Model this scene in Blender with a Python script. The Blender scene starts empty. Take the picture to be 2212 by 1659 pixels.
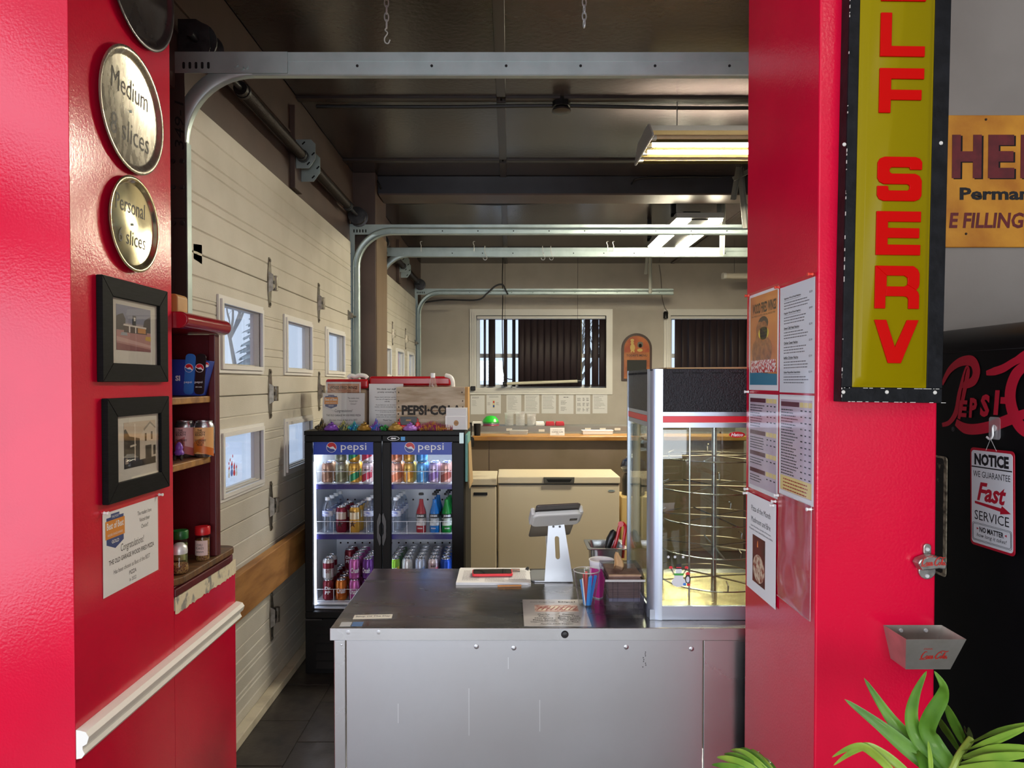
import bpy, math, random
from mathutils import Vector, Matrix
random.seed(7)
sc = bpy.context.scene
V = Vector
# ---------------------------------------------------------------- camera
F, CXP, HZ, PITCH = 1540.0, 1100.0, 825.0, math.radians(1.0)
EYE = V((0, 0, 1.66))
CYP = HZ + F * math.tan(PITCH)
cd = bpy.data.cameras.new('camera')
cd.sensor_fit = 'HORIZONTAL'; cd.sensor_width = 36; cd.lens = 36 * F / 2212
cd.shift_x = (1106 - CXP) / 2212; cd.shift_y = (CYP - 829.5) / 2212
cd.clip_start = 0.05; cd.clip_end = 300
cam = bpy.data.objects.new('camera', cd); sc.collection.objects.link(cam)
cam.location = EYE; cam.rotation_euler = (math.radians(90) - PITCH, 0, 0)
sc.camera = cam
# ---------------------------------------------------------------- world: an overcast winter sky
w = bpy.data.worlds.new('overcast_sky'); sc.world = w; w.use_nodes = True
bg = w.node_tree.nodes['Background']
bg.inputs[0].default_value = (0.66, 0.80, 1.0, 1); bg.inputs[1].default_value = 1.3
# ---------------------------------------------------------------- daylight from the dining-room glazing
def area(name, loc, rot, sx, sy, power, col):
    l = bpy.data.lights.new(name, 'AREA'); l.shape = 'RECTANGLE'; l.size = sx; l.size_y = sy
    l.energy = power; l.color = col
    o = bpy.data.objects.new(name, l); sc.collection.objects.link(o)
    o.location = loc; o.rotation_euler = rot
    return o
R90 = math.pi / 2
DAY = (0.93, 0.96, 1.0)
area('daylight_storefront_lower', (-2.56, -2.18, 1.32), (0, -R90, 0), 1.72, 4.85, 118, (.80, .84, 1.0))
area('daylight_storefront_upper', (-2.56, -2.18, 3.13), (0, -R90, 0), 0.66, 4.85, 44, (.80, .84, 1.0))
area('daylight_window_behind_left', (-1.15, -4.9, 1.52), (R90, 0, 0), 2.1, 1.95, 155, DAY)
area('daylight_window_behind_right', (1.55, -4.9, 1.52), (R90, 0, 0), 2.1, 1.95, 125, DAY)
sc.view_settings.view_transform = 'Standard'; sc.view_settings.look = 'None'
sc.view_settings.gamma = 1; sc.view_settings.use_curve_mapping = False
sc.view_settings.exposure = 0.0
sc.cycles.max_bounces = 10; sc.cycles.transparent_max_bounces = 24
sc.cycles.use_denoising = True
sc.cycles.caustics_reflective = False; sc.cycles.caustics_refractive = False
sc.cycles.sample_clamp_indirect = 4

# ---------------------------------------------------------------- pixel helpers (frame 2212 x 1659)
_cp, _sp = math.cos(PITCH), math.sin(PITCH)
def ray(x, y):
    u = (x - CXP) / F; v = (CYP - y) / F
    return V((u, _cp + v * _sp, v * _cp - _sp))
def P(x, y, Y): d = ray(x, y); return EYE + d * (Y / d.y)
def PX(x, y, X): d = ray(x, y); return EYE + d * (X / d.x)
def PZ(x, y, Z): d = ray(x, y); return EYE + d * ((Z - EYE.z) / d.z)

# ---------------------------------------------------------------- materials
def lin(c):
    if isinstance(c, str): c = tuple(int(c[i:i + 2], 16) for i in (0, 2, 4))
    f = lambda v: v / 12.92 if v <= 0.04045 else ((v + 0.055) / 1.055) ** 2.4
    return tuple(f(v / 255) for v in c) + (1,)
_mats = {}
def mat(name, col='808080', rough=0.5, metal=0.0, col2=None, scale=8.0, stretch=None, bump=0.0, bscale=60.0,
        emit=None, estr=1.0, trans=0.0, alpha=1.0, ior=1.5, coat=0.0, spec=None, rvar=0.0, mixlo=0.4, mixhi=0.65):
    if name in _mats: return _mats[name]
    m = bpy.data.materials.new(name); m.use_nodes = True; _mats[name] = m
    nt = m.node_tree; b = nt.nodes['Principled BSDF']
    b.inputs['Base Color'].default_value = lin(col)
    b.inputs['Roughness'].default_value = rough; b.inputs['Metallic'].default_value = metal
    b.inputs['IOR'].default_value = ior
    if spec is not None: b.inputs['Specular IOR Level'].default_value = spec
    b.inputs['Transmission Weight'].default_value = trans; b.inputs['Alpha'].default_value = alpha
    b.inputs['Coat Weight'].default_value = coat
    if emit is not None:
        b.inputs['Emission Color'].default_value = lin(emit); b.inputs['Emission Strength'].default_value = estr
    if col2 or bump or rvar:
        tc = nt.nodes.new('ShaderNodeTexCoord'); mp = nt.nodes.new('ShaderNodeMapping')
        nt.links.new(tc.outputs['Object'], mp.inputs[0])
        if stretch: mp.inputs['Scale'].default_value = stretch
    if col2 or rvar:
        n = nt.nodes.new('ShaderNodeTexNoise'); n.inputs['Scale'].default_value = scale; n.inputs['Detail'].default_value = 6
        nt.links.new(mp.outputs[0], n.inputs['Vector'])
        r = nt.nodes.new('ShaderNodeMapRange'); r.inputs[1].default_value = mixlo; r.inputs[2].default_value = mixhi
        nt.links.new(n.outputs[0], r.inputs[0])
        if col2:
            mx = nt.nodes.new('ShaderNodeMix'); mx.data_type = 'RGBA'
            mx.inputs[6].default_value = lin(col); mx.inputs[7].default_value = lin(col2)
            nt.links.new(r.outputs[0], mx.inputs[0]); nt.links.new(mx.outputs[2], b.inputs['Base Color'])
        if rvar:
            q = nt.nodes.new('ShaderNodeMapRange'); q.inputs[3].default_value = max(0.02, rough - rvar); q.inputs[4].default_value = rough + rvar
            nt.links.new(r.outputs[0], q.inputs[0]); nt.links.new(q.outputs[0], b.inputs['Roughness'])
    if bump:
        n2 = nt.nodes.new('ShaderNodeTexNoise'); n2.inputs['Scale'].default_value = bscale; n2.inputs['Detail'].default_value = 4
        nt.links.new(mp.outputs[0], n2.inputs['Vector'])
        bp = nt.nodes.new('ShaderNodeBump'); bp.inputs['Strength'].default_value = bump; bp.inputs['Distance'].default_value = 0.01
        nt.links.new(n2.outputs[0], bp.inputs['Height']); nt.links.new(bp.outputs[0], b.inputs['Normal'])
    return m
def glassmat(name, tint='ffffff', refl=0.06, rough=0.0, haze=0.0, hazecol='ffffff', fres=1.5):
    """thin pane: transparent + fresnel gloss (+ a film of scattering)"""
    if name in _mats: return _mats[name]
    m = bpy.data.materials.new(name); m.use_nodes = True; _mats[name] = m
    nt = m.node_tree; nt.nodes.remove(nt.nodes['Principled BSDF']); out = nt.nodes['Material Output']
    tr = nt.nodes.new('ShaderNodeBsdfTransparent'); tr.inputs[0].default_value = lin(tint)
    gl = nt.nodes.new('ShaderNodeBsdfGlossy'); gl.inputs['Roughness'].default_value = rough
    fr = nt.nodes.new('ShaderNodeFresnel'); ge = nt.nodes.new('ShaderNodeNewGeometry')
    io = nt.nodes.new('ShaderNodeMapRange'); io.inputs[3].default_value = fres; io.inputs[4].default_value = 1 / fres
    nt.links.new(ge.outputs['Backfacing'], io.inputs[0]); nt.links.new(io.outputs[0], fr.inputs[0])
    ad = nt.nodes.new('ShaderNodeMath'); ad.operation = 'ADD'; ad.use_clamp = True; ad.inputs[1].default_value = refl
    nt.links.new(fr.outputs[0], ad.inputs[0])
    mx = nt.nodes.new('ShaderNodeMixShader'); nt.links.new(ad.outputs[0], mx.inputs[0])
    nt.links.new(tr.outputs[0], mx.inputs[1]); nt.links.new(gl.outputs[0], mx.inputs[2])
    last = mx
    if haze:
        df = nt.nodes.new('ShaderNodeBsdfDiffuse'); df.inputs[0].default_value = lin(hazecol)
        tl = nt.nodes.new('ShaderNodeBsdfTranslucent'); tl.inputs[0].default_value = lin(hazecol)
        m1 = nt.nodes.new('ShaderNodeMixShader'); m1.inputs[0].default_value = 0.5
        nt.links.new(df.outputs[0], m1.inputs[1]); nt.links.new(tl.outputs[0], m1.inputs[2])
        m2 = nt.nodes.new('ShaderNodeMixShader'); m2.inputs[0].default_value = haze
        nt.links.new(mx.outputs[0], m2.inputs[1]); nt.links.new(m1.outputs[0], m2.inputs[2]); last = m2
    nt.links.new(last.outputs[0], out.inputs[0])
    return m

# ---------------------------------------------------------------- mesh builder
class MB:
    def __init__(s): s.v = []; s.f = []; s.m = []; s.c = 0
    def mi(s, i): s.c = i; return s
    def add(s, vs, fs):
        o = len(s.v); s.v += [V(p) for p in vs]; s.f += [tuple(i + o for i in f) for f in fs]; s.m += [s.c] * len(fs); return s
    def box(s, x0, x1, y0, y1, z0, z1, M=None):
        x0, x1 = min(x0, x1), max(x0, x1); y0, y1 = min(y0, y1), max(y0, y1); z0, z1 = min(z0, z1), max(z0, z1)
        vs = [V(p) for p in ((x0, y0, z0), (x1, y0, z0), (x1, y1, z0), (x0, y1, z0), (x0, y0, z1), (x1, y0, z1), (x1, y1, z1), (x0, y1, z1))]
        if M: vs = [M @ p for p in vs]
        return s.add(vs, [(0, 3, 2, 1), (4, 5, 6, 7), (0, 1, 5, 4), (1, 2, 6, 5), (2, 3, 7, 6), (3, 0, 4, 7)])
    def quad(s, *p): return s.add(p, [tuple(range(len(p)))])
    def cyl(s, p0, p1, r0, r1=None, n=14, caps=True):
        r1 = r0 if r1 is None else r1; p0 = V(p0); p1 = V(p1); d = (p1 - p0).normalized()
        a = d.orthogonal().normalized(); b = d.cross(a); vs = []
        for p, r in ((p0, r0), (p1, r1)):
            vs += [p + (a * math.cos(t) + b * math.sin(t)) * r for t in (2 * math.pi * k / n for k in range(n))]
        fs = [(k, (k + 1) % n, n + (k + 1) % n, n + k) for k in range(n)]
        if caps: fs += [tuple(reversed(range(n))), tuple(range(n, 2 * n))]
        return s.add(vs, fs)
    def tube(s, pts, r, n=6, closed=False, caps=True):
        pts = [V(p) for p in pts]; N = len(pts); rs = r if isinstance(r, (list, tuple)) else [r] * N
        vs = []; a = None
        for i, p in enumerate(pts):
            if closed: d = pts[(i + 1) % N] - pts[i - 1]
            else: d = pts[min(i + 1, N - 1)] - pts[max(i - 1, 0)]
            d = d.normalized() if d.length > 1e-9 else V((0, 0, 1))
            if a is None: a = d.orthogonal().normalized()
            else:
                a = a - d * a.dot(d); a = a.normalized() if a.length > 1e-6 else d.orthogonal().normalized()
            b = d.cross(a)
            vs += [p + (a * math.cos(t) + b * math.sin(t)) * rs[i] for t in (2 * math.pi * k / n for k in range(n))]
        fs = []
        for i in range(N if closed else N - 1):
            j = (i + 1) % N
            fs += [(i * n + k, i * n + (k + 1) % n, j * n + (k + 1) % n, j * n + k) for k in range(n)]
        if not closed and caps: fs += [tuple(reversed(range(n))), tuple(range((N - 1) * n, N * n))]
        return s.add(vs, fs)
    def lathe(s, prof, n=20, o=(0, 0, 0), M=None, capb=True, capt=True):
        o = V(o); vs = []
        for r, z in prof:
            for k in range(n):
                t = 2 * math.pi * k / n; p = V((r * math.cos(t), r * math.sin(t), z)); vs.append((M @ p if M else p) + o)
        fs = []
        for i in range(len(prof) - 1):
            fs += [(i * n + k, i * n + (k + 1) % n, (i + 1) * n + (k + 1) % n, (i + 1) * n + k) for k in range(n)]
        if capb: fs.append(tuple(reversed(range(n))))
        if capt: fs.append(tuple(range((len(prof) - 1) * n, len(prof) * n)))
        return s.add(vs, fs)
    def prism(s, poly, d0, d1, M=None, taper=1.0):
        """poly in local xy, extruded along local z from d0 to d1"""
        n = len(poly); cx = sum(p[0] for p in poly) / n; cy = sum(p[1] for p in poly) / n
        vs = [V((x, y, d0)) for x, y in poly] + [V((cx + (x - cx) * taper, cy + (y - cy) * taper, d1)) for x, y in poly]
        if M: vs = [M @ p for p in vs]
        ar = sum(poly[i][0] * poly[(i + 1) % n][1] - poly[(i + 1) % n][0] * poly[i][1] for i in range(n))
        A = tuple(range(n)); B = tuple(range(n, 2 * n)); fs = [(i, (i + 1) % n, n + (i + 1) % n, n + i) for i in range(n)]
        fs += [tuple(reversed(A)), B]
        if (ar < 0) != (d1 < d0): fs = [tuple(reversed(f)) for f in fs]
        return s.add(vs, fs)
    def flat(s, poly, z=0.0, M=None):
        vs = [V((x, y, z)) for x, y in poly]
        if M: vs = [M @ p for p in vs]
        return s.add(vs, [tuple(range(len(poly)))])
    def grid(s, fn, nu, nv, wrap=False):
        vs = [fn(i / nu, j / nv) for i in range(nu + 1) for j in range(nv + 1)]
        fs = [(i * (nv + 1) + j, (i + 1) * (nv + 1) + j, (i + 1) * (nv + 1) + j + 1, i * (nv + 1) + j + 1) for i in range(nu) for j in range(nv)]
        return s.add(vs, fs)

def wmat(o):
    M = Matrix.Identity(4)
    while o: M = o.matrix_basis @ M; o = o.parent
    return M
def O(name, mb, mats, parent=None, world=True, smooth=False, bev=0.0, bseg=2, loc=None, ang=40, solid=0, kind=None):
    me = bpy.data.meshes.new(name)
    if not isinstance(mats, (list, tuple)): mats = [mats]
    vs = mb.v
    if parent and world:
        I = wmat(parent).inverted(); vs = [I @ p for p in vs]
    if loc is not None: L = V(loc); vs = [p - L for p in vs]
    me.from_pydata([tuple(p) for p in vs], [], mb.f)
    for m in mats: me.materials.append(m)
    if len(mats) > 1: me.polygons.foreach_set('material_index', mb.m)
    if smooth:
        me.polygons.foreach_set('use_smooth', [True] * len(me.polygons)); me.set_sharp_from_angle(angle=math.radians(ang))
    o = bpy.data.objects.new(name, me); sc.collection.objects.link(o)
    if loc is not None: o.location = loc
    if parent: o.parent = parent
    if solid:
        k = o.modifiers.new('thick', 'SOLIDIFY'); k.thickness = solid; k.offset = 0
    if bev:
        k = o.modifiers.new('edge', 'BEVEL'); k.width = bev; k.segments = bseg; k.limit_method = 'ANGLE'; k.angle_limit = math.radians(35)
    if kind: o['kind'] = kind
    return o
def tag(o, label, cat, group=None):
    o['label'] = label; o['category'] = cat
    if group: o['group'] = group
    return o
def thing(name, label, cat, M=None, loc=None, group=None):
    o = bpy.data.objects.new(name, None); o.empty_display_size = 0.05; sc.collection.objects.link(o)
    if M is not None: o.matrix_basis = M
    if loc is not None: o.location = loc
    return tag(o, label, cat, group)
def struct(name, mb, mats, **k):
    o = O(name, mb, mats, **k); o['kind'] = 'structure'; return o
def kids(o): return [c for c in bpy.data.objects if c.parent == o]
def copy_tree(o, parent=None):
    c = o.copy(); sc.collection.objects.link(c); c.parent = parent
    for k in list(o.children): copy_tree(k, c)
    return c
def frame(o, r, u):
    r = V(r).normalized(); u = V(u).normalized(); n = r.cross(u)
    return Matrix(((r.x, u.x, n.x, o[0]), (r.y, u.y, n.y, o[1]), (r.z, u.z, n.z, o[2]), (0, 0, 0, 1)))
def fFront(o): return frame(o, (1, 0, 0), (0, 0, 1))     # faces -Y
def fLeft(o): return frame(o, (0, 1, 0), (0, 0, 1))      # on a wall facing +X
def fRight(o): return frame(o, (0, -1, 0), (0, 0, 1))    # on a wall facing -X
def T(x, y, z): return Matrix.Translation((x, y, z))
def RZ(a): return Matrix.Rotation(math.radians(a), 4, 'Z')
def RX(a): return Matrix.Rotation(math.radians(a), 4, 'X')
def RY(a): return Matrix.Rotation(math.radians(a), 4, 'Y')
def rrect(x0, x1, y0, y1, r, n=5):
    p = []
    for cx, cy, a in ((x1 - r, y0 + r, -90), (x1 - r, y1 - r, 0), (x0 + r, y1 - r, 90), (x0 + r, y0 + r, 180)):
        p += [(cx + r * math.cos(math.radians(a + 90 * k / n)), cy + r * math.sin(math.radians(a + 90 * k / n))) for k in range(n + 1)]
    return p
def ell(cx, cy, rx, ry, n=24): return [(cx + rx * math.cos(2 * math.pi * k / n), cy + ry * math.sin(2 * math.pi * k / n)) for k in range(n)]
def bez(p, n=10):
    """smooth curve through points (Catmull-Rom)"""
    p = [V(q) for q in p]; out = []
    for i in range(len(p) - 1):
        a = p[max(i - 1, 0)]; b = p[i]; c = p[i + 1]; d = p[min(i + 2, len(p) - 1)]
        for k in range(n):
            t = k / n
            out.append(0.5 * ((2 * b) + (c - a) * t + (2 * a - 5 * b + 4 * c - d) * t * t + (3 * b - a - 3 * c + d) * t ** 3))
    return out + [p[-1]]
def ribbon(mb, pts, ws, z=0.0, n=8, M=None):
    """flat brush stroke of varying width in the local xy plane"""
    c = bez([(x, y, 0) for x, y in pts], n); N = len(c); k = len(ws) - 1; L = []; Rr = []
    for i, p in enumerate(c):
        d = c[min(i + 1, N - 1)] - c[max(i - 1, 0)]; d = d.normalized() if d.length > 1e-9 else V((1, 0, 0))
        t = i / (N - 1) * k; j = min(int(t), k - 1); wd = ws[j] + (ws[j + 1] - ws[j]) * (t - j)
        nn = V((-d.y, d.x, 0)) * wd / 2; L.append(p + nn + V((0, 0, z))); Rr.append(p - nn + V((0, 0, z)))
    vs = Rr + L
    if M: vs = [M @ q for q in vs]
    mb.add(vs, [(i, i + 1, N + i + 1, N + i) for i in range(N - 1)])
_tc = {}
def textgeo(s, bold=0.0, shear=0.0, align='LEFT', line=1.0, res=2, space=1.0):
    k = (s, bold, shear, align, line, res, space)
    if k in _tc: return _tc[k]
    cu = bpy.data.curves.new('t', 'FONT'); cu.body = s; cu.offset = bold; cu.shear = shear; cu.align_x = align
    cu.space_line = line; cu.resolution_u = res; cu.space_character = space
    ob = bpy.data.objects.new('t', cu); me = ob.to_mesh()
    vs = [v.co.copy() for v in me.vertices]; fs = [tuple(p.vertices) for p in me.polygons]
    ob.to_mesh_clear(); bpy.data.objects.remove(ob); bpy.data.curves.remove(cu)
    xs = [v.x for v in vs]; ys = [v.y for v in vs]
    _tc[k] = (vs, fs, min(xs), max(xs), min(ys), max(ys)); return _tc[k]
def addtext(mb, s, cx, cy, w=None, h=None, z=0.0, M=None, rot=0.0, **kw):
    """text fitted into a w x h box centred on (cx, cy) of the local xy plane"""
    vs, fs, x0, x1, y0, y1 = textgeo(s, **kw)
    sx = w / (x1 - x0) if w else None; sy = h / (y1 - y0) if h else None
    sx = sx or sy; sy = sy or sx; ca, sa = math.cos(rot), math.sin(rot); out = []
    for p in vs:
        a = (p.x - (x0 + x1) / 2) * sx; b = (p.y - (y0 + y1) / 2) * sy
        q = V((cx + a * ca - b * sa, cy + a * sa + b * ca, z)); out.append(M @ q if M else q)
    mb.add(out, fs)
def printlines(mb, x0, x1, ytop, n, pitch, h, z, jag=0.35, seed=1, words=True):
    """rows of print too small to read"""
    r = random.Random(seed)
    for i in range(n):
        y = ytop - i * pitch; end = x1 - (x1 - x0) * jag * r.random(); x = x0
        while x < end:
            wd = (0.5 + r.random()) * h * 4.0; xe = min(x + wd, end)
            mb.flat([(x, y), (xe, y), (xe, y + h), (x, y + h)], z); x = xe + h * 0.8
# ================================================================ materials in common
RED = mat('red_wall_paint', 'd00a34', 0.18, spec=.45, col2='c50731', scale=3, bump=0.06, bscale=160)
REDB = mat('oxblood_paint', '560a13', 0.42, col2='4a0810', scale=5, bump=0.05, bscale=90)
BROWN = mat('brown_wall_paint', '57463f', 0.45, col2='4d3e38', scale=4, bump=0.05, bscale=90)
CEILM = mat('dark_brown_gloss_ceiling', '403836', 0.22, col2='383130', scale=2.5, bump=0.10, bscale=35)
CEILB = mat('dark_batten_paint', '383130', 0.35)
GREYW = mat('taupe_wall_paint', 'bdb6ab', 0.6, col2='b3aca1', scale=3, bump=0.03, bscale=120)
GREY2 = mat('grey_dining_wall_paint', '8f8982', 0.6, col2='87817a', scale=3, bump=0.03, bscale=120)
WHITE = mat('white_gloss_trim', 'e8e6df', 0.35)
TILEM = mat('slate_floor_tile', '3c3733', 0.42, col2='2b2826', scale=7, bump=0.12, bscale=30, rvar=0.1)
GROUT = mat('dark_floor_grout', '24211f', 0.7)
FLOORF = mat('dining_floor', '8d8378', 0.45, col2='7d7468', scale=3)
STEEL = mat('galvanized_steel', 'b0bfbd', 0.42, 0.6, col2='a6b5b3', scale=10)
STEELD = mat('dull_dark_steel', '4c4c4d', 0.45, 0.8, col2='3d3d3e', scale=20)
BLACKP = mat('black_plastic', '131315', 0.35)
PAPER = mat('white_paper', 'e9e9e8', 0.7)
INK = mat('black_ink', '16161a', 0.7)
GINK = mat('grey_ink', '6c6c70', 0.7)
SLEEVE = glassmat('clear_sleeve', refl=0.0, rough=0.08, fres=1.16)
PINW = mat('white_pin_plastic', 'e8e8e4', 0.3)
PINR = mat('red_pin_plastic', 'd8402c', 0.3)
WOODP = mat('oiled_pine', '8a5f2f', 0.45, col2='5e3f20', scale=6, stretch=(1, 1, 1), bump=0.1, bscale=25)
WOODL = mat('light_pine', 'c79a5a', 0.5, col2='a97b3f', scale=5, bump=0.05, bscale=25)

XL, XR = -1.016, 0.715          # the two faces of the opening
YF, YB = 1.655, 2.150           # front and back of the red wall
ZC = 3.40                       # garage ceiling
XD = -1.28                      # inner face of the garage doors
YBK = 10.5                      # back wall

# ================================================================ floors
fl = struct('floor', MB().box(-1.5, 3.75, 1.9, 10.65, -0.12, -0.006), GROUT)
tw = 0.412; g = 0.004
tm = MB().box(g / 2, tw - g / 2, g / 2, tw - g / 2, -0.006, 0.0)
t0 = None
for i in range(5):
    for j in range(10):
        x = -1.392 + i * tw; y = 2.30 + j * tw + (0.5 * tw if i % 2 else 0) - 0.07
        if t0 is None: t0 = t = O('tile', tm, TILEM, bev=0.0015, bseg=1); t.parent = fl
        else: t = t0.copy(); sc.collection.objects.link(t)
        t.location = (x, y, random.uniform(-0.0006, 0.0006))
struct('floor_dining', MB().box(-2.8, 3.2, -5.1, 1.9, -0.12, 0.0), FLOORF)

# ================================================================ ceilings
ce = struct('ceiling', MB().box(-1.5, 3.75, 2.0, 10.65, ZC + 0.012, ZC + 0.12), CEILB)
xs = [-1.30, -0.05, 2.39, 3.6]; ys = [1.96 + 1.22 * k for k in range(8)]
for i in range(3):
    for j in range(7):
        a, b = xs[i] + 0.004, xs[i + 1] - 0.004; c, d = max(ys[j], 2.16) + 0.004, min(ys[j + 1], YBK) - 0.004
        O('panel', MB().box(a, b, c, d, ZC, ZC + 0.012), CEILM, ce, bev=0.003, bseg=1)
for x in (-0.05, 2.39):
    for j in range(7):
        a, b = max(ys[j], 2.16), min(ys[j + 1], YBK)
        O('batten', MB().box(x - 0.028, x + 0.028, a + 0.045, b - 0.045, ZC - 0.012, ZC + 0.002), CEILB, ce, bev=0.002, bseg=1)
for y in ys[1:7]:
    if 6.0 < y < 6.4: continue
    for i in range(3):
        O('batten', MB().box(xs[i] + (0.028 if i else 0), xs[i + 1] - 0.028 * (i < 2), y - 0.03, y + 0.03, ZC - 0.014, ZC + 0.002), CEILB, ce, bev=0.002, bseg=1)
struct('ceiling_dining', MB().box(-2.8, 3.2, -5.1, 2.0, 3.62, 3.74), mat('white_ceiling_paint', 'dcdad4', 0.7))

# ================================================================ garage walls
wl = MB()
wl.box(-1.55, -1.30, 2.16, YBK, 2.80, ZC)                  # header over both doors
wl.box(-1.55, -1.345, 2.16, 2.92, 0, 2.80)
wl.box(-1.385, -1.345, 5.765, 6.88, 0, 2.80)
wl.box(-1.385, -1.345, 9.765, YBK, 0, 2.80)
struct('wall_left', wl, BROWN)
# long boards screwed along the header and the upright pad that carries the spring plate
for nm, yy in (('header_pad', 4.32), ('header_pad', 8.32)):
    tag(O(nm, MB().box(-1.30, -1.268, yy - 0.075, yy + 0.075, 2.81, 3.30), BROWN, bev=0.003, loc=(-1.28, yy, 2.81)),
        'upright brown timber pad behind the spring plate of the ' + ('near' if yy < 5 else 'far') + ' garage door', 'timber pad')
for k, z in enumerate((3.02, 3.13)):
    struct('trim_%d' % (k + 1), MB().box(-1.30, -1.29, 2.2, YBK, z, z + 0.012), BROWN)
struct('wall_right', MB().box(3.6, 3.75, 2.3, YBK + 0.15, 0, ZC), GREYW)
# back wall with its two window openings
a = P(1029, 838, YBK); b = P(1309, 682, YBK); c = P(1447, 838, YBK); WW = b.x - a.x
h1 = (a.x, b.x); h2 = (c.x, c.x + WW); wz0, wz1 = a.z, b.z
wb = MB()
wb.box(-1.55, 3.75, YBK, YBK + 0.18, 0, wz0); wb.box(-1.55, 3.75, YBK, YBK + 0.18, wz1, ZC + 0.1)
wb.box(-1.55, h1[0], YBK, YBK + 0.18, wz0, wz1); wb.box(h1[1], h2[0], YBK, YBK + 0.18, wz0, wz1); wb.box(h2[1], 3.75, YBK, YBK + 0.18, wz0, wz1)
struct('wall_back', wb, GREYW)
PANE = glassmat('window_pane', refl=0.02)
VINYL = mat('window_vinyl', 'dfe3e6', 0.4)
SLAT = mat('dark_plum_blind_fabric', '33262a', 0.6, col2='2a1f23', scale=30, stretch=(1, 1, 0.05))
SLATM = []
def window_back(n, hx, slats):
    x0, x1 = hx
    root = bpy.data.objects.new('window_%d' % n, None); sc.collection.objects.link(root); root['kind'] = 'structure'
    root.location = (x0, YBK, wz0)
    # stepped casing, proud of the wall
    for e, d, nm in ((0.095, 0.020, 'casing'), (0.060, 0.034, 'casing_step'), (0.030, 0.044, 'casing_bead')):
        f = MB()
        for (u0, u1, v0, v1) in ((x0 - e, x1 + e, wz1, wz1 + e), (x0 - e, x1 + e, wz0 - e, wz0), (x0 - e, x0, wz0, wz1), (x1, x1 + e, wz0, wz1)):
            f.box(u0, u1, YBK - d, YBK + 0.001, v0, v1)
        O(nm, f, WHITE, root)
    yy = YBK + 0.10; s = MB(); t = 0.05; xm = x0 + WW * 0.36; xn = x0 + WW * 0.64; zm = wz0 + (wz1 - wz0) * 0.45
    s.box(x0, x1, yy, yy + 0.05, wz1 - t, wz1); s.box(x0, x1, yy, yy + 0.05, wz0, wz0 + t)
    s.box(x0, x0 + t, yy, yy + 0.05, wz0 + t, wz1 - t); s.box(x1 - t, x1, yy, yy + 0.05, wz0 + t, wz1 - t)
    O('window_frame', s, VINYL, root)
    for xx in (xm, xn): O('mullion', MB().box(xx - 0.03, xx + 0.03, yy, yy + 0.05, wz0 + t, wz1 - t), VINYL, root)
    for p0, p1 in ((x0 + t, xm - 0.03), (xn + 0.03, x1 - t)): O('transom', MB().box(p0, p1, yy, yy + 0.05, zm - 0.03, zm + 0.03), VINYL, root)
    O('pane', MB().box(x0 + t, x1 - t, yy + 0.022, yy + 0.026, wz0 + t, wz1 - t), PANE, root)
    # vertical blind, a thing of its own
    bl = thing('vertical_blind', ('dark plum vertical blind with open gaps at both ends, over the papers' if n == 1 else
               'dark plum vertical blind closed in folds, right of the menu board'), 'blind', loc=(x0, YBK + 0.02, wz1))
    O('headrail', MB().box(x0 + 0.01, x1 - 0.01, YBK + 0.0, YBK + 0.045, wz1 - 0.045, wz1 - 0.005), WHITE, bl, bev=0.004)
    for (sx, wd, an) in slats:
        X = x0 + WW * sx
        m = MB(); ca = math.cos(an); sa = math.sin(an); hw = wd / 2; N = 4
        rows = []
        for zz in (wz0 + 0.02, wz1 - 0.05):
            for q in range(N + 1):
                t_ = -1 + 2 * q / N; u = t_ * hw; d = 0.009 * (1 - t_ * t_)
                rows.append(V((X + u * ca - d * sa, YBK + 0.035 + u * sa - d * ca, zz)))
        m.add(rows, [(q, q + 1, N + 2 + q, N + 1 + q) for q in range(N)])
        O('slat', m, SLAT, bl, smooth=True, solid=0.0012)
        O('clip', MB().box(X - 0.006, X + 0.006, YBK + 0.030, YBK + 0.040, wz1 - 0.055, wz1 - 0.043), WHITE, bl)
    if n == 1:
        O('control_cord', MB().cyl((x0 + WW * 0.81, YBK - 0.01, wz0 + 0.10), (x0 + WW * 0.81, YBK + 0.02, wz1 - 0.04), 0.005), mat('cord_tan', '8a7a55', 0.6), bl)
    return root
A = math.radians
s1 = [(0.065, 0.06, 1.0), (0.12, 0.10, 0.05), (0.225, 0.07, 0.7), (0.29, 0.07, -0.8), (0.35, 0.10, 0.0)]
s1 += [(0.40 + 0.051 * k, 0.115, 0.18) for k in range(8)] + [(0.80, 0.07, 0.35), (0.86, 0.08, 0.05), (0.92, 0.10, 0.0), (0.975, 0.10, 0.05)]
window_back(1, h1, s1)
window_back(2, h2, [(0.07 + 0.055 * k, 0.125, 0.22 + (0.15 if k % 3 == 1 else 0)) for k in range(17)])

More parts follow.
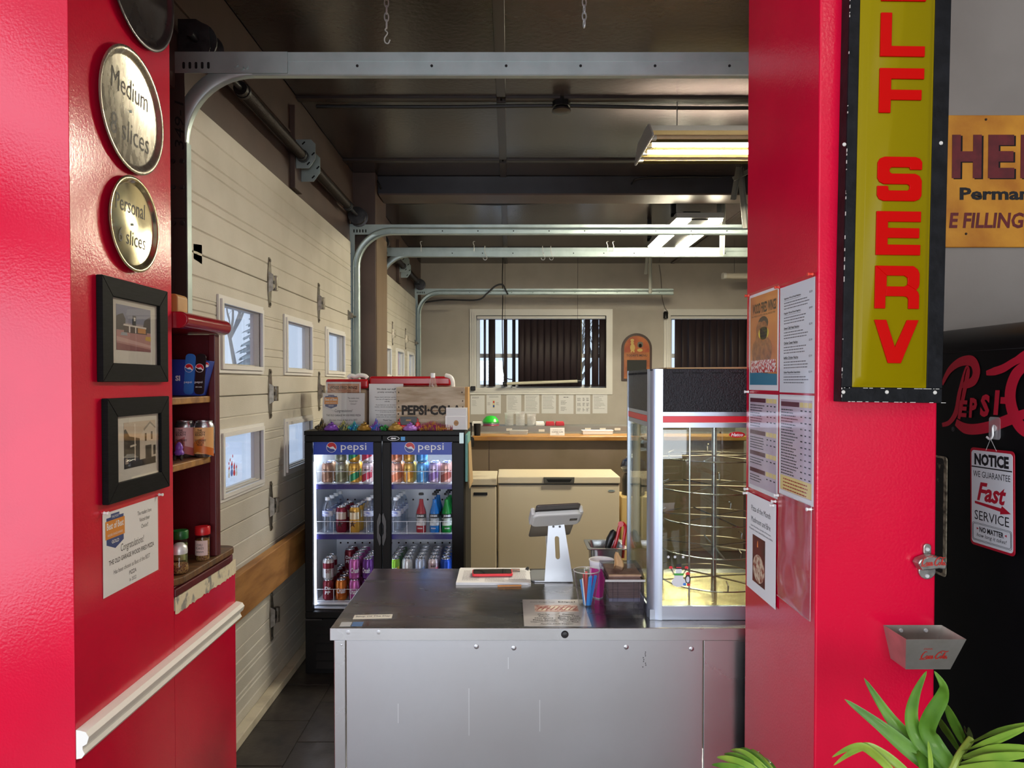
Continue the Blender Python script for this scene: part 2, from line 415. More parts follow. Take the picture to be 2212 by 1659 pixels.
# ================================================================ the red dividing wall, half wall, dining-room walls
wf = MB().box(-2.8, XL, YF, YB, 0, 3.62)
wfl = struct('wall_front_left', wf, RED, bev=0.0015)
wfr = struct('wall_front_right', MB().box(XR, 0.994, YF, YB, 0, 3.62), RED, bev=0.004)
struct('wall_front_header', MB().box(XL, XR, YF, YB, 2.98, 3.62), RED)
hw = struct('wall_half', MB().box(-1.34, XL, YB + 0.001, 2.63, 0, 0.964), RED)
PLAST = mat('bare_cream_plaster', 'd6ccb0', 0.8, col2='8a8880', scale=26, mixlo=0.56, mixhi=0.66, bump=0.25, bscale=60)
def rag(u):
    return 0.0025 * math.sin(u * 41) + 0.002 * math.sin(u * 97 + 1)
pm = MB()
N = 40
top = [(YB + 0.002 + (2.63 - YB) * k / N) for k in range(N + 1)]
vs = [V((XL + 0.0025, y, 0.952 + rag(y * 3) * .5 + random.uniform(-.003, .003))) for k, y in enumerate(top)] + [V((XL + 0.0025, y, 1.004 + rag(y * 5 + 2) * 0.6)) for y in top]
pm.add(vs, [(k, k + 1, N + 2 + k, N + 1 + k) for k in range(N)])
vs = [V((XL + 0.0025, y, 1.004)) for y in top] + [V((-1.34, y, 1.004)) for y in top]
pm.add(vs, [(k, k + 1, N + 2 + k, N + 1 + k) for k in range(N)])
pm.box(-1.34, XL, YB + 0.002, 2.629, 0.9641, 1.002)
struct('trim_5', pm, PLAST)
# white chair rail with its stepped moulding
prof = [(0, 0), (0.010, 0.002), (0.016, 0.012), (0.012, 0.022), (0.012, 0.030), (0.020, 0.036), (0.024, 0.052), (0.018, 0.064), (0.006, 0.068), (0, 0.069)]
cr = MB()
for y in (YF + 0.002, 2.64): cr.v += [V((XL + 0.0005 + d * 1.25, y, 0.775 + h)) for d, h in prof]
n = len(prof); cr.f += [(k, n + k, n + k + 1, k + 1) for k in range(n - 1)] + [tuple(range(n)), tuple(reversed(range(n, 2 * n)))]; cr.m += [0] * (n + 1)
struct('trim_6', cr, WHITE, smooth=True, ang=25)
struct('wall_grey', MB().box(0.98, 3.75, 2.30, 2.42, 0, 3.62).box(0.98, 1.03, YB + .001, 2.30, 0, 3.62), GREY2)
struct('wall_dining_right', MB().box(3.05, 3.2, -5.1, 2.3, 0, 3.62), GREY2)
bw = MB(); bw.box(-2.8, 3.2, -5.1, -4.95, 0, 0.55); bw.box(-2.8, 3.2, -5.1, -4.95, 2.5, 3.62)
bw.box(-2.8, -2.2, -5.1, -4.95, 0.55, 2.5); bw.box(-0.1, 0.5, -5.1, -4.95, 0.55, 2.5); bw.box(2.6, 3.2, -5.1, -4.95, 0.55, 2.5)
struct('wall_dining_back', bw, GREY2)
for k_, x_ in enumerate((-1.15, 1.55)):
    fm_ = MB()
    for (p_, q_, r_, s_) in ((-1.05, 1.05, .55, .61), (-1.05, 1.05, 2.44, 2.5), (-1.05, -.99, .61, 2.44), (.99, 1.05, .61, 2.44), (-.03, .03, .61, 2.44), (-.99, .99, 1.03, 1.08)): fm_.box(x_ + p_, x_ + q_, -4.88, -4.84, r_, s_)
    struct('window_%d' % (k_ + 3), fm_, mat('dark_bronze_frame', '3d3a38', 0.5))
# storefront glazing on the dining room's left side
sf = MB()
for z0, z1 in ((0, 0.42), (2.22, 2.76), (3.50, 3.62)): sf.box(-2.8, -2.6, -5.1, YF, z0, z1)
for y0, y1 in ((-5.1, -4.65), (.32, YF)): sf.box(-2.8, -2.6, y0, y1, 0.42, 3.50)
struct('wall_dining_left', sf, mat('dark_bronze_frame', '3d3a38', 0.5))

# ================================================================ outdoors: snow, bare trees, spruces
SNOW = mat('snow', 'f2f5fa', 0.8, col2='dfe6f0', scale=0.6, bump=0.4, bscale=1.2)
sn = MB()
def snowfn(u, v):
    x = -60 + 140 * u; y = -40 + 120 * v
    inside = (-2.9 < x < 3.9 and -5.3 < y < 10.8)
    return V((x, y, (-0.35 if inside else -0.16) + (0.25 * math.sin(x * 0.7 + y * 0.4) * math.sin(y * 0.9 - x * 0.3) if (abs(x) > 7 or y > 16 or y < -10) else 0)))
sn.grid(snowfn, 140, 120)
so = struct('ground_snow', sn, SNOW, smooth=True, ang=180)
BARK = mat('grey_bark', '77726a', 0.9)
SPR = mat('haze_paled_needles', '93a3a6', 0.9)  # needle colour paled and greyed to carry distant haze and snow cover
def bare_tree(loc, h, seed, label):
    r = random.Random(seed); m = MB(); root = thing('bare_tree', label, 'tree', loc=loc, group='bare trees outdoors')
    def br(p, d, L, rad, dep):
        n = 4; pts = [p]; q = p.copy()
        for k in range(n):
            d = (d + V((r.uniform(-.18, .18), r.uniform(-.18, .18), r.uniform(-.02, .14)))).normalized(); q = q + d * L / n; pts.append(q.copy())
        m.tube(pts, [rad * (1 - 0.5 * k / n) for k in range(n + 1)], 5, caps=False)
        if dep:
            for k in range(4 if dep > 2 else 3):
                b = pts[r.randint(1, n)]; dd = (d + V((r.uniform(-1, 1), r.uniform(-1, 1), r.uniform(0.0, .7)))).normalized()
                br(b, dd, L * r.uniform(.5, .72), rad * 0.5, dep - 1)
    br(V((0, 0, 0)), V((0, 0, 1)), h * 0.42, h * 0.014, 4)
    O('branches', m, BARK, root, world=False); return root
def spruce(loc, h, seed, label):
    r = random.Random(seed); root = thing('spruce_tree', label, 'tree', loc=loc, group='spruces outdoors')
    O('trunk', MB().cyl((0, 0, 0), (0, 0, h * 0.9), 0.16, 0.03, 8), BARK, root, world=False)
    m = MB(); k = 0
    for i in range(16):
        z = h * (0.1 + 0.86 * i / 16); R = h * 0.23 * (1 - i / 17)
        for j in range(11):
            a = j * 0.571 + i * 1.3 + r.uniform(-.2, .2); R2 = R * r.uniform(.75, 1.1); c, s_ = math.cos(a), math.sin(a); ww = R2 * 0.3
            m.add([V((0, 0, z + R * .45)), V((c * R2 - s_ * ww, s_ * R2 + c * ww, z - R * .15)), V((c * R2 * 1.25, s_ * R2 * 1.25, z - R * .3)), V((c * R2 + s_ * ww, s_ * R2 - c * ww, z - R * .15))], [(0, 1, 2, 3)])
    o = O('needles', m, SPR, root, world=False); o['kind'] = 'stuff'; return root
bare_tree((-9.6, 25.5, -0.2), 8.5, 3, 'bare tree seen through the upper window nearest the shelf')
spruce((-20.5, 58, -0.2), 9.5, 5, 'hazy spruce behind the bare tree in the upper door window')
bare_tree((1.1, 14.5, -0.2), 5.5, 9, 'bare shrubby tree outside the blind with open gaps')
tag(O('red_post', MB().box(-6.05, -5.6, 38.4, 38.8, -0.2, 4.2).box(-6.15, -5.5, 38.3, 38.9, 4.2, 4.35), mat('red_post_paint', 'c0283a', 0.5), bev=0.02, loc=(-5.8, 38.6, -0.2)),
    'red post outdoors seen through a far garage door window', 'post')
# ================================================================ garage doors
DOORM = mat('cream_door_steel', 'cfcabd', 0.5, col2='c4bfb1', scale=3, bump=0.10, bscale=140)
DFRAME = mat('cream_window_surround', 'e4e3df', 0.45)
DPANE = glassmat('door_pane', refl=0.02, haze=0.10, hazecol='dfe9ff')
HINGE = mat('weathered_zinc', '8f8a80', 0.4, 0.85, col2='6d675c', scale=40)
SEAMS = [0.03, 0.40, 0.995, 1.597, 2.19, 2.795]
WYS = [(0.255 + 0.915 * k, 0.255 + 0.915 * k + 0.565) for k in range(3)]
DW = 2.90
def groove_strip(m, y0, y1, z0, z1, gz):
    """door skin facing +X at x=0 with V grooves at heights gz"""
    pr = [(-0.045, z0), (-0.003, z0), (0.0, z0 + 0.003)]
    for gq in gz:
        if z0 + 0.012 < gq < z1 - 0.012: pr += [(0, gq - 0.005), (-0.004, gq), (0, gq + 0.005)]
    pr += [(0.0, z1 - 0.003), (-0.003, z1), (-0.02, z1), (-0.02, z1 + 0.0042), (-0.045, z1 + 0.0042)]
    n = len(pr); vs = [V((x, y0, z)) for x, z in pr] + [V((x, y1, z)) for x, z in pr]
    m.add(vs, [(k, n + k, n + k + 1, k + 1) for k in range(n - 1)] + [(n - 1, 2 * n - 1, n, 0), tuple(range(n)), tuple(reversed(range(n, 2 * n)))])
hing = MB()
hing.prism([(-0.008, -0.10), (0.008, -0.10), (0.022, -0.03), (0.022, 0.03), (0.008, 0.10), (-0.008, 0.10), (-0.022, 0.03), (-0.022, -0.03)], 0, 0.004)
hing.prism([(-0.018, -0.042), (0.036, -0.010), (0.036, 0.010), (-0.018, 0.042)], 0.004, 0.02, taper=0.75)
hbar = MB().cyl((0.026, -0.03, 0.016), (0.026, 0.03, 0.016), 0.011, n=10)
hhole = MB().cyl((-0.002, 0, 0.0195), (-0.002, 0, 0.0215), 0.008, n=10)
hrivet = MB()
for zz in (-0.088, 0.088): hrivet.cyl((0, zz, 0.003), (0, zz, 0.008), 0.006, n=8)
def garage_door(y0, label, far):
    root = thing('garage_door', label, 'garage door', loc=(XD, y0, 0))
    for i in range(5):
        z0, z1 = SEAMS[i], SEAMS[i + 1] - 0.004; gz = [z0 + (z1 - z0) * q for q in (0.16, 0.33, 0.40, 0.60, 0.67, 0.84)]
        m = MB(); wz = {2: (1.125, 1.450), 3: (1.700, 2.045)}.get(i if i in (2, 3) else -1)
        if i == 2 or i == 3:
            b = 0.04; groove_strip(m, 0, DW, z0, wz[0] + b, gz); groove_strip(m, 0, DW, wz[1] - b, z1, gz)
            ed = [0] + [q for a_, b_ in WYS for q in (a_ + b, b_ - b)] + [DW]
            for k in range(0, 8, 2): groove_strip(m, ed[k], ed[k + 1], wz[0] + b, wz[1] - b, gz)
        else: groove_strip(m, 0, DW, z0, z1, gz)
        so_ = O('section', m, DOORM, root, world=False)
        if wz:
            for a_, b_ in WYS:
                f = MB(); e = 0.036
                f.prism([(a_, wz[0]), (b_, wz[0]), (b_ - .012, wz[0] + .012), (a_ + .012, wz[0] + .012)], 0, 0.001)
                fr = [(a_, b_, wz[0], wz[0] + e), (a_, b_, wz[1] - e, wz[1]), (a_, a_ + e, wz[0] + e, wz[1] - e), (b_ - e, b_, wz[0] + e, wz[1] - e)]
                f = MB()
                for (p, q, r_, s_) in fr: f.box(0.0005, 0.010, p, q, r_, s_)
                i0 = 0.017
                for (p, q, r_, s_) in ((a_ + i0, b_ - i0, wz[0] + i0, wz[0] + e), (a_ + i0, b_ - i0, wz[1] - e, wz[1] - i0), (a_ + i0, a_ + e, wz[0] + e, wz[1] - e), (b_ - e, b_ - i0, wz[0] + e, wz[1] - e)):
                    f.box(0.008, 0.020, p, q, r_, s_)
                for (p, q, r_, s_) in ((a_ + e - .008, b_ - e + .008, wz[0] + e - .008, wz[0] + e), (a_ + e - .008, b_ - e + .008, wz[1] - e, wz[1] - e + .008), (a_ + e - .008, a_ + e, wz[0] + e, wz[1] - e), (b_ - e, b_ - e + .008, wz[0] + e, wz[1] - e)):
                    f.box(-0.045, 0.004, p, q, r_, s_)
                wf_ = O('window_frame', f, DFRAME, root, world=False)
                p = O('pane', MB().box(-0.030, -0.026, a_ + e, b_ - e, wz[0] + e, wz[1] - e), DPANE, wf_, world=False)
    for z in SEAMS[1:5]:
        for yy in (0.94, 1.92):
            Mh = T(0.0, yy, z) @ frame((0, 0, 0), (0, 1, 0), (0, 0, 1))
            h = bpy.data.objects.new('hinge', hing_me); sc.collection.objects.link(h); h.parent = root; h.matrix_basis = Mh @ Matrix.Scale(1.32, 4)
            for nm, me in (('barrel', hbar_me), ('bolt_hole', hhole_me), ('rivet', hriv_me)):
                c_ = bpy.data.objects.new(nm, me); sc.collection.objects.link(c_); c_.parent = h
        for yy, sg in ((0.06, -1), (DW - 0.06, 1)):
            Mh = T(0.0, yy, z) @ frame((0, 0, 0), (0, sg, 0), (0, 0, 1))
            m = MB().prism([(-0.05, -0.04), (0.03, -0.03), (0.03, 0.03), (-0.05, 0.04)], 0.0, 0.006).cyl((0.0, 0, 0.026), (0.085, 0, 0.03), 0.008, n=8).box(-0.02, 0.02, -0.02, 0.02, 0.006, 0.03)
            O('roller_bracket', m, HINGE, root, world=False).matrix_basis = Mh
    return root
def _me(mb, m):
    o = O('t', mb, m, smooth=True); me = o.data; bpy.data.objects.remove(o); return me
hing_me = _me(hing, HINGE); hbar_me = _me(hbar, HINGE); hhole_me = _me(hhole, BLACKP); hriv_me = _me(hrivet, HINGE)
garage_door(2.87, 'cream sectional garage door with two rows of windows, beside the shelf', False)
garage_door(6.87, 'cream sectional garage door farther back, beyond the brown post', True)
struct('trim_7', MB().box(-1.278, -1.222, 2.64, 5.9, 0, 0.042), mat('scuffed_white_sill', 'cfc6ae', 0.6, col2='a79e8a', scale=9, mixlo=0.5, mixhi=0.75), bev=0.004)
PLANK = mat('raw_fir_plank', 'b07f45', 0.5, col2='8b5d2c', scale=5, stretch=(4, 0.7, 4), bump=0.06, bscale=20)
tag(O('timber_plank', MB().box(-1.245, -1.20, 2.87, 5.6, 0.595, 0.80), PLANK, bev=0.004, loc=(-1.22, 2.87, 0.595)), 'raw timber plank fixed across the garage door at knee height', 'plank')
# ---------------------------------------------------------------- tracks
SLOTM = mat('slot_shadow_black', '0b0b0c', 0.9)
ZT = 2.885; XT = -1.215; RT = 0.29
def sweep(m, path, prof, Y, flip):
    N = len(path); n = len(prof); vs = []
    for i in range(N):
        a_ = path[max(i - 1, 0)]; b_ = path[min(i + 1, N - 1)]; d = V((b_[0] - a_[0], 0, b_[1] - a_[1])).normalized()
        nn = V((-d.z, 0, d.x))
        for (q, b2) in prof: vs.append(V((path[i][0], Y + b2 * flip, path[i][1])) + nn * q)
    fs = [(i * n + k, i * n + (k + 1) % n, (i + 1) * n + (k + 1) % n, (i + 1) * n + k) for i in range(N - 1) for k in range(n)]
    fs += [tuple(range(n)), tuple(reversed(range((N - 1) * n, N * n)))]
    m.add(vs, fs if flip < 0 else [tuple(reversed(f)) for f in fs])
CHAN = [(-.026, 0), (.026, 0), (.030, .004), (.030, .030), (.022, .036), (.020, .034), (.026, .028), (.026, .006), (.022, .003), (-.022, .003), (-.026, .006), (-.026, .028), (-.020, .034), (-.022, .036), (-.030, .030), (-.030, .004)]
PAINTED = mat('brown_painted_steel', '453c38', 0.5, 0.3)
def track(Y, flip, xend, label, painted=False, XT=-1.245):
    root = thing('door_track', label, 'door track', loc=(XT, Y, 0), group='overhead garage door tracks')
    vm = MB(); sweep(vm, [(XT, 0.02), (XT, ZT - RT)], CHAN, Y, flip); O('vertical_track', vm, PAINTED if painted else STEEL, root)
    if painted: O('edge_strip', MB().box(XT + .0305, XT + .034, Y - .002, Y + .036, 0.02, ZT - RT), STEEL, root)
    cm = MB(); sweep(cm, [(XT + RT - RT * math.cos(t), ZT - RT + RT * math.sin(t)) for t in [R90 * k / 14 for k in range(15)]], CHAN, Y, flip)
    O('curved_track', cm, STEEL, root, smooth=True, ang=50)
    hm = MB(); sweep(hm, [(XT + RT, ZT), (xend, ZT)], CHAN, Y, flip); O('horizontal_track', hm, STEEL, root)
    am = MB(); am.box(-1.30, xend, Y - 0.003, Y + 0.001, ZT + 0.024, ZT + 0.058).box(-1.30, xend, Y - 0.001, Y + 0.034, ZT + 0.055, ZT + 0.059)
    O('stiffening_angle', am, STEEL, root)
    fm = MB().box(-1.335, XT + (.028 if painted else -.015), Y - 0.006, Y - 0.002, 2.30, ZT + 0.06).box(-1.335, -1.331, Y - 0.006, Y + 0.05, 2.0, ZT + 0.3)
    O('flag_bracket', fm, PAINTED if painted else STEEL, root)
    wm = MB().box(-1.335, XT - .02, Y - 0.005, Y - 0.001, 0.02, 2.30)
    O('wall_angle', wm, PAINTED if painted else STEEL, root)
    for k in range(5):
        x = -1.265 + k * 0.024
        O('slot', MB().prism(rrect(x - .005, x + .005, ZT - 0.008, ZT + 0.018, .0045, 3), 0, 0.001, frame((0, Y - 0.0075, 0), (1, 0, 0), (0, 0, 1))), SLOTM, root)
    O('slotted_plate', MB().box(-1.33, XT + RT + .14, Y - 0.0072, Y - 0.0035, ZT - 0.024, ZT + 0.058), STEEL, root)
    x = XT + RT + 0.12
    while x < xend - 0.05:
        O('hole', MB().cyl((x, Y + (-0.001 if flip > 0 else 0.0), ZT + 0.006), (x, Y + (-0.0025 if flip > 0 else -0.0) , ZT + 0.006), 0.0055, n=8), SLOTM, root) if flip > 0 else \
            O('hole', MB().cyl((x, Y - 0.0035, ZT + 0.006), (x, Y - 0.0045, ZT + 0.006), 0.0055, n=8), SLOTM, root)
        x += 0.29
    bm = MB()
    for dx, dz in ((-0.01, 0.01), (0.012, 0.0), (0.03, 0.004)): bm.cyl((XT + 0.24 + dx, Y - 0.006, ZT + 0.0 + dz - 0.005), (XT + 0.24 + dx, Y - 0.014, ZT + dz - 0.005), 0.009, n=8)
    O('bolt_heads', bm, STEEL, root)
    if painted:
        for z in (2.28, 2.42, 2.52): 
            b2 = MB()
            for x in (-1.31, -1.275): b2.cyl((x, Y - 0.005, z), (x, Y - 0.012, z), 0.009, n=8)
            O('lag_screw', b2, STEELD, root)
        tm_ = MB(); addtext(tm_, '349-1', 0, 0, 0.19, 0.035, 0, frame((-1.285, Y - 0.0068, 2.66), (0, 0, 1), (-1, 0, 0)), shear=0.2)
        O('lettering', tm_, SLOTM, root)
    return root
track(2.80, 1, 2.26, 'galvanized overhead track nearest the red opening, highest across the picture', True, -1.292)
track(5.84, -1, 2.26, 'galvanized overhead track curving off the drum beside the brown post')
track(6.84, 1, 2.28, 'galvanized overhead track with S-hooks, just behind the brown post')
track(9.84, -1, 2.26, 'galvanized overhead track above the back window, lowest across the picture')
# ---------------------------------------------------------------- torsion springs
SPRING = mat('oiled_spring_steel', '2e2826', 0.45, 0.6, bump=0.5, bscale=220)
def torsion(y0, label):
    xs_, zs_ = -1.222, 2.995
    root = thing('torsion_spring', label, 'door spring', loc=(xs_, y0 + 1.45, zs_))
    O('shaft', MB().cyl((xs_, y0 - 0.12, zs_), (xs_, y0 + 3.02, zs_), 0.0125), STEELD, root, smooth=True)
    for a_, b_ in ((0.42, 1.36), (1.56, 2.55)):
        m = MB(); n = 110; m.lathe([(0.030 if k % 2 else 0.0265, (b_ - a_) * k / n) for k in range(n + 1)], 14, M=T(xs_, y0 + a_, zs_) @ RX(-90))
        O('spring', m, SPRING, root, smooth=True, ang=80)
        for e in (a_, b_): O('winding_cone', MB().lathe([(.018, -.03), (.032, -.03), (.032, 0), (.036, 0), (.036, .02), (.018, .03)], 14, M=T(xs_, y0 + e, zs_) @ RX(-90)), STEELD, root, smooth=True)
    for k, (dy, dz) in enumerate(((1.395, 0.02), (1.50, -0.03))):
        pl = MB().prism([(-.045, -.085), (.03, -.085), (.07, -.03), (.07, .06), (.045, .085), (-.045, .085)], 0, 0.004, fFront((xs_, y0 + dy, zs_ + dz)))
        b_ = O('bearing_plate', pl, STEEL, root)
        for (p, q) in ((-.02, -.06), (.045, .045), (.04, -.04)): O('slot', MB().prism(rrect(p - .012, p + .012, q - .004, q + .004, .0035, 3), 0.004, 0.0055, fFront((xs_, y0 + dy, zs_ + dz)) @ RZ(45)), SLOTM, b_)
        O('bearing', MB().lathe([(.014, 0), (.026, 0), (.026, .014), (.014, .014)], 14, M=fFront((xs_, y0 + dy, zs_))), STEEL, b_, smooth=True)
    for dy, sg in ((-0.05, 1), (2.95, -1)):
        d = MB(); prof_ = [(.02, 0), (.075, 0), (.075, .008), (.058, .012)]
        for k in range(7): prof_ += [(.060, .016 + k * .009), (.055, .0205 + k * .009)]
        prof_ += [(.07, .085), (.02, .088)]
        d.lathe(prof_, 24, M=T(xs_, y0 + dy, zs_) @ RX(-90 * sg)); O('cable_drum', d, STEELD, root, smooth=True)
        O('end_plate', MB().prism([(-.07, -.12), (.035, -.12), (.055, -.03), (.05, .05), (.0, .08), (-.07, .08)], 0, .004, fFront((xs_, y0 + dy + (0.02 if sg < 0 else -0.012), zs_))), STEEL if y0 > 3 else STEELD, root)
        O('lift_cable', MB().tube([(xs_ + .055, y0 + dy + 0.04 * sg, zs_), (xs_ + .052, y0 + dy + 0.04 * sg, 2.96)], 0.002, 5), STEELD, root)
    return root
torsion(2.87, 'dark torsion spring and shaft above the near garage door')
torsion(6.87, 'dark torsion spring and shaft above the far garage door')
# ---------------------------------------------------------------- column and beam
co = struct('column', MB().box(-1.345, -1.112, 5.95, 6.46, 0, ZC), BROWN, bev=0.004)
O('board', MB().box(-1.112, -1.104, 5.955, 6.46, 0, 2.92), mat('tan_board', '75624d', 0.55, col2='655440', scale=3, stretch=(1, 1, 0.2)), co)
struct('beam', MB().box(-1.112, 3.6, 6.05, 6.31, 3.25, ZC), mat('slate_steel_paint', '2f2f36', 0.4, col2='27272d', scale=4), bev=0.006)
struct('beam_flange', MB().box(-1.10, 3.6, 6.04, 6.33, 3.236, 3.25), BROWN)
# wiring
CABLE = mat('black_cable', '17171a', 0.5)
def cable(name, pts, r, label, m=CABLE, n=8):
    return tag(O(name, MB().tube(bez(pts, n), r, 6), m, smooth=True), label, 'cable')
cable('ceiling_cable', [P(815, 390, 6.03), P(822, 405, 6.03), P(835, 438, 6.36), P(960, 438, 6.38), P(1075, 442, 6.38), P(1200, 437, 6.38), P(1352, 434, 6.36)], 0.008, 'black cable running along the beam from the post')
cable('ceiling_cable', [P(1352, 420, 6.4), P(1366, 395, 6.02), P(1385, 385, 5.98), P(1480, 382, 5.98), P(1560, 383, 5.98)], 0.007, 'black cable leaving the junction box up over the beam')
cable('ceiling_cable', [P(1372, 434, 6.38), P(1410, 430, 6.38), P(1450, 422, 6.36), P(1620, 421, 6.36), P(1660, 421, 6.36)], 0.008, 'black cable sagging right of the junction box under the beam')
cable('ceiling_cable', [(-1.2, 4.47, 3.375), (-0.4, 4.47, 3.372), (0.3, 4.46, 3.375), (1.2, 4.47, 3.365), (2.3, 4.47, 3.372)], 0.011, 'black cable clipped across the ceiling before the beam')
def lampholder(c, label):
    root = thing('ceiling_junction_box', label, 'junction box', loc=c)
    O('box', MB().lathe([(0.055, 0), (0.055, -0.045), (0.05, -0.05)], 8), BLACKP, root, world=False)
    O('cover', MB().lathe([(0.03, -0.05), (0.055, -0.062), (0.06, -0.075), (0.035, -0.082)], 16), CEILB, root, world=False, smooth=True)
    return root
lampholder(V((P(1350, 430, 6.4).x, 6.40, ZC)), 'black round junction box with cables behind the beam')
lampholder(V((P(1212, 222, 4.45).x, 4.42, ZC)), 'dark blank lamp box on the ceiling before the beam')
# ---------------------------------------------------------------- chains and hooks
CHROME = mat('bright_zinc', 'd8dad8', 0.35, 0.35)
lk = MB()
def oval(m, c, w_, h_, r, M):
    m.tube([M @ (V(c) + V((w_ * math.cos(t), 0, h_ * math.sin(t)))) for t in (2 * math.pi * k / 14 for k in range(14))], r, 5, closed=True)
def chain(x, yend, Y, hook, label):
    e = P(x, yend, Y); root = thing('hanging_chain', label, 'chain', loc=(e.x, Y, ZC), group='short chains from the ceiling')
    L = ZC - e.z; n = int(L / 0.027); base = None
    for k in range(n):
        z = -0.011 - k * L / n
        if base is None:
            m = MB(); oval(m, (0, 0, 0), 0.0085, 0.0175, 0.0028, Matrix.Identity(4)); l = base = O('link', m, CHROME, root, world=False, smooth=True)
        else: l = base.copy(); sc.collection.objects.link(l); l.parent = root
        l.location = (0, 0, z); l.rotation_euler = (0, 0, R90 * (k % 2) + 0.3)
    O('ceiling_hook', MB().cyl((0, 0, -0.012), (0, 0, 0.002), 0.006), CHROME, root, world=False)
    if hook:
        m = MB().tube(bez([(0.002, 0, -L + .005), (-.006, 0, -L - .005), (.004, 0, -L - .018), (-.008, 0, -L - .038), (-.006, 0, -L - .055), (.006, 0, -L - .060), (.014, 0, -L - .045)], 6), 0.0025, 6)
        O('hook', m, CHROME, root, world=False, smooth=True)
chain(835, 62, 2.95, True, 'short chain with an open hook hanging above the nearest track')
chain(1262, 60, 2.95, False, 'short bare chain hanging free, right of the hooked chain')
for k, (x, flipz, lb) in enumerate(((910, 1, 'wire hook standing up on the track nearest the brown post'), (1024, 1, 'curled wire hook resting above the track, left of the first hanging S-hook'),
                         (1047, 0, 'S-hook hanging alone from the overhead track'), (1172, 0, 'S-hook hanging from the track, first of a close pair'), (1190, 0, 'S-hook hanging from the track, second of a close pair'),
                         (1312, 1, 'wire hook on the track just left of the twin-strip ceiling lamp'), (1325, 1, 'wire hook on the track beside another, near the twin-strip lamp'))):
    c = V((P(x, 545, 6.80).x, 6.80 - 0.006, ZT + 0.062)); m = MB(); s_ = 1.0
    if not flipz: pts = [(0.0, .05, -.012), (0, .035, .004), (0, 0.012, .004), (0, 0, -.01), (0.0, -.004, -.05), (0.012, -.004, -.085), (.022, -.004, -.11), (.012, -.004, -.128), (-.008, -.004, -.125), (-.014, -.004, -.108)]
    else: pts = [(0.0, -.004, -.05), (0, -.004, -.01), (0, 0.0, .01), (-.008, .0, .03), (-.004, .0, .045), (.010, .0, .046)]
    tag(O('wire_hook', m.tube([c + V(p) for p in bez(pts, 5)], 0.003, 6), CHROME, loc=c, smooth=True), lb, 'hook', 'hooks on the overhead track')
# ---------------------------------------------------------------- perforated track hangers
PERF = mat('perforated_angle_steel', '9b9b93', 0.45, 0.8)
def hanger(Y, pts, label):
    root = thing('track_hanger', label, 'hanger bracket', loc=pts[0], group='perforated steel track hangers')
    for (a_, b_) in zip(pts[::2], pts[1::2]):
        a_, b_ = V(a_), V(b_); d = (b_ - a_).normalized(); r = V((0, -1, 0)).cross(d).normalized(); M = frame(a_, r, d); L = (b_ - a_).length
        st = O('strut', MB().box(-0.019, 0.019, 0, L, 0, 0.003, M).box(-0.019, -0.016, 0, L, -0.035, 0.003, M), PERF, root)
        h = MB(); k = 0.02
        while k < L - 0.02: h.prism(rrect(-.005, .005, k - .004, k + .004, .003, 2), 0.003, 0.0036, M); k += 0.028
        q = O('slots', h, SLOTM, st); q['kind'] = 'stuff'
    return root
x2 = P(1606, 495, 5.84).x
hanger(5.80, [(x2, 5.80, ZT + .02), (x2 - 0.045, 5.80, ZC - 0.02), (x2 - 0.10, 5.805, ZT + .25), (x2 - 0.055, 5.805, ZC - .0), (x2 - 0.10, 5.795, 3.30), (x2 + 0.10, 5.795, ZC)], 'perforated hanger with a slanting brace at the red pillar, holding a track')
x3 = P(1556, 540, 6.84).x
hanger(6.80, [(x3, 6.80, ZT - .02), (x3 + 0.01, 6.80, ZC), (x3 - 0.02, 6.805, ZT + .2), (x3 - 0.03, 6.805, ZC)], 'perforated hanger right of the twin-strip ceiling lamp')
x4 = P(1403, 635, 9.84).x
hanger(9.80, [(x4, 9.80, ZT - .01), (x4, 9.80, ZC), (x4 - 0.06, 9.805, ZT + .25), (x4 - 0.04, 9.805, ZC)], 'perforated hanger holding the lowest track near the back wall')
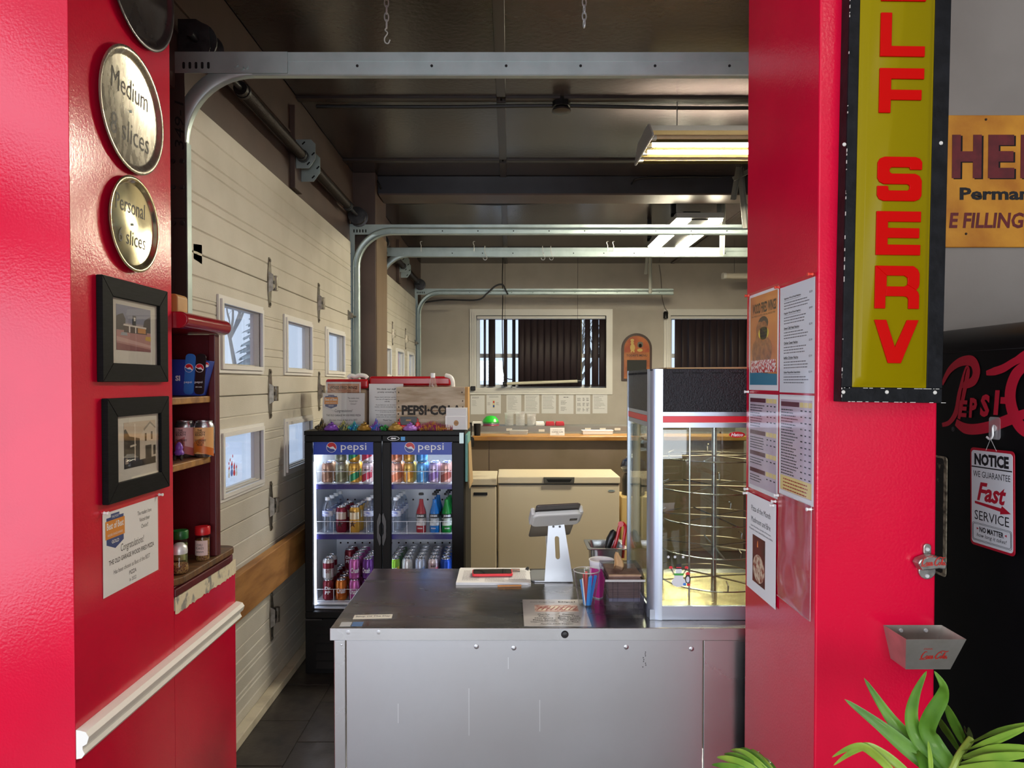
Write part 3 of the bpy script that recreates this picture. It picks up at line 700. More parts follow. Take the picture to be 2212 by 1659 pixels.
# ---------------------------------------------------------------- ceiling lamps
LAMPG = mat('lamp_housing_grey', '9a9a98', 0.4)
REFL = mat('bright_reflector', '8f7f50', 0.3, 0.9)
LIT = mat('lit_fluorescent_tube', 'ffffff', 0.4, emit='fff5de', estr=450)
LITL = mat('lit_lamp_lens', 'ffffff', 0.4, emit='fff3d4', estr=150)
DEAD = mat('unlit_tube', 'e6c9a0', 0.3)
def lamp1():
    x0, x1, y0, y1, z = 0.835, 2.06, 4.15, 4.70, 3.10
    root = thing('fluorescent_lamp', 'four-tube fluorescent ceiling lamp with bright reflector at the red pillar', 'ceiling lamp', loc=(x0, y0, z))
    hm = MB()
    for k in range(4):
        a_ = y0 + (y1 - y0) * k / 4; b_ = y0 + (y1 - y0) * (k + 1) / 4; c_ = (a_ + b_) / 2
        hm.add([(x0, a_, z - .01), (x1, a_, z - .01), (x1, c_ - .025, z + .03), (x0, c_ - .025, z + .03), (x0, c_ + .025, z + .03), (x1, c_ + .025, z + .03), (x1, b_, z - .01), (x0, b_, z - .01)],
               [(0, 3, 2, 1), (4, 7, 6, 5)])
    O('reflector', hm, REFL, root)
    hh = MB().box(x0, x1, y0 + .20, y1 - .20, z + .065, z + .115); O('housing', hh, LAMPG, root)
    for xx in (x0 - 0.012, x1): O('end_cap', MB().prism([(y0 - .01, z - .02), (y1 + .01, z - .02), (y1 + .01, z + .0), (y1 - .1, z + .09), (y0 + .1, z + .09), (y0 - .01, z + .0)], 0, 0.012, frame((xx, 0, 0), (0, 1, 0), (0, 0, 1))), LAMPG, root, bev=0.003)
    for k in range(4):
        c_ = y0 + (y1 - y0) * (k + .5) / 4
        O('tube', MB().cyl((x0 + .03, c_, z), (x1 - .03, c_, z), 0.0125), LIT if k in (1, 2) else DEAD, root, smooth=True)
        O('socket', MB().box(x0 + .002, x0 + .03, c_ - .014, c_ + .014, z - .018, z + .02), WHITE, root)
    for xx in (x0 + .2, x1 - .2):
        O('hanger_wire', MB().cyl((xx, (y0 + y1) / 2, z + .115), (xx, (y0 + y1) / 2, ZC), 0.003, n=6), STEELD, root)
lamp1()
def lamp2():
    x0, x1, y0, y1, z = 1.50, 1.93, 6.42, 7.78, 3.12
    root = thing('twin_strip_lamp', 'ceiling lamp with two lit strips, hung behind the beam', 'ceiling lamp', loc=(x0, y0, z))
    O('housing', MB().box(x0, x1, y0, y1, z + .01, z + .06), LAMPG, root, bev=0.004)
    O('louvre', MB().box(x0 + .14, x1 - .14, y0 + .02, y1 - .02, z - .005, z + .01), STEELD, root)
    for a_, b_ in ((x0 + .01, x0 + .125), (x1 - .125, x1 - .01)): O('lens', MB().box(a_, b_, y0 + .02, y1 - .02, z - .015, z + .01), LITL, root, bev=0.004)
    O('ballast_box', MB().box((x0 + x1) / 2 - .08, (x0 + x1) / 2 + .08, y0 + .3, y0 + .5, z + .06, z + .14), BLACKP, root)
    for yy in (y0 + .12, y1 - .12):
        O('mounting_bracket', MB().box(x0 - .02, x0 + .02, yy - .02, yy + .02, z + .05, ZC).box(x0 - .02, x1 + .02, yy - .02, yy + .02, z + .05, z + .075), BLACKP, root)
lamp2()
a = P(1562, 596, 9.6)
wr = thing('wrap_lamp', 'unlit white tube lamp hung at the red pillar near the back wall', 'ceiling lamp', loc=a)
O('diffuser', MB().prism(rrect(-.06, .06, -.038, .038, .03, 4), 0, 1.22, frame(a, (0, 1, 0), (0, 0, 1))), mat('cream_diffuser', 'd8d2c2', 0.4), wr, smooth=True)
O('end_cap', MB().prism(rrect(-.063, .063, -.041, .041, .032, 4), -0.008, 0.03, frame(a, (0, 1, 0), (0, 0, 1))), WHITE, wr, smooth=True)
for dx in (.15, 1.05): O('hanger_wire', MB().cyl(a + V((dx, 0, .035)), V((a.x + dx, a.y, ZC)), 0.003, n=6), STEELD, wr)
a = P(1086, 829, 10.30); b = P(1256, 823, 10.30)
tl = thing('tube_lamp', 'unlit slim tube lamp hanging level before the blind', 'lamp', loc=a)
O('tube', MB().cyl(a, b, 0.022, n=12), mat('milky_tube', 'd9d4bd', 0.35), tl, smooth=True)
for p, q in ((a, b), (b, a)): O('end_cap', MB().cyl(p, p + (q - p).normalized() * 0.06, 0.027, n=12), STEELD, tl, smooth=True)
for s_ in (0.03, 0.95):
    p = a.lerp(b, s_); O('suspension_wire', MB().cyl(p, V((p.x, p.y, ZC)), 0.0025, n=5), STEELD, tl)
cable('lamp_cord', [P(1087, 480 + 62, 10.2), P(1085, 600, 10.2), P(1086, 640, 10.24), P(1085, 700, 10.24), P(1086, 760, 10.24), P(1090, 812, 10.24), P(1112, 820, 10.24)], 0.007, 'thin black cord dropping from the ceiling to the hanging tube lamp')
cable('extension_cord', [P(905, 655, 9.9), P(960, 648, 9.86), P(1030, 648, 9.82), P(1052, 634, 9.80), P(1070, 618, 9.80), P(1085, 615, 9.80), P(1093, 628, 9.80), P(1097, 636, 9.80)], 0.011, 'black extension cord looped over the lowest track with its plug')
# ================================================================ things on the left red wall (face x = XL)
def onL(x, y, d=0.0):                       # point on the left face seen at pixel (x, y)
    return PX(x, y, XL + d)
PANM = mat('worn_aluminium', 'b9b2a2', 0.30, 0.85, col2='8e887a', scale=14, stretch=(3, 1, 1), rvar=0.08)
PANB = mat('bright_tin', 'd8cfae', 0.20, 0.95, col2='c2b78f', scale=9, rvar=0.06)
PAND = mat('dark_anodised', '5b5759', 0.32, 0.85, col2='4b484a', scale=12, rvar=0.06)
MARK = mat('scratched_marker', '3a352c', 0.6)
def pan(cx, cy, r, m, lines, label, dim=False):
    c = onL(cx, cy); root = thing('pizza_pan', label, 'pizza pan', M=fLeft(c + V((0.0015, 0, 0))), group='round pizza pans on the wall')
    prof_ = [(0.0, 0.004), (r * .86, 0.004), (r * .89, 0.006), (r * .93, 0.013), (r * .965, 0.016), (r, 0.016), (r + .003, 0.0135), (r, 0.011), (r * .96, .011), (r * .92, .008), (r * .88, 0.0), (0, 0.0)]
    pr = [(max(a_, 1e-4), b_) for a_, b_ in reversed(prof_)]
    O('dish', MB().lathe(pr, 56, capb=False, capt=False), m, root, world=False, smooth=True, ang=60)
    for s_, lx, ly, lw, lh in lines: t = MB(); addtext(t, s_, lx * r, ly * r, lw * r, lh * r, 0.0046, shear=0.1); O('lettering', t, MARK, root, world=False)
    O('nail', MB().lathe([(.0035, .004), (.0035, .007), (.0015, .008)], 10), STEEL, root, world=False)
pan(297, -45, 0.178, PAND, [('Large', 0, 0.15, .7, .35)], 'dark grey round pan cut by the top of the picture')
pan(277, 241, 0.160, PANM, [('Medium', 0, .36, 1.15, .34), ('8 slices', 0, -.36, 1.2, .36)], 'round aluminium pan marked Medium, between two other pans')
pan(281, 485, 0.124, PANB, [('Personal', -.05, .38, 1.2, .34), ('6 slices', 0, -.30, 1.1, .32)], 'shiny small round pan, lowest of the three')
# framed photographs
FRM = mat('black_stained_frame', '0a0a0b', 0.65, spec=.12, col2='111113', scale=30, stretch=(1, 8, 1))
MATB = mat('cream_mat_board', 'd8d4c8', 0.8)
def photo1(w_, h_):
    """small colour snapshot: sky, trees, canopy, forecourt, all printed flat"""
    L = []
    def q(col, *p): L.append((col, [(a_ * w_, b_ * h_) for a_, b_ in p]))
    q('7d7f95', (0, .55), (1, .55), (1, 1), (0, 1)); q('9a9099', (0, .5), (1, .5), (1, .62), (0, .62))
    q('3b2f33', (0, .45), (.24, .45), (.25, .7), (.18, .82), (.06, .78), (0, .74)); q('3b2f33', (.74, .45), (1, .45), (1, .84), (.92, .80), (.80, .72))
    q('b3807c', (0, 0), (1, 0), (1, .44), (0, .44)); q('c9a29c', (0, .2), (1, .1), (1, .16), (0, .30)); q('8a4d52', (0, 0), (1, 0), (1, .06), (0, .16))
    q('4a3634', (.2, .40), (.88, .40), (.86, .55), (.22, .55)); q('d9cfc6', (.18, .55), (.86, .53), (.86, .57), (.20, .59))
    q('c98a4a', (.6, .42), (.84, .42), (.84, .53), (.6, .53)); q('e4dcd4', (.34, .41), (.38, .41), (.38, .55), (.34, .55)); q('e4dcd4', (.52, .41), (.55, .41), (.55, .55), (.52, .55))
    q('262326', (.45, .58), (.55, .58), (.55, .80), (.45, .80)); q('d9d4cc', (.48, .68), (.53, .68), (.53, .76), (.48, .76)); q('caa33c', (.82, .27), (1, .25), (1, .36), (.84, .36)); q('9aa0aa', (.1, .33), (.3, .33), (.28, .40), (.13, .40))
    return L
def photo2(w_, h_):
    L = []
    def q(col, *p): L.append((col, [(a_ * w_, b_ * h_) for a_, b_ in p]))
    q('cbb9a2', (0, .45), (1, .45), (1, 1), (0, 1)); q('4a4038', (0, 0), (1, 0), (1, .46), (0, .46)); q('3a322d', (0, .2), (.14, .2), (.16, .7), (.05, .86), (0, .84))
    q('2d2825', (.12, .12), (.48, .12), (.48, .62), (.12, .70)); q('cfc4b2', (.48, .14), (1, .16), (1, .84), (.82, .98), (.62, .82), (.48, .64))
    q('8f8474', (.6, .82), (.82, .98), (1, .84), (1, .80), (.82, .93), (.62, .77)); q('2a2522', (.66, .14), (.86, .14), (.86, .44), (.66, .44))
    q('3a332e', (.64, .54), (.70, .54), (.70, .72), (.64, .72)); q('3a332e', (.84, .56), (.90, .56), (.90, .74), (.84, .74)); q('d6cdbd', (.18, .45), (.36, .47), (.36, .51), (.18, .49))
    q('e6dccb', (.31, .14), (.34, .14), (.34, .96), (.31, .96)); q('2a2522', (.92, .2), (1, .2), (1, .42), (.92, .42)); q('17130f', (0, 0), (1, 0), (1, .14), (0, .12)); q('a79a88', (.02, .10), (.12, .10), (.10, .22), (.03, .22))
    return L
def pframe(x0, x1, z0, z1, Y0, Y1, pic, label):
    W, H = Y1 - Y0, z1 - z0
    root = thing('picture_frame', label, 'picture frame', M=fLeft((XL + .001, Y0, z0)))
    b = 0.048; th = 0.016; f = MB()
    for p in ([(0, 0), (W, 0), (W - b, b), (b, b)], [(W, 0), (W, H), (W - b, H - b), (W - b, b)], [(W, H), (0, H), (b, H - b), (W - b, H - b)], [(0, H), (0, 0), (b, b), (b, H - b)]):
        f.prism(p, 0, th)
    O('frame', f, FRM, root, world=False, bev=0.0012, bseg=1)
    O('mat_board', MB().box(b - .002, W - b + .002, b - .002, H - b + .002, 0.003, 0.006), MATB, root, world=False)
    ox, oy, pw, ph = pic[1]; bk = O('photograph', MB().box(ox, ox + pw, oy, oy + ph, .006, .0063), mat('photo_base', '877a74', .4), root, world=False)
    cols = {}
    for i, (c_, poly) in enumerate(pic[0](pw, ph)):
        cols.setdefault(c_, MB()).flat([(ox + a_, oy + b_) for a_, b_ in poly], .0065 + .00006 * i)
    ms = MB(); ml = []
    for c_, m in cols.items():
        ms.c = len(ml); ml.append(mat('photo_' + c_, c_, .35)); ms.add(m.v, m.f)
    O('print', ms, ml, bk, world=False)
    O('glazing', MB().box(b - .001, W - b + .001, b - .001, H - b + .001, .0105, .0115), glassmat('picture_glass', refl=0.015), root, world=False)
a = PX(219, 592.5, -1.001); b = PX(361, 627.5, -1.001); c = PX(222, 825, -1.001)
pframe(0, 0, c.z, a.z, a.y, b.y, (photo1, (0.078, 0.083, 0.175, 0.118)), 'black framed colour photograph of a filling station, under the shiny small pan')
a = PX(230.4, 861, -1.001); b = PX(364, 856, -1.001); c = PX(232, 1091.5, -1.001)
pframe(0, 0, c.z, a.z, a.y, b.y, (photo2, (0.092, 0.078, 0.165, 0.122)), 'black framed sepia photograph of an old white building, above the pinned certificate')
# certificate in a sleeve
BADGEB = mat('badge_navy', '24407e', .5); BADGEO = mat('badge_orange', 'dc8a2e', .5)
def certificate(root, W, H, z=0.0, cut=0.0):
    s_ = O('sheet', MB().box(0, W, 0, H, z, z + .0004), PAPER, root, world=False); z += .0006
    bx, by = W * .20, H * .80; u = W / .279
    e = O('emblem', MB().flat([(bx - .040 * u, by - .040 * u), (bx, by - .055 * u), (bx + .040 * u, by - .040 * u), (bx + .040 * u, by + .028 * u), (bx + .02 * u, by + .028 * u), (bx + .02 * u, by + .036 * u), (bx - .02 * u, by + .036 * u), (bx - .02 * u, by + .028 * u), (bx - .040 * u, by + .028 * u)], z), BADGEB, root, world=False)
    O('banner', MB().flat([(bx - .045 * u, by - .026 * u), (bx + .045 * u, by - .026 * u), (bx + .045 * u, by + .020 * u), (bx - .045 * u, by + .020 * u)], z + .0002), BADGEO, e, world=False)
    t = MB(); addtext(t, 'Best of Best', bx, by + .006 * u, .078 * u, .018 * u, z + .0004, bold=.02); addtext(t, 'GOLD', bx, by - .036 * u, .034 * u, .009 * u, z + .0004, bold=.02)
    addtext(t, 'READERS CHOICE AWARDS', bx, by - .017 * u, .07 * u, .006 * u, z + .0004); addtext(t, 'THE POST', bx, by + .028 * u, .034 * u, .006 * u, z + .0004)
    O('lettering', t, PAPER, e, world=False)
    t = MB()
    for k, l in enumerate(('The readers have', 'Voiced their', 'Choice!!')): addtext(t, l, W * .73, H * .86 - k * .019 * u, len(l) * .0047 * u, .011 * u, z)
    addtext(t, 'Congratulations!', W * .50, H * .50, W * .42, .026 * u, z, shear=.12)
    addtext(t, 'THE OLD GARAGE WOOD FIRED PIZZA', W * .5, H * .385, W * .82, .0125 * u, z, bold=.012)
    addtext(t, 'Has been chosen as Best of the BEST', W * .5, H * .255, W * .66, .0115 * u, z)
    addtext(t, 'PIZZA', W * .5, H * .155, .036 * u, .0105 * u, z, bold=.012); addtext(t, 'In 2022', W * .5, H * .065, .034 * u, .0095 * u, z)
    O('lettering', t, INK, root, world=False); return s_
def pin(root, x, y, z, m):
    O('push_pin', MB().lathe([(.0008, -.004), (.0008, .001), (.0045, .002), (.003, .004), (.0032, .010), (.0045, .012), (.004, .014)], 10, o=(x, y, z)), m, root, world=False, smooth=True)
a = PX(222, 1108, XL + .004); c = PX(226, 1297, XL + .004)
ct = thing('certificate', 'pinned plastic-sleeved certificate on the red wall, below the framed photographs', 'certificate', M=fLeft((XL + .0015, a.y + .003, a.z - .216)))
certificate(ct, .279, .212)
O('sleeve', MB().box(-.008, .285, -.004, .222, .0016, .0019), SLEEVE, ct, world=False)
pin(ct, .0, .215, .002, PINW); pin(ct, .279, .217, .002, PINW)

# ================================================================ red shelf unit on the half wall
X0S = -1.33
sh = thing('shelf_unit', 'oxblood red open shelf standing on the half wall, with wooden boards', 'shelf', loc=(XL, YB, 1.06))
O('back_panel', MB().box(X0S, X0S + .012, YB + .004, 2.462, 1.062, 1.822), REDB, sh)
O('end_panel', MB().box(X0S, XL + .012, 2.455, 2.470, 1.062, 1.822), REDB, sh)
O('end_stile', MB().box(XL - .012, XL + .012, 2.436, 2.456, 1.062, 1.822), REDB, sh, bev=0.003)
cap = MB(); pr = [(X0S, 0.0), (XL + .022, 0.0)] + [(XL + .022 + .025 * math.sin(t), .025 - .025 * math.cos(t)) for t in (math.pi * k / 10 for k in range(11))] + [(X0S, .05)]
cap.prism(pr, YB + .004, 2.492, Matrix(((1, 0, 0, 0), (0, 0, 1, 0), (0, 1, 0, 1.823), (0, 0, 0, 1))))
O('cap', cap, mat('red_gloss_cap', '8e1420', 0.18), sh, smooth=True, bev=0.004)
BOARD = mat('old_oiled_board', '6f4d2a', 0.5, col2='4a331d', scale=9, stretch=(1, 4, 1), bump=0.15, bscale=30)
BEDGE = mat('worn_board_edge', 'a97a3c', 0.5, col2='7a5124', scale=20)
for z in (1.612, 1.407):
    O('shelf_board', MB().box(X0S + .012, XL - .017, YB + .006, 2.454, z - .022, z), BOARD, sh, bev=0.003)
    O('board_edge', MB().box(XL - .0165, XL - .004, YB + .006, 2.436, z - .022, z), BEDGE, sh, bev=0.003)
O('angle_bracket', MB().box(X0S + .25, XL - .02, 2.168, 2.172, 1.335, 1.385).box(XL - .08, XL - .02, 2.166, 2.19, 1.322, 1.34), REDB, sh)
# moulded tray and the wooden ledge on the half wall
tr = MB(); outl = [(-1.34, YB + .004)] + [(XL + .004, YB + .004), (XL + .010, 2.56), (XL + .004, 2.60), (XL - .03, 2.618), (-1.34, 2.618)]
tr.prism(outl, 1.005, 1.030); tr.prism([(x - (.006 if x > -1.3 else 0), y) for x, y in outl], 1.030, 1.037)
O('moulding', tr, REDB, sh, bev=0.006)
ld = [(-1.34, YB + .004), (XL - .005, YB + .004), (XL + .012, 2.19), (XL + .016, 2.54)] + [(XL - .024 + .04 * math.cos(t), 2.57 + .04 * math.sin(t)) for t in (R90 * k / 6 for k in range(7))] + [(-1.34, 2.61)]
O('ledge_board', MB().prism(ld, 1.0375, 1.0605), BOARD, sh, bev=0.004)
# ---- things on the shelves
PB = mat('cola_blue_card', '1f3f9e', 0.4, col2='1b3588', scale=3)
PR_ = mat('cola_red', 'd0202c', .4); PWH = mat('cola_white', 'eef1f5', .4); PBL = mat('cola_mid_blue', '2a6fc0', .4); PBK = mat('zero_black', '141416', .35)
def globe(mb_r, mb_w, mb_b, cx, cy, r, z, M=None, rot=-25):
    """round emblem: red cap, white wave, blue base"""
    n = 22; a0 = math.radians(rot)
    def pt(t, k=1.0): return (cx + r * k * math.cos(t), cy + r * k * math.sin(t))
    mb_w.flat([pt(2 * math.pi * k / n, 1.08) for k in range(n)], z, M)
    A_ = [a0 + math.pi * k / 12 for k in range(13)]
    mb_r.flat([pt(t) for t in A_] + [(cx + r * (-.5) * math.cos(a0), cy - r * .02), (cx + r * .35 * math.cos(a0), cy + r * .22)], z + .0002, M)
    B_ = [a0 + math.radians(195) + math.radians(150) * k / 10 for k in range(11)]
    mb_b.flat([pt(t) for t in B_] + [(cx + r * .45, cy - r * .35), (cx - r * .2, cy - r * .30)], z + .0002, M)
zt = 1.613
bx = thing('drink_carton', 'blue cola carton with two printed cans, on the top shelf', 'carton', loc=(XL - .02, 2.30, zt))
def cq(x0, x1, y0, y1): pass
Mx = fFront((0, 2.40, 0)); l = P(372, 800, 2.40); r = P(455, 800, 2.40); zb = zt + .001
bodyp = [(l.x - .06, zb), (P(437, 850, 2.40).x, zb), (P(456, 780, 2.40).x, P(456, 780, 2.40).z), (P(440, 780, 2.4).x, P(440, 778, 2.4).z), (l.x - .06, P(440, 775, 2.4).z)]
O('carton', MB().prism(bodyp, -0.03, 0.012, Mx), PB, bx, bev=0.001)
for nm, xc, m, fg in (('cola_can_print', 406, PBL, 0), ('zero_can_print', 429, PBK, 1)):
    p = P(xc, 805, 2.385); cpr = rrect(p.x - .0165, p.x + .0165, zb + .004, P(xc, 764, 2.385).z, .013, 4)
    o = O(nm, MB().prism(cpr, 0.0005, 0.003, fFront((0, 2.388, 0)) @ T(p.x, zb, 0) @ RZ(-4) @ T(-p.x, -zb, 0)), m, bx)
    rm, wm, bm = MB(), MB(), MB(); Mg = fFront((0, 2.3845, 0)); g_ = P(xc + 2, 795, 2.3845); globe(rm, wm, bm, g_.x, g_.z, .0135, 0, Mg)
    O('emblem', wm, PWH, o); O('emblem_red', rm, PR_, o); O('emblem_blue', bm, PBL if not fg else PBK, o)
    t = MB(); q = P(xc, 826, 2.3845); addtext(t, 'pepsi', q.x, q.z, .026, .009, 0.0002, Mg); O('lettering', t, PWH, o)
    if fg: t = MB(); q = P(xc, 836, 2.3845); addtext(t, 'ZERO SUGAR', q.x, q.z, .022, .004, 0.0002, Mg); O('lettering', t, PWH, o)
rm, wm, bm = MB(), MB(), MB(); g_ = P(446, 788, 2.387); Mg = fFront((0, 2.387, 0)); globe(rm, wm, bm, g_.x, g_.z, .008, 0, Mg)
O('emblem', wm, PWH, bx); O('emblem_red', rm, PR_, bx); t = MB(); q = P(384, 817, 2.387); addtext(t, 'SI', q.x, q.z, .016, .018, .0002, Mg, bold=.04); O('lettering', t, PWH, bx)
ALU = mat('brushed_can_aluminium', 'c9ccd0', 0.25, 0.95)
CANP = [(.0, 0), (.024, 0), (.027, .004), (.033, .012), (.033, .100), (.030, .110), (.0265, .117)]
LIDP = [(.0265, .117), (.0275, .119), (.0270, .1215), (.0245, .1215), (.0235, .1185), (.0, .1185)]
def can(name, label, loc, m, cat='can', group=None, art=None, tilt=0, parent=None, hgt=1.0, rad=1.0):
    root = thing(name, label, cat, loc=loc, group=group); root.rotation_euler = (0, 0, tilt)
    f = lambda pr: [(max(a_ * rad, 1e-4), b_ * hgt) for a_, b_ in pr]
    O('body', MB().lathe(f(CANP), 20, capb=False, capt=False), m, root, world=False, smooth=True, ang=35)
    O('lid', MB().lathe(f(LIDP), 20, capb=False, capt=False), ALU, root, world=False, smooth=True, ang=35)
    if art: art(root)
    return root
def wraptext(root, s_, z, w_, h_, m, name='lettering', r=.0336, bold=.02, shear=0, a0=0.0, line=1.0):
    """text bent round a can, facing -Y"""
    vs, fs, x0, x1, y0, y1 = textgeo(s_, bold=bold, shear=shear, align='CENTER', line=line); mb = MB(); sx = w_ / (x1 - x0); sy = h_ / (y1 - y0); out = []
    for p in vs:
        u = (p.x - (x0 + x1) / 2) * sx; t = u / r + a0; out.append(V((r * math.sin(t), -r * math.cos(t), z + (p.y - (y0 + y1) / 2) * sy)))
    mb.add(out, fs); return O(name, mb, m, root, world=False)
def wrapband(root, z0, z1, a0, a1, m, name='label_band', r=.0334, slope=0.0, n=10):
    mb = MB(); mb.grid(lambda u, v: V((r * math.sin(a0 + (a1 - a0) * u), -r * math.cos(a0 + (a1 - a0) * u), z0 + (z1 - z0) * v + slope * (u - .5))), n, 1)
    return O(name, mb, m, root, world=False, smooth=True)
def craft(c1, c2, c3, words):
    def f(root):
        wrapband(root, .012, .10, -1.5, 1.5, mat('craft_' + c1, c1, .45), r=.0333)
        wrapband(root, .016, .055, -1.3, 0.4, mat('craft_' + c2, c2, .45), r=.0335, slope=.03, name='label_shape'); wrapband(root, .012, .038, -.5, 1.5, mat('craft_' + c3, c3, .45), r=.0336, slope=-.02, name='label_shape')
        wraptext(root, words[0], .083, .036, .022, INK, r=.0339, line=.8); wraptext(root, words[1], .050, .040, .022, INK, r=.0339, line=.8)
    return f
def base(x, y, Y, z): p = P(x, y, Y); return (p.x, Y, z)
can('soda_can', 'silver can with a pink craft soda label, on the middle shelf', base(400, 985, 2.40, 1.408), ALU, art=craft('d9a9a6', 'c66f6a', 'b9605c', ('THE\nCOUNTY\nBOUNTY', 'STRAWBERRY\n& BASIL\nFRAISE')))
can('soda_can', 'silver can with an orange craft soda label, on the middle shelf', base(441, 985, 2.40, 1.408), ALU, art=craft('dda667', 'd0762a', 'c86a22', ('THE\nCOUNTY\nBOUNTY', 'GOOSEBERRY\n& PEACH\nPECHE')))
PURP = mat('purple_print_plastic', '7a4fb0', 0.3, col2='9a6fd0', scale=30)
p = base(387, 990, 2.30, 1.408); pf = thing('purple_figurine', 'small purple printed figurine on a wheel, middle shelf by the wall', 'figurine', loc=p)
O('body', MB().lathe([(.0, .012), (.013, .016), (.016, .024), (.011, .032), (.013, .040), (.008, .052), (.002, .058)], 12), PURP, pf, world=False, smooth=True)
for dx in (-.011, .011): O('wheel', MB().cyl((dx - .002, -.008, .009), (dx + .002, -.008, .009), .009, n=12), BLACKP, pf, world=False)
SPICE = mat('chilli_flakes', '5a2d18', .7, col2='b08a4a', scale=220); HERB = mat('dried_herbs', '4c5a26', .7, col2='7d8a44', scale=200)
CLEAR = glassmat('clear_plastic', refl=0.01, tint='f4f6f6', fres=1.3)
def spicejar(loc, lidc, content, lab, label, words):
    root = thing('spice_jar', label, 'jar', loc=loc)
    O('contents', MB().lathe([(.0, .001), (.021, .001), (.0215, .07), (.0, .071)], 18), content, root, world=False, smooth=True)
    O('jar', MB().lathe([(.0225, 0), (.0235, .004), (.0235, .082), (.021, .088)], 20, capb=True, capt=False), CLEAR, root, world=False, smooth=True)
    O('lid', MB().lathe([(.0245, .086), (.025, .09), (.025, .110), (.023, .113), (.0, .113)], 20), lidc, root, world=False, smooth=True)
    wrapband(root, .018, .068, -1.1, 1.1, lab, r=.0239, name='label')
    wraptext(root, words, .043, .026, .030, INK, r=.0242, bold=0)
    return root
spicejar(base(438, 1196, 2.395, 1.061), mat('red_lid', 'c01a22', .3), SPICE, mat('jar_label_pink', 'dcc0b8', .6), 'spice jar with a red lid on the wooden ledge', 'CHILI\nFLAKES\nmmmm')
spicejar(base(390, 1215, 2.33, 1.061), mat('green_lid', '14662c', .3), HERB, mat('jar_label_green', 'ccd68a', .6), 'herb jar with a green lid on the wooden ledge', 'ITALIAN\nHERBS')
gs = thing('glass_shaker', 'glass chilli shaker with a metal top, wooden ledge by the wall', 'shaker', loc=base(388, 1237, 2.225, 1.061))
O('contents', MB().lathe([(.0, .002), (.022, .002), (.027, .012), (.024, .03), (.0, .032)], 18), SPICE, gs, world=False, smooth=True)
O('jar', MB().lathe([(.024, 0), (.029, .008), (.027, .030), (.021, .05), (.022, .064)], 20, capt=False), CLEAR, gs, world=False, smooth=True)
O('top', MB().lathe([(.0235, .062), (.024, .072), (.022, .084), (.012, .094), (.0, .096)], 18), CHROME, gs, world=False, smooth=True)
tag(O('wood_offcut', MB().prism(rrect(-.02, .018, 0, .065, .014, 4), -.02, .05, frame((P(388, 680, 2.3).x, 2.30, 1.8736), (1, 0, 0), (0, 0, 1))), WOODL, bev=.003), 'pale wood offcut lying on top of the red shelf cap', 'wood block')
cl = thing('window_cling', 'snowmen gel stickers on the lower garage door window by the shelf', 'sticker', M=fLeft((XD - .0255, 3.36, 1.225)))
for k, (dx, dy, s_, c_) in enumerate(((-.045, 0, 1.0, 'dbe6f5'), (-.012, .008, 1.25, '6a86d8'), (.018, .004, 1.1, 'd84a52'), (.045, -.002, .95, 'dbe6f5'))):
    m = MB().flat(ell(dx, dy, .012 * s_, .014 * s_, 14), 0).flat(ell(dx, dy + .022 * s_, .009 * s_, .009 * s_, 12), .0001)
    o = O('figure', m, mat('gel_' + c_, c_, .4), cl, world=False)
    O('hat', MB().flat([(dx - .009 * s_, dy + .028 * s_), (dx + .009 * s_, dy + .028 * s_), (dx + .003, dy + .046 * s_)], .0002), mat('gel_hat_red', 'c92836', .4), o, world=False)
for dx, dy in ((-.03, .07), (.0, .085), (-.045, .055)): O('ornament', MB().flat(ell(dx, dy, .005, .008, 8), 0), mat('gel_hat_red', 'c92836', .4), cl, world=False)
# ================================================================ stainless counter
SSTOP = mat('worn_stainless_top', 'b4b0ac', 0.25, 1.0, col2='9b9895', scale=4, stretch=(1, 3, 1), rvar=0.05, bump=0.02, bscale=9)
SSPAN = mat('stainless_panel', 'b9bbbf', 0.36, 1.0, col2='b1b3b7', scale=2.5, rvar=0.04, bump=0.03, bscale=5)
SSEDGE = mat('stainless_edge', 'c2c5c8', 0.27, 1.0, rvar=0.03, scale=3)
ZK = 0.90
YK0 = PZ(900, 1357, ZK).y; YK1 = PZ(900, 1228, ZK).y; XK0 = PZ(713, 1357, ZK).x; XK1 = 0.975
ctr = thing('steel_counter', 'stainless steel counter with dented front panel and dark worn top', 'counter', loc=(0, YK0, 0))
O('worktop', MB().box(XK0, XK1, YK0 + .002, YK1, ZK - .036, ZK), SSTOP, ctr, bev=0.003)
O('front_rim', MB().box(XK0 - .0005, XK1, YK0, YK0 + .0018, ZK - .038, ZK - .0006), SSEDGE, ctr, bev=0.0006, bseg=1)
xa, xb, xc, xd = (P(x, 1500, YK0 + .014).x for x in (722, 747.5, 1519, 1613))
O('corner_post', MB().box(xa, xb - .001, YK0 + .012, YK0 + .05, .05, ZK - .042), SSEDGE, ctr, bev=0.002)
O('front_panel', MB().box(xb + .001, xc - .0015, YK0 + .014, YK0 + .02, .05, ZK - .042), SSPAN, ctr, bev=0.0015)
O('end_panel', MB().box(xc + .001, XK1, YK0 + .013, YK0 + .02, .05, ZK - .043), SSEDGE, ctr, bev=0.002)
O('side_panel', MB().box(xa, xa + .006, YK0 + .05, YK1 - .02, .05, ZK - .04), SSPAN, ctr)
O('under_shelf', MB().box(xa + .008, XK1 - .01, YK0 + .03, YK1 - .02, .15, .17), SSPAN, ctr)
for x, y in ((xa + .02, YK0 + .05), (XK1 - .03, YK0 + .05), (xa + .03, YK1 - .05), (XK1 - .03, YK1 - .05)): O('leg', MB().cyl((x, y, 0), (x, y, .86), .019), SSEDGE, ctr, smooth=True)
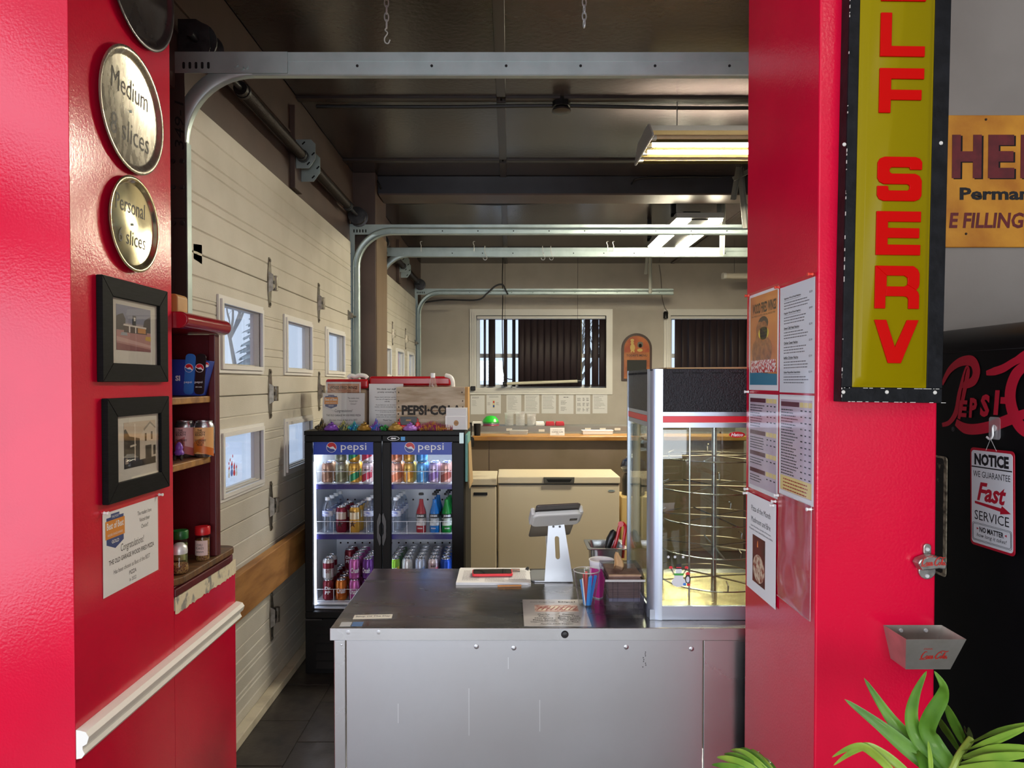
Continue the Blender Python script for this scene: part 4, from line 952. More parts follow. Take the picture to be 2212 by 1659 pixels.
for x, y in ((1029, 1397), (1110, 1400), (1353, 1398), (1494, 1402), (738, 1393)):
    p = P(x, y, YK0 + .013); O('rivet', MB().lathe([(.009, -.002), (.006, .0004), (.0035, .0006), (.003, .0024), (.0, .003)], 12, M=fFront(p)), SSPAN, ctr, smooth=True)
for x, y in ((818, 1366), (752, 1366)):
    p = P(x, y, YK0); O('dimple', MB().lathe([(.007, 0.0), (.004, .0003), (.0, .0004)], 12, M=fFront(p)), SSEDGE, ctr, smooth=True)
p = P(1220, 1370, YK0); O('hole_plug', MB().lathe([(.0115, 0), (.0115, .003), (.009, .006), (.0, .007)], 18, M=fFront(p)), BLACKP, ctr, smooth=True)
# scratches with a shape of their own
SCR = mat('scratch_bright', 'dfe2e4', .3, .8); SCD = mat('scuff_dark', '4f5052', .5)
for x, y0, y1 in ((860, 1520, 1562), (1013, 1487, 1589), (1098, 1420, 1445), (1166, 1512, 1580)):
    p = P(x, y0, YK0 + .0138); q = P(x, y1, YK0 + .0138); O('scratch', MB().box(p.x - .0008, p.x + .0008, p.y - .0003, p.y, q.z, p.z), SCR, ctr)
m = MB()
for k in range(9):
    p = P(1391 + random.uniform(-4, 4), 1408 + k * 4, YK0 + .0138); m.box(p.x - .001, p.x + .002, p.y - .0003, p.y, p.z - .003, p.z + .001)
O('scuff', m, SCD, ctr).__setitem__('kind', 'stuff')
# ---------------------------------------------------------------- laid on the counter
def onK(x, y, dz=0.0): return PZ(x, y, ZK + dz)
def sheet(name, pts, m, th, label, cat, group=None):
    M = [onK(*q) for q in pts]; mb = MB(); mb.add([V((q.x, q.y, ZK + .0004)) for q in M] + [V((q.x, q.y, ZK + .0004 + th)) for q in M], [(3, 2, 1, 0), (4, 5, 6, 7), (0, 1, 5, 4), (1, 2, 6, 5), (2, 3, 7, 6), (3, 0, 4, 7)])
    return mb
a = onK(1128, 1355); b = onK(1284, 1355); d = onK(1132, 1291)
r_ = (b - a).normalized(); u_ = V((-r_.y, r_.x, 0)); Md = frame((a.x, a.y + .002, ZK + .0004), r_, u_)
dp = thing('dips_sign', 'laminated dips price sheet taped to the counter front', 'sign', M=Md)
O('sheet', MB().box(.006, .216, .006, .277, 0, .0006), mat('greyed_laminated_paper', 'cdcac6', .35, coat=.5), dp, world=False)
O('laminate', MB().box(0, .224, 0, .283, .0007, .0010), glassmat('laminate_film', refl=0, rough=.1, fres=1.12), dp, world=False)
t = MB(); addtext(t, "Don't Forget Your", .075, .245, .085, .010, .0012, bold=.015); addtext(t, 'Dips!', .158, .246, .058, .017, .0012, bold=.02); O('heading', t, INK, dp, world=False); t = MB()
for k, (l1, l2) in enumerate((('Garlic', 'Caesar'), ('Ranch', 'Sweet Thai'), ('Hot Sauce', 'Blue Cheese'), ('Pizza Sauce', 'Spicy Mayo'))):
    addtext(t, l1, .072, .118 - k * .0185, len(l1) * .0066, .0115, .0012, bold=.015); addtext(t, l2, .153, .118 - k * .0185, len(l2) * .0066, .0115, .0012, bold=.015)
addtext(t, 'Chipotle Cheddar', .07, .044, .085, .011, .0012); addtext(t, 'Hot Red', .155, .044, .045, .011, .0012); addtext(t, 'Ancho Chili Pepper', .11, .025, .105, .011, .0012, bold=.015)
O('lettering', t, INK, dp, world=False)
ph = O('food_photo', MB().box(.045, .19, .145, .215, .0006, .0011), mat('photo_plate', 'd8c3b4', .4, col2='a8563c', scale=40), dp, world=False)
m = MB()
for k, (x, y, rr) in enumerate(((.068, .165, .018), (.11, .188, .02), (.155, .172, .018))): m.flat(ell(x, y, rr, rr * .7, 14), .0013 + k * .0001)
O('bowl_print', m, mat('photo_cream', 'e8dcc0', .4), ph, world=False)
ms = MB()
for k in range(9): x = .05 + .015 * k; ms.flat([(x, .16), (x + .004, .158), (x + .022, .195), (x + .018, .197)], .0016)
O('fries_print', ms, mat('photo_brick', '9c3f30', .4), ph, world=False).__setitem__('kind', 'stuff')
# paper pile and phone
a = onK(985, 1264); b = onK(1147, 1264); r_ = (b - a).normalized()
pp = thing('paper_pile', 'loose printed newspaper pages stacked on the counter under the phone', 'papers', M=frame((a.x, a.y, ZK + .0004), r_, V((-r_.y, r_.x, 0))))
W_ = (b - a).length
for k in range(6):
    an = random.uniform(-1.2, 1.2); O('page', MB().box(0, W_ - .006 * (k % 3), 0, .205 + .008 * (k % 2), .0016 * k, .0016 * k + .0014, RZ(an)), PAPER, pp, world=False)
O('binder_clip', MB().prism([(W_ - .016, .185), (W_ - .002, .180), (W_ - .002, .205), (W_ - .010, .212)], .0098, .014), BLACKP, pp, world=False)
t2 = MB(); printlines(t2, .02, W_ * .3, .165, 14, .0105, .0022, .0104, .1, 4); printlines(t2, W_ * .38, W_ * .66, .06, 6, .0095, .002, .0104, .1, 5); printlines(t2, W_ * .7, W_ * .95, .17, 15, .0095, .002, .0104, .1, 6)
O('print_lines', t2, GINK, pp, world=False).__setitem__('kind', 'stuff')
O('page_photo', MB().box(W_ * .74, W_ * .86, .145, .195, .0102, .0106), mat('newsprint_photo', '52565c', .6, col2='b98f80', scale=50), pp, world=False)
tag(O('pencil', MB().cyl(onK(1075, 1266, .004), onK(1126, 1265, .004), .0035, n=6), mat('pencil_orange', 'c9884a', .5)), 'orange pencil lying under the front edge of the paper pile', 'pencil')
zp = ZK + .0125; a = PZ(1020, 1246, zp); b = PZ(1108, 1245, zp); r_ = (b - a).normalized()
pn = thing('smartphone', 'black smartphone in a bright red case on the paper pile', 'phone', M=frame((a.x, a.y, zp), r_, V((-r_.y, r_.x, 0))))
L_ = (b - a).length
O('case', MB().prism(rrect(0, L_, 0, .074, .011, 5), 0, .010), mat('red_silicone', 'e0323a', .4), pn, world=False, bev=.002)
O('screen', MB().prism(rrect(.004, L_ - .004, .004, .070, .008, 5), .0095, .0108), mat('black_phone_glass', '0d0b10', .08, coat=1), pn, world=False)
# stickers on the counter
a = onK(762, 1338); b = onK(846, 1336)
st = thing('soup_label', 'printed soup of the day label taped to the counter corner', 'label', M=frame((a.x, a.y, ZK + .0003), (b - a), V((-(b - a).y, (b - a).x, 0))))
L_ = (b - a).length; O('tape', MB().prism(rrect(-.02, L_ + .025, -.012, .065, .02, 4), 0, .0003), SLEEVE, st, world=False); O('strip', MB().box(0, L_, 0, .040, .0003, .0007), mat('cream_label', 'ddd9cc', .5), st, world=False)
t = MB(); addtext(t, 'Soup Of The Day', L_ / 2, .022, L_ * .9, .018, .0009, bold=.02); O('lettering', t, GINK, st, world=False)
a = onK(733, 1354); b = onK(782, 1353)
st = thing('counter_sticker', 'small silver and blue sticker at the counter front corner', 'sticker', M=frame((a.x, a.y, ZK + .0003), (b - a), V((-(b - a).y, (b - a).x, 0))))
L_ = (b - a).length; O('tape', MB().box(-.02, L_ + .02, -.006, .05, 0, .0003), SLEEVE, st, world=False); O('card', MB().box(0, L_ * .48, 0, .04, .0003, .0007), mat('pale_grey_card', 'b9bcbd', .4), st, world=False); O('blue_card', MB().box(L_ * .52, L_, 0, .04, .0003, .0007), mat('sticker_blue', '5b7ba8', .4), st, world=False)
# ---------------------------------------------------------------- tablet stand
ALUM = mat('satin_aluminium', 'b4b8be', 0.36, 0.85); WPL = mat('white_plastic', 'c6c5c0', 0.4)
yb = onK(1207, 1258).y; x0 = onK(1176, 1258).x; x1 = onK(1238, 1258).x; xm = (x0 + x1) / 2
sd = thing('tablet_stand', 'satin aluminium stand with a slotted tapering upright', 'tablet stand', loc=(xm, yb, ZK))
O('base_plate', MB().prism(rrect(x0 - .05, x1 + .0, yb, yb + .16, .02, 5), ZK + .0004, ZK + .006), ALUM, sd, bev=.0015)
up = V((-.045, .03, 1)).normalized(); rr = V((1, 0, 0)); Mu = frame((xm, yb, ZK + .004), rr, up); Hh = .226
hw0 = (x1 - x0) / 2; hw1 = .029; ux = 0.0
um = MB(); arc = lambda yc, a0, a1: [(.0085 * math.cos(A(a0 + (a1 - a0) * k / 6)), yc + .0085 * math.sin(A(a0 + (a1 - a0) * k / 6))) for k in range(7)]
half = [(0, 0), (hw0, 0), (hw1, Hh), (0, Hh)] + list(reversed(arc(.1635, 0, 90))) + list(reversed(arc(.0935, -90, 0)))
um.prism(half, 0, .006, Mu); um.prism([(-x, y) for x, y in reversed(half)], 0, .006, Mu)
O('upright', um, ALUM, sd)
hp = Mu @ V((0, Hh + .004, .004))
O('hinge_block', MB().box(-.026, .026, -.008, .012, -.006, .012, T(*hp)), ALUM, sd, bev=.003)
O('hinge_pin', MB().cyl(hp + V((-.012, -.012, .006)), hp + V((.012, -.012, .006)), .009), mat('dark_satin', '7d8084', .3, .9), sd, smooth=True)
for dx in (-.011, .013): O('screw', MB().lathe([(.0045, 0), (.0035, .002), (0, .002)], 12, M=Mu @ T(dx, Hh - .018, .006)), STEELD, sd, smooth=True)
O('pivot', MB().lathe([(.012, 0), (.018, .006), (.018, .012), (.010, .018), (0, .019)], 18, M=frame(hp + V((-.002, 0.0, .010)), (1, 0, 0), (0, .5, .86))), CHROME, sd, smooth=True)
c_ = P(1199, 1131, yb - .005); rT = V((1, .13, .03)).normalized(); uT = V((.13, -.80, .60)); uT = (uT - rT * uT.dot(rT)).normalized(); Mt = frame(c_, rT, uT)
tb = thing('tablet', 'dark-backed tablet in a white cradle on the aluminium stand', 'tablet', M=Mt)
O('body', MB().prism(rrect(-.083, .083, -.150, .118, .010, 5), -.024, -.017), mat('graphite_tablet_back', '5f5a56', .34, .7), tb, world=False, bev=.002)
O('screen', MB().prism(rrect(-.079, .079, -.146, .114, .006, 4), -.0245, -.0235), mat('black_phone_glass'), tb, world=False)
cr_ = O('cradle', MB().prism(rrect(-.092, .092, -.015, .082, .022, 6), -.016, .004), WPL, tb, world=False, bev=.006)
for sg in (-1, 1): O('cradle_lip', MB().prism(rrect(sg * .09 - .008, sg * .09 + .008, -.01, .080, .007, 3), -.032, -.004), WPL, cr_, world=False, bev=.003)
O('cable_port', MB().box(.05, .078, .03, .044, .004, .006), BLACKP, cr_, world=False)
cable('charging_cable', [P(1180, 1158, yb + .03), P(1182, 1190, yb + .05), P(1188, 1215, yb + .04), onK(1190, 1236, .012)], .0022, 'white charging cable hanging behind the tablet stand', WPL)
# ---------------------------------------------------------------- steam pan with tongs
pa = P(1270, 1186, 2.72); pb = P(1356, 1186, 2.72); zr = pa.z; X0, X1, Y0, Y1 = pa.x, pb.x, 2.72, 2.885
sp = thing('steam_pan', 'small stainless steam pan holding tongs at the back of the counter', 'steam pan', loc=((X0 + X1) / 2, (Y0 + Y1) / 2, ZK))
m = MB(); rings = []
def ring(i, z, r=.02): return [V((x, y, z)) for x, y in rrect(X0 + i, X1 - i, Y0 + i, Y1 - i, r, 4)]
lv = [ring(0, zr - .004, .012), ring(0, zr, .012), ring(.013, zr, .025), ring(.016, zr - .012, .025), ring(.020, ZK + .006, .03), ring(.030, ZK + .0006, .03)]
vs = [q for l in lv for q in l]; n = len(lv[0]); fs = [(i * n + k, i * n + (k + 1) % n, (i + 1) * n + (k + 1) % n, (i + 1) * n + k) for i in range(len(lv) - 1) for k in range(n)] + [tuple(range(5 * n, 6 * n))]
m.add(vs, [tuple(reversed(f)) for f in fs]); O('pan', m, SSEDGE, sp, smooth=True, ang=50, solid=.001)
TR = mat('red_tong_plastic', 'c21f24', .3)
tg = thing('serving_tongs', 'red-handled tongs standing in the steam pan', 'tongs', loc=(X1 - .05, Y0 + .08, ZK))
t1 = bez([P(1320, 1205, 2.80), P(1332, 1165, 2.80), P(1338, 1140, 2.80), P(1344, 1129, 2.80)], 6); t2 = bez([P(1344, 1129, 2.80), P(1351, 1138, 2.80), P(1348, 1165, 2.80), P(1345, 1205, 2.80)], 6)
O('arm', MB().tube(t1, .0075, 8), TR, tg, smooth=True); O('arm', MB().tube(t2, .0065, 8), TR, tg, smooth=True)
O('spring_head', MB().cyl(P(1341, 1132, 2.79), P(1341, 1132, 2.81), .011), TR, tg, smooth=True)
q = [P(1312, 1185, 2.80), P(1318, 1165, 2.80), P(1325, 1150, 2.80), P(1328, 1146, 2.80)]
tag(O('black_scoop', MB().tube([P(1304, 1205, 2.80)] + q, [.008, .012, .016, .014, .008], 10), BLACKP, smooth=True), 'black plastic scoop handle standing in the steam pan beside the tongs', 'scoop')
# ---------------------------------------------------------------- cups
def cup(name, label, loc, r0, r1, h, m, rimm, inner):
    root = thing(name, label, 'cup', loc=loc)
    O('cup', MB().lathe([(.001, .0006), (r0, .0006), (r1, h), (r1 - .0012, h), (r0 - .001, .004), (.001, .004)], 28, capb=False, capt=False), m, root, world=False, smooth=True)
    O('rim', MB().tube([(r1 * math.cos(t), r1 * math.sin(t), h) for t in (2 * math.pi * k / 28 for k in range(28))], .0018, 6, closed=True), rimm, root, world=False, smooth=True)
    return root
p = onK(1299, 1289); pk = cup('paper_cup', 'pink and white paper cup behind the clear cup', (p.x, p.y, ZK), .031, .043, .132, mat('white_cup_paper', 'e6e2e4', .5), WHITE, None)
O('sleeve_print', MB().lathe([(.0315, .004), (.0415, .108)], 28, capb=False, capt=False), mat('hot_pink_print', 'e0339b', .5), pk, world=False, smooth=True)
p = onK(1267, 1309); cc = cup('clear_cup', 'clear plastic cup filled with straws and sticks, in front of the pink cup', (p.x, p.y, ZK), .026, .0445, .122, CLEAR, glassmat('clear_rim', refl=.15, haze=.35), None)
for k, (dx, dy, c2, w2, h2) in enumerate(((.006, -.012, '2f86d6', .012, .105), (.016, -.004, '2a7ccc', .010, .108), (-.006, -.006, 'c93a3a', .005, .112), (-.012, .004, '4a94d8', .006, .09), (.0, .006, 'd9453f', .008, .115), (-.009, -.012, 'e8e8ea', .004, .1), (.010, .010, '2f86d6', .008, .1))):
    tl_ = (dx * .9, dy * .6)
    tag(O('straw_packet', MB().box(-w2 / 2, w2 / 2, -.001, .001, .0045, h2, T(cc.location.x + dx * .55, cc.location.y + dy * .6, ZK) @ RY(dx * 700) @ RX(-dy * 500)), mat('wrap_' + c2, c2, .4)),
        ('%s wrapped %s standing in the clear cup, %s' % ({'2f86d6': 'blue', '2a7ccc': 'deep blue', 'c93a3a': 'thin red', '4a94d8': 'pale blue', 'd9453f': 'wide red', 'e8e8ea': 'white'}[c2], 'packet', ('at its front', 'at its right side', 'leaning left of centre', 'at its back left', 'tallest at the back', 'against the front wall', 'at its back right')[k])), 'packet', 'packets in the clear cup')
# ---------------------------------------------------------------- napkin dispenser
a = onK(1309, 1332); b = onK(1395, 1332); X0, X1 = a.x, min(b.x, .437); Y0 = a.y; Y1 = Y0 + .165
nd = thing('napkin_dispenser', 'smoky clear napkin dispenser beside the display cabinet', 'napkin dispenser', loc=((X0 + X1) / 2, Y0, ZK))
SMOKE = glassmat('smoky_acrylic', tint='d2d0da', refl=.0, fres=1.4)
m = MB(); zt_ = ZK + .118
m.box(X0, X1, Y0, Y0 + .002, ZK + .006, zt_).box(X0, X1, Y1 - .002, Y1, ZK + .0006, zt_).box(X0, X0 + .002, Y0 + .002, Y1 - .002, ZK + .0006, zt_).box(X1 - .002, X1, Y0 + .002, Y1 - .002, ZK + .0006, zt_)
O('box', m, SMOKE, nd)
for dx in (.022, .038, .09, .105): O('rib', MB().box(X0 + dx - .0008, X0 + dx + .0008, Y0 - .001, Y0, ZK + .008, zt_ - .004), SMOKE, nd)
lidm = MB(); lidm.prism([(Y0 - .003, zt_), (Y1 + .003, zt_), (Y1 - .004, zt_ + .026), (Y0 + .05, zt_ + .026), (Y0 + .012, zt_ + .012)], X0 - .002, X1 + .002, Matrix(((0, 0, 1, 0), (1, 0, 0, 0), (0, 1, 0, 0), (0, 0, 0, 1))))
O('lid', lidm, SMOKE, nd, bev=.003); O('lid_edge', MB().box(X0 - .003, X1 + .003, Y0 - .004, Y0 - .002, zt_ - .004, zt_ + .003), glassmat('clear_rim', refl=.15, haze=.35), nd)
NAP = mat('brown_napkin', 'a98a72', .85, col2='97785f', scale=30, bump=.3, bscale=60)
for k in range(14):
    z0 = ZK + .058 + k * .0054; O('napkin', MB().box(X0 + .008 + random.uniform(0, .004), X1 - .008 - random.uniform(0, .004), Y0 + .008 + random.uniform(0, .005), Y1 - .01, z0, z0 + .0046), NAP, nd)
O('lifter', MB().box(X0 + .012, X1 - .012, Y0 + .012, Y1 - .012, ZK + .045, ZK + .056), SSPAN, nd)
q = V(((X0 + X1) / 2 - .012, Y0 + .075, zt_ + .026)); m = MB()
m.grid(lambda u, v: q + V(((u - .5) * .034 * (1 - .75 * v ** 2) + .004 * math.sin(v * 5), .012 * math.sin(u * 6) * (1 - v * .6), -.01 + .058 * v)), 8, 6)
O('pulled_napkin', m, mat('kraft_napkin', 'b9966c', .85), nd, smooth=True, solid=.0008)
# ---------------------------------------------------------------- heated display cabinet
HX0, HX1, HY0, HY1 = .445, .96, 2.258, 2.690
PW = mat('pearl_aluminium', 'b4bcc8', 0.34, 0.8); HAM = mat('black_hammered_steel', '2c2d30', .35, .5, bump=.6, bscale=240); STRIPE = mat('red_stripe_paint', 'd42030', .35)  # STRIPE is a plain red band that gives off no light
HG = glassmat('display_glass', refl=.0, tint='f0f4f2', fres=1.45)
hc = thing('heated_display_cabinet', 'tall glass heated display cabinet with wire racks and a red stripe', 'display cabinet', loc=((HX0 + HX1) / 2, HY0, ZK))
def hz(y): return P(1500, y, HY0).z
zb0, zb1, zg, zs0, zs1, zh, ztp = ZK + .0006, hz(1310), hz(924), hz(913), hz(899), hz(890), hz(797)
pw = .042
post = [(HX0, HY0 + pw)] + [(HX0 + pw * (1 - math.cos(t)) if False else HX0 + pw - pw * math.cos(t), HY0 + pw - pw * math.sin(t)) for t in (R90 * k / 8 for k in range(9))] + [(HX0 + pw, HY0 + pw)]
O('corner_post', MB().prism(post, zb0, ztp), PW, hc, smooth=True, ang=30)
O('corner_post', MB().prism([(2 * (HX0 + HX1) / 2 - x, y) for x, y in reversed(post)], zb0, ztp), PW, hc, smooth=True, ang=30)
for x in (HX0, HX1 - .014): O('rear_post', MB().box(x, x + .014, HY1 - .014, HY1, zb0, ztp), PW, hc)
fx0, fx1 = HX0 + pw + .0005, HX1 - pw - .0005; sy0, sy1 = HY0 + pw + .0005, HY1 - .0145
O('base', MB().box(HX0 + .004, HX1 - .004, HY0 + .006, HY1 - .006, zb0, zb1 - .012), PW, hc)
O('base_rail', MB().box(fx0, fx1, HY0 + .002, HY0 + .012, zb0 + .001, zb1), PW, hc)
O('floor_tray', MB().box(HX0 + .012, HX1 - .012, HY0 + .014, HY1 - .012, zb1 - .011, zb1 - .006), mat('steel_tray_lamplight_tint', 'e3cf94', .22, .7), hc)  # polished steel; the warm lamp light is mixed into its base colour
for z0, z1, m_, nm in ((zg, zs0, PW, 'trim_rail'), (zs0, zs1, STRIPE, 'red_stripe'), (zs1, zh, PW, 'trim_rail'), (zh, ztp, HAM, 'housing')):
    O(nm, MB().box(fx0, fx1, HY0 + .002, HY0 + .012, z0 + .0004, z1 - .0004), m_, hc); O(nm, MB().box(HX0 + .002, HX0 + .012, sy0, sy1, z0 + .0004, z1 - .0004), m_, hc)
O('housing_top', MB().box(HX0 + .005, HX1 - .005, HY0 + .013, HY1 - .002, ztp - .006, ztp), HAM, hc); O('housing_floor', MB().box(HX0 + .0125, HX1 - .013, HY0 + .0125, HY1 - .015, zh - .004, zh), SSPAN, hc)
O('housing', MB().box(HX0 + .015, HX1 - .015, HY1 - .012, HY1 - .002, zg, ztp - .007), HAM, hc)
for k in range(6): x = fx0 + .03 + k * .062; O('vent_slot', MB().box(x, x + .036, HY0 + .0008, HY0 + .0018, ztp - .014, ztp - .0105), SLOTM, hc)
vm = MB()
for k in range(17): y = sy0 + .006 + k * .022; vm.box(HX0 + .0008, HX0 + .0018, y, y + .011, ztp - .016, ztp - .009)
O('vent_slots', vm, SLOTM, hc).__setitem__('kind', 'stuff')
O('front_pane', MB().box(fx0, fx1, HY0 + .005, HY0 + .009, zb1 + .0004, zg), HG, hc); O('side_pane', MB().box(HX0 + .005, HX0 + .009, sy0, sy1, zb1 - .004, zg), HG, hc); O('rear_pane', MB().box(HX0 + .0145, HX1 - .0145, HY1 - .010, HY1 - .006, zb1 - .004, zg), HG, hc)
cx_, cy_ = (HX0 + HX1) / 2 + .01, (HY0 + HY1) / 2
WIRE = mat('chromed_wire', 'a9a8a4', .2, .95)
O('rack_shaft', MB().cyl((cx_, cy_, zb1 - .006), (cx_, cy_, zh - .004), .009), WIRE, hc, smooth=True)
for k in range(5):
    z = zb1 + .035 + k * .105; rg = thing0 = O('rack_ring', MB().tube([(cx_ + .182 * math.cos(t), cy_ + .182 * math.sin(t), z) for t in (2 * math.pi * q / 40 for q in range(40))], .0024, 6, closed=True), WIRE, hc, smooth=True)
    if k < 0: O('rack_ring', MB().tube([(cx_ + .10 * math.cos(t), cy_ + .10 * math.sin(t), z + .003) for t in (2 * math.pi * q / 28 for q in range(28))], .0025, 6, closed=True), WIRE, rg, smooth=True)
    for q in range(6):
        t = q * math.pi / 3 + k * .23 + .2; O('spoke', MB().cyl((cx_, cy_, z + .004), (cx_ + .182 * math.cos(t), cy_ + .182 * math.sin(t), z + .002), .0028, n=6), WIRE, rg)
    for q in range(3):
        t = q * 2.09 + k * .23 + .5; O('pan_stop', MB().tube([(cx_ + .182 * math.cos(t), cy_ + .182 * math.sin(t), z), (cx_ + .187 * math.cos(t), cy_ + .187 * math.sin(t), z + .022), (cx_ + .165 * math.cos(t), cy_ + .165 * math.sin(t), z + .03)], .0025, 6), WIRE, rg)
for t in (2.6, 4.0): O('rack_upright', MB().cyl((cx_ + .184 * math.cos(t), cy_ + .184 * math.sin(t), zb1 - .005), (cx_ + .184 * math.cos(t), cy_ + .184 * math.sin(t), zh - .004), .003, n=6), WIRE, hc)
O('lamp_tube', MB().cyl((HX0 + .03, HY1 - .035, zb1 + .12), (HX0 + .03, HY1 - .035, zg - .01), .014), mat('milky_tube'), hc, smooth=True)
p = P(1592, 939, HY0 + .004); lg = O('badge', MB().prism(ell(0, 0, .0255, .0095, 28), 0, .0008, fFront(p)), mat('badge_red', 'c41f26', .35), hc)
t = MB(); addtext(t, 'Hatco', 0, 0, .038, .0105, .001, fFront(p), bold=.025, shear=.25); O('lettering', t, PAPER, lg)
l = area('display_lamp', (cx_, cy_, zh - .01), (0, 0, 0), .3, .3, 1.1, (1.0, .80, .46)); l.parent = hc; l.matrix_parent_inverse = wmat(hc).inverted()
tag(O('cardboard_sheet', MB().add([(HX0 + .06, HY0 + .03, ztp + .001), (HX1 - .05, HY0 + .02, ztp + .001), (HX1 - .05, HY1 - .06, ztp + .001), (HX0 + .06, HY1 - .05, ztp + .001), (HX0 + .06, HY0 + .03, ztp + .005), (HX1 - .05, HY0 + .02, ztp + .008), (HX1 - .05, HY1 - .06, ztp + .008), (HX0 + .06, HY1 - .05, ztp + .005)], [(3, 2, 1, 0), (4, 5, 6, 7), (0, 1, 5, 4), (1, 2, 6, 5), (2, 3, 7, 6), (3, 0, 4, 7)]), mat('kraft_cardboard', 'a98c62', .8)), 'flat cardboard sheet on top of the display cabinet', 'cardboard')
# winter sticker on the glass: a plain snowman beside a penguin
sp = P(1466, 1245, HY0 + .004); sn_ = thing('snowman_sticker', 'snowman and penguin gel sticker on the display cabinet glass', 'sticker', M=fFront(sp))
GW = mat('gel_white', 'cfd4d6', .4); GB = mat('gel_black', '1b1b20', .4); GR = mat('gel_red', 'cc2a33', .4); GG = mat('gel_green', '3f9a3f', .4)
def gl_(nm, poly, z, m): O(nm, MB().prism(poly, z, z + .0003), m, sn_, world=False)
gl_('body', ell(0, -.018, .022, .016), 0, GW); gl_('body', ell(0, .0, .015, .013), .0003, GW); gl_('head', ell(0, .017, .0105, .0095), .0006, GW)
gl_('hat_brim', [(-.013, .023), (.013, .024), (.013, .027), (-.013, .026)], .0009, GB); gl_('hat', [(-.008, .026), (.008, .026), (.009, .040), (-.008, .039)], .0009, GB); gl_('hat_band', [(-.008, .027), (.008, .027), (.008, .030), (-.008, .030)], .0012, GR)
for s_ in (-1, 1): gl_('mitten', ell(s_ * .025, .028, .006, .005, 10), 0, GR); gl_('arm', [(s_ * .012, .004), (s_ * .014, .003), (s_ * .026, .025), (s_ * .023, .026)], 0, GB)
gl_('scarf', [(-.014, .003), (.014, .003), (.016, .010), (-.016, .010)], .0012, GG)
gl_('penguin_body', ell(.029, -.008, .009, .015), .0003, GB); gl_('penguin_belly', ell(.029, -.010, .0055, .010), .0006, GW); gl_('penguin_hat', [(.021, .005), (.037, .005), (.032, .014), (.025, .013)], .0006, GR)
gl_('gift', rrect(.014, .024, -.029, -.021, .002, 2), .0009, mat('gel_blue', '3a7fd0', .4)); gl_('gift', rrect(.026, .037, -.030, -.023, .002, 2), .0009, GR)
for k, x in enumerate((-.033, -.012, .014)): gl_('snowflake', [(x + (.006 if i % 2 else .0025) * math.cos(i * math.pi / 6), .062 + (.006 if i % 2 else .0025) * math.sin(i * math.pi / 6)) for i in range(12)], 0, GW)
# ================================================================ drinks cooler
YC = 4.0; BLK = mat('black_cooler_enamel', '0b0b0c', .5, col2='0f0f10', scale=6, spec=.25); LINER = mat('white_cooler_liner', 'dfe4ec', .4)
def cz(y, Y=YC): return P(800, y, Y).z
def cx(x, Y=YC): return P(x, 1000, Y).x
CX0, CX1, CZ0, CZ1 = cx(656), cx(1004), 0.0, cz(931); YB0, YB1 = YC + .045, 4.64
cl_ = thing('drinks_cooler', 'black two-door glass drinks cooler with blue header signs', 'cooler', loc=((CX0 + CX1) / 2, YC, 0))
zdb, zdt = cz(1336), cz(941)
body = MB(); w2 = .035
body.box(CX0, CX0 + w2, YB0, YB1, .10, CZ1).box(CX1 - w2, CX1, YB0, YB1, .10, CZ1).box(CX0 + w2, CX1 - w2, YB0, YB1, CZ1 - .05, CZ1).box(CX0 + w2, CX1 - w2, YB1 - .04, YB1, .10, CZ1 - .05).box(CX0 + w2, CX1 - w2, YB0, YB1 - .04, .10, zdb + .04)
O('cabinet', body, BLK, cl_, bev=.004); O('top_strip', MB().box(CX0, CX1, YC + .005, YB0 - .0005, zdt + .001, CZ1), BLK, cl_, bev=.003)
i0, i1 = CX0 + w2, CX1 - w2; ib = zdb + .041
ln = MB(); ln.box(i0 + .0003, i0 + .004, YB0, YB1 - .041, ib, CZ1 - .051).box(i1 - .004, i1 - .0003, YB0, YB1 - .041, ib, CZ1 - .051).box(i0, i1, YB1 - .045, YB1 - .0405, ib, CZ1 - .051).box(i0, i1, YB0, YB1 - .041, CZ1 - .054, CZ1 - .0502).box(i0, i1, YB0, YB1 - .041, ib - .0005, ib + .004)
O('liner', ln, LINER, cl_)
hm = MB()
for k in range(18):
    for z in (.62, .90): hm.cyl((i0 + .03 + k * .047, YB1 - .0455, z), (i0 + .03 + k * .047, YB1 - .047, z), .006, n=8)
o = O('pegholes', hm, SLOTM, cl_); o['kind'] = 'stuff'
# plinth grille
O('plinth', MB().box(CX0 - .004, CX1 - .002, YC + .03, YB0 + .02, .0, zdb - .012), BLK, cl_, bev=.003)
for k in range(5):
    z = .035 + k * .05; O('louvre', MB().add([(CX0 + .06, YC + .03, z + .035), (CX1 - .06, YC + .03, z + .035), (CX1 - .06, YC + .010, z), (CX0 + .06, YC + .010, z), (CX0 + .06, YC + .031, z), (CX1 - .06, YC + .031, z)], [(0, 3, 2, 1), (3, 4, 5, 2), (0, 4, 3), (1, 2, 5), (0, 1, 5, 4)]), BLK, cl_)
O('hinge_plate', MB().box(CX0 + .005, CX0 + .10, YC - .004, YC + .04, zdb - .010, zdb - .002), STEELD, cl_)
O('hinge_plate', MB().box(CX1 - .03, CX1 - .006, YC - .003, YC + .001, CZ1 - .07, CZ1 - .01), STEEL, cl_)
LED = mat('cool_white_led', 'ffffff', .4, emit='dfeaff', estr=6.0)
CG = glassmat('cooler_glass', refl=.0, fres=1.2)
BLUEP = mat('header_blue', '1d3fae', .4, emit='1d3fae', estr=.08)
xm = cx(825)
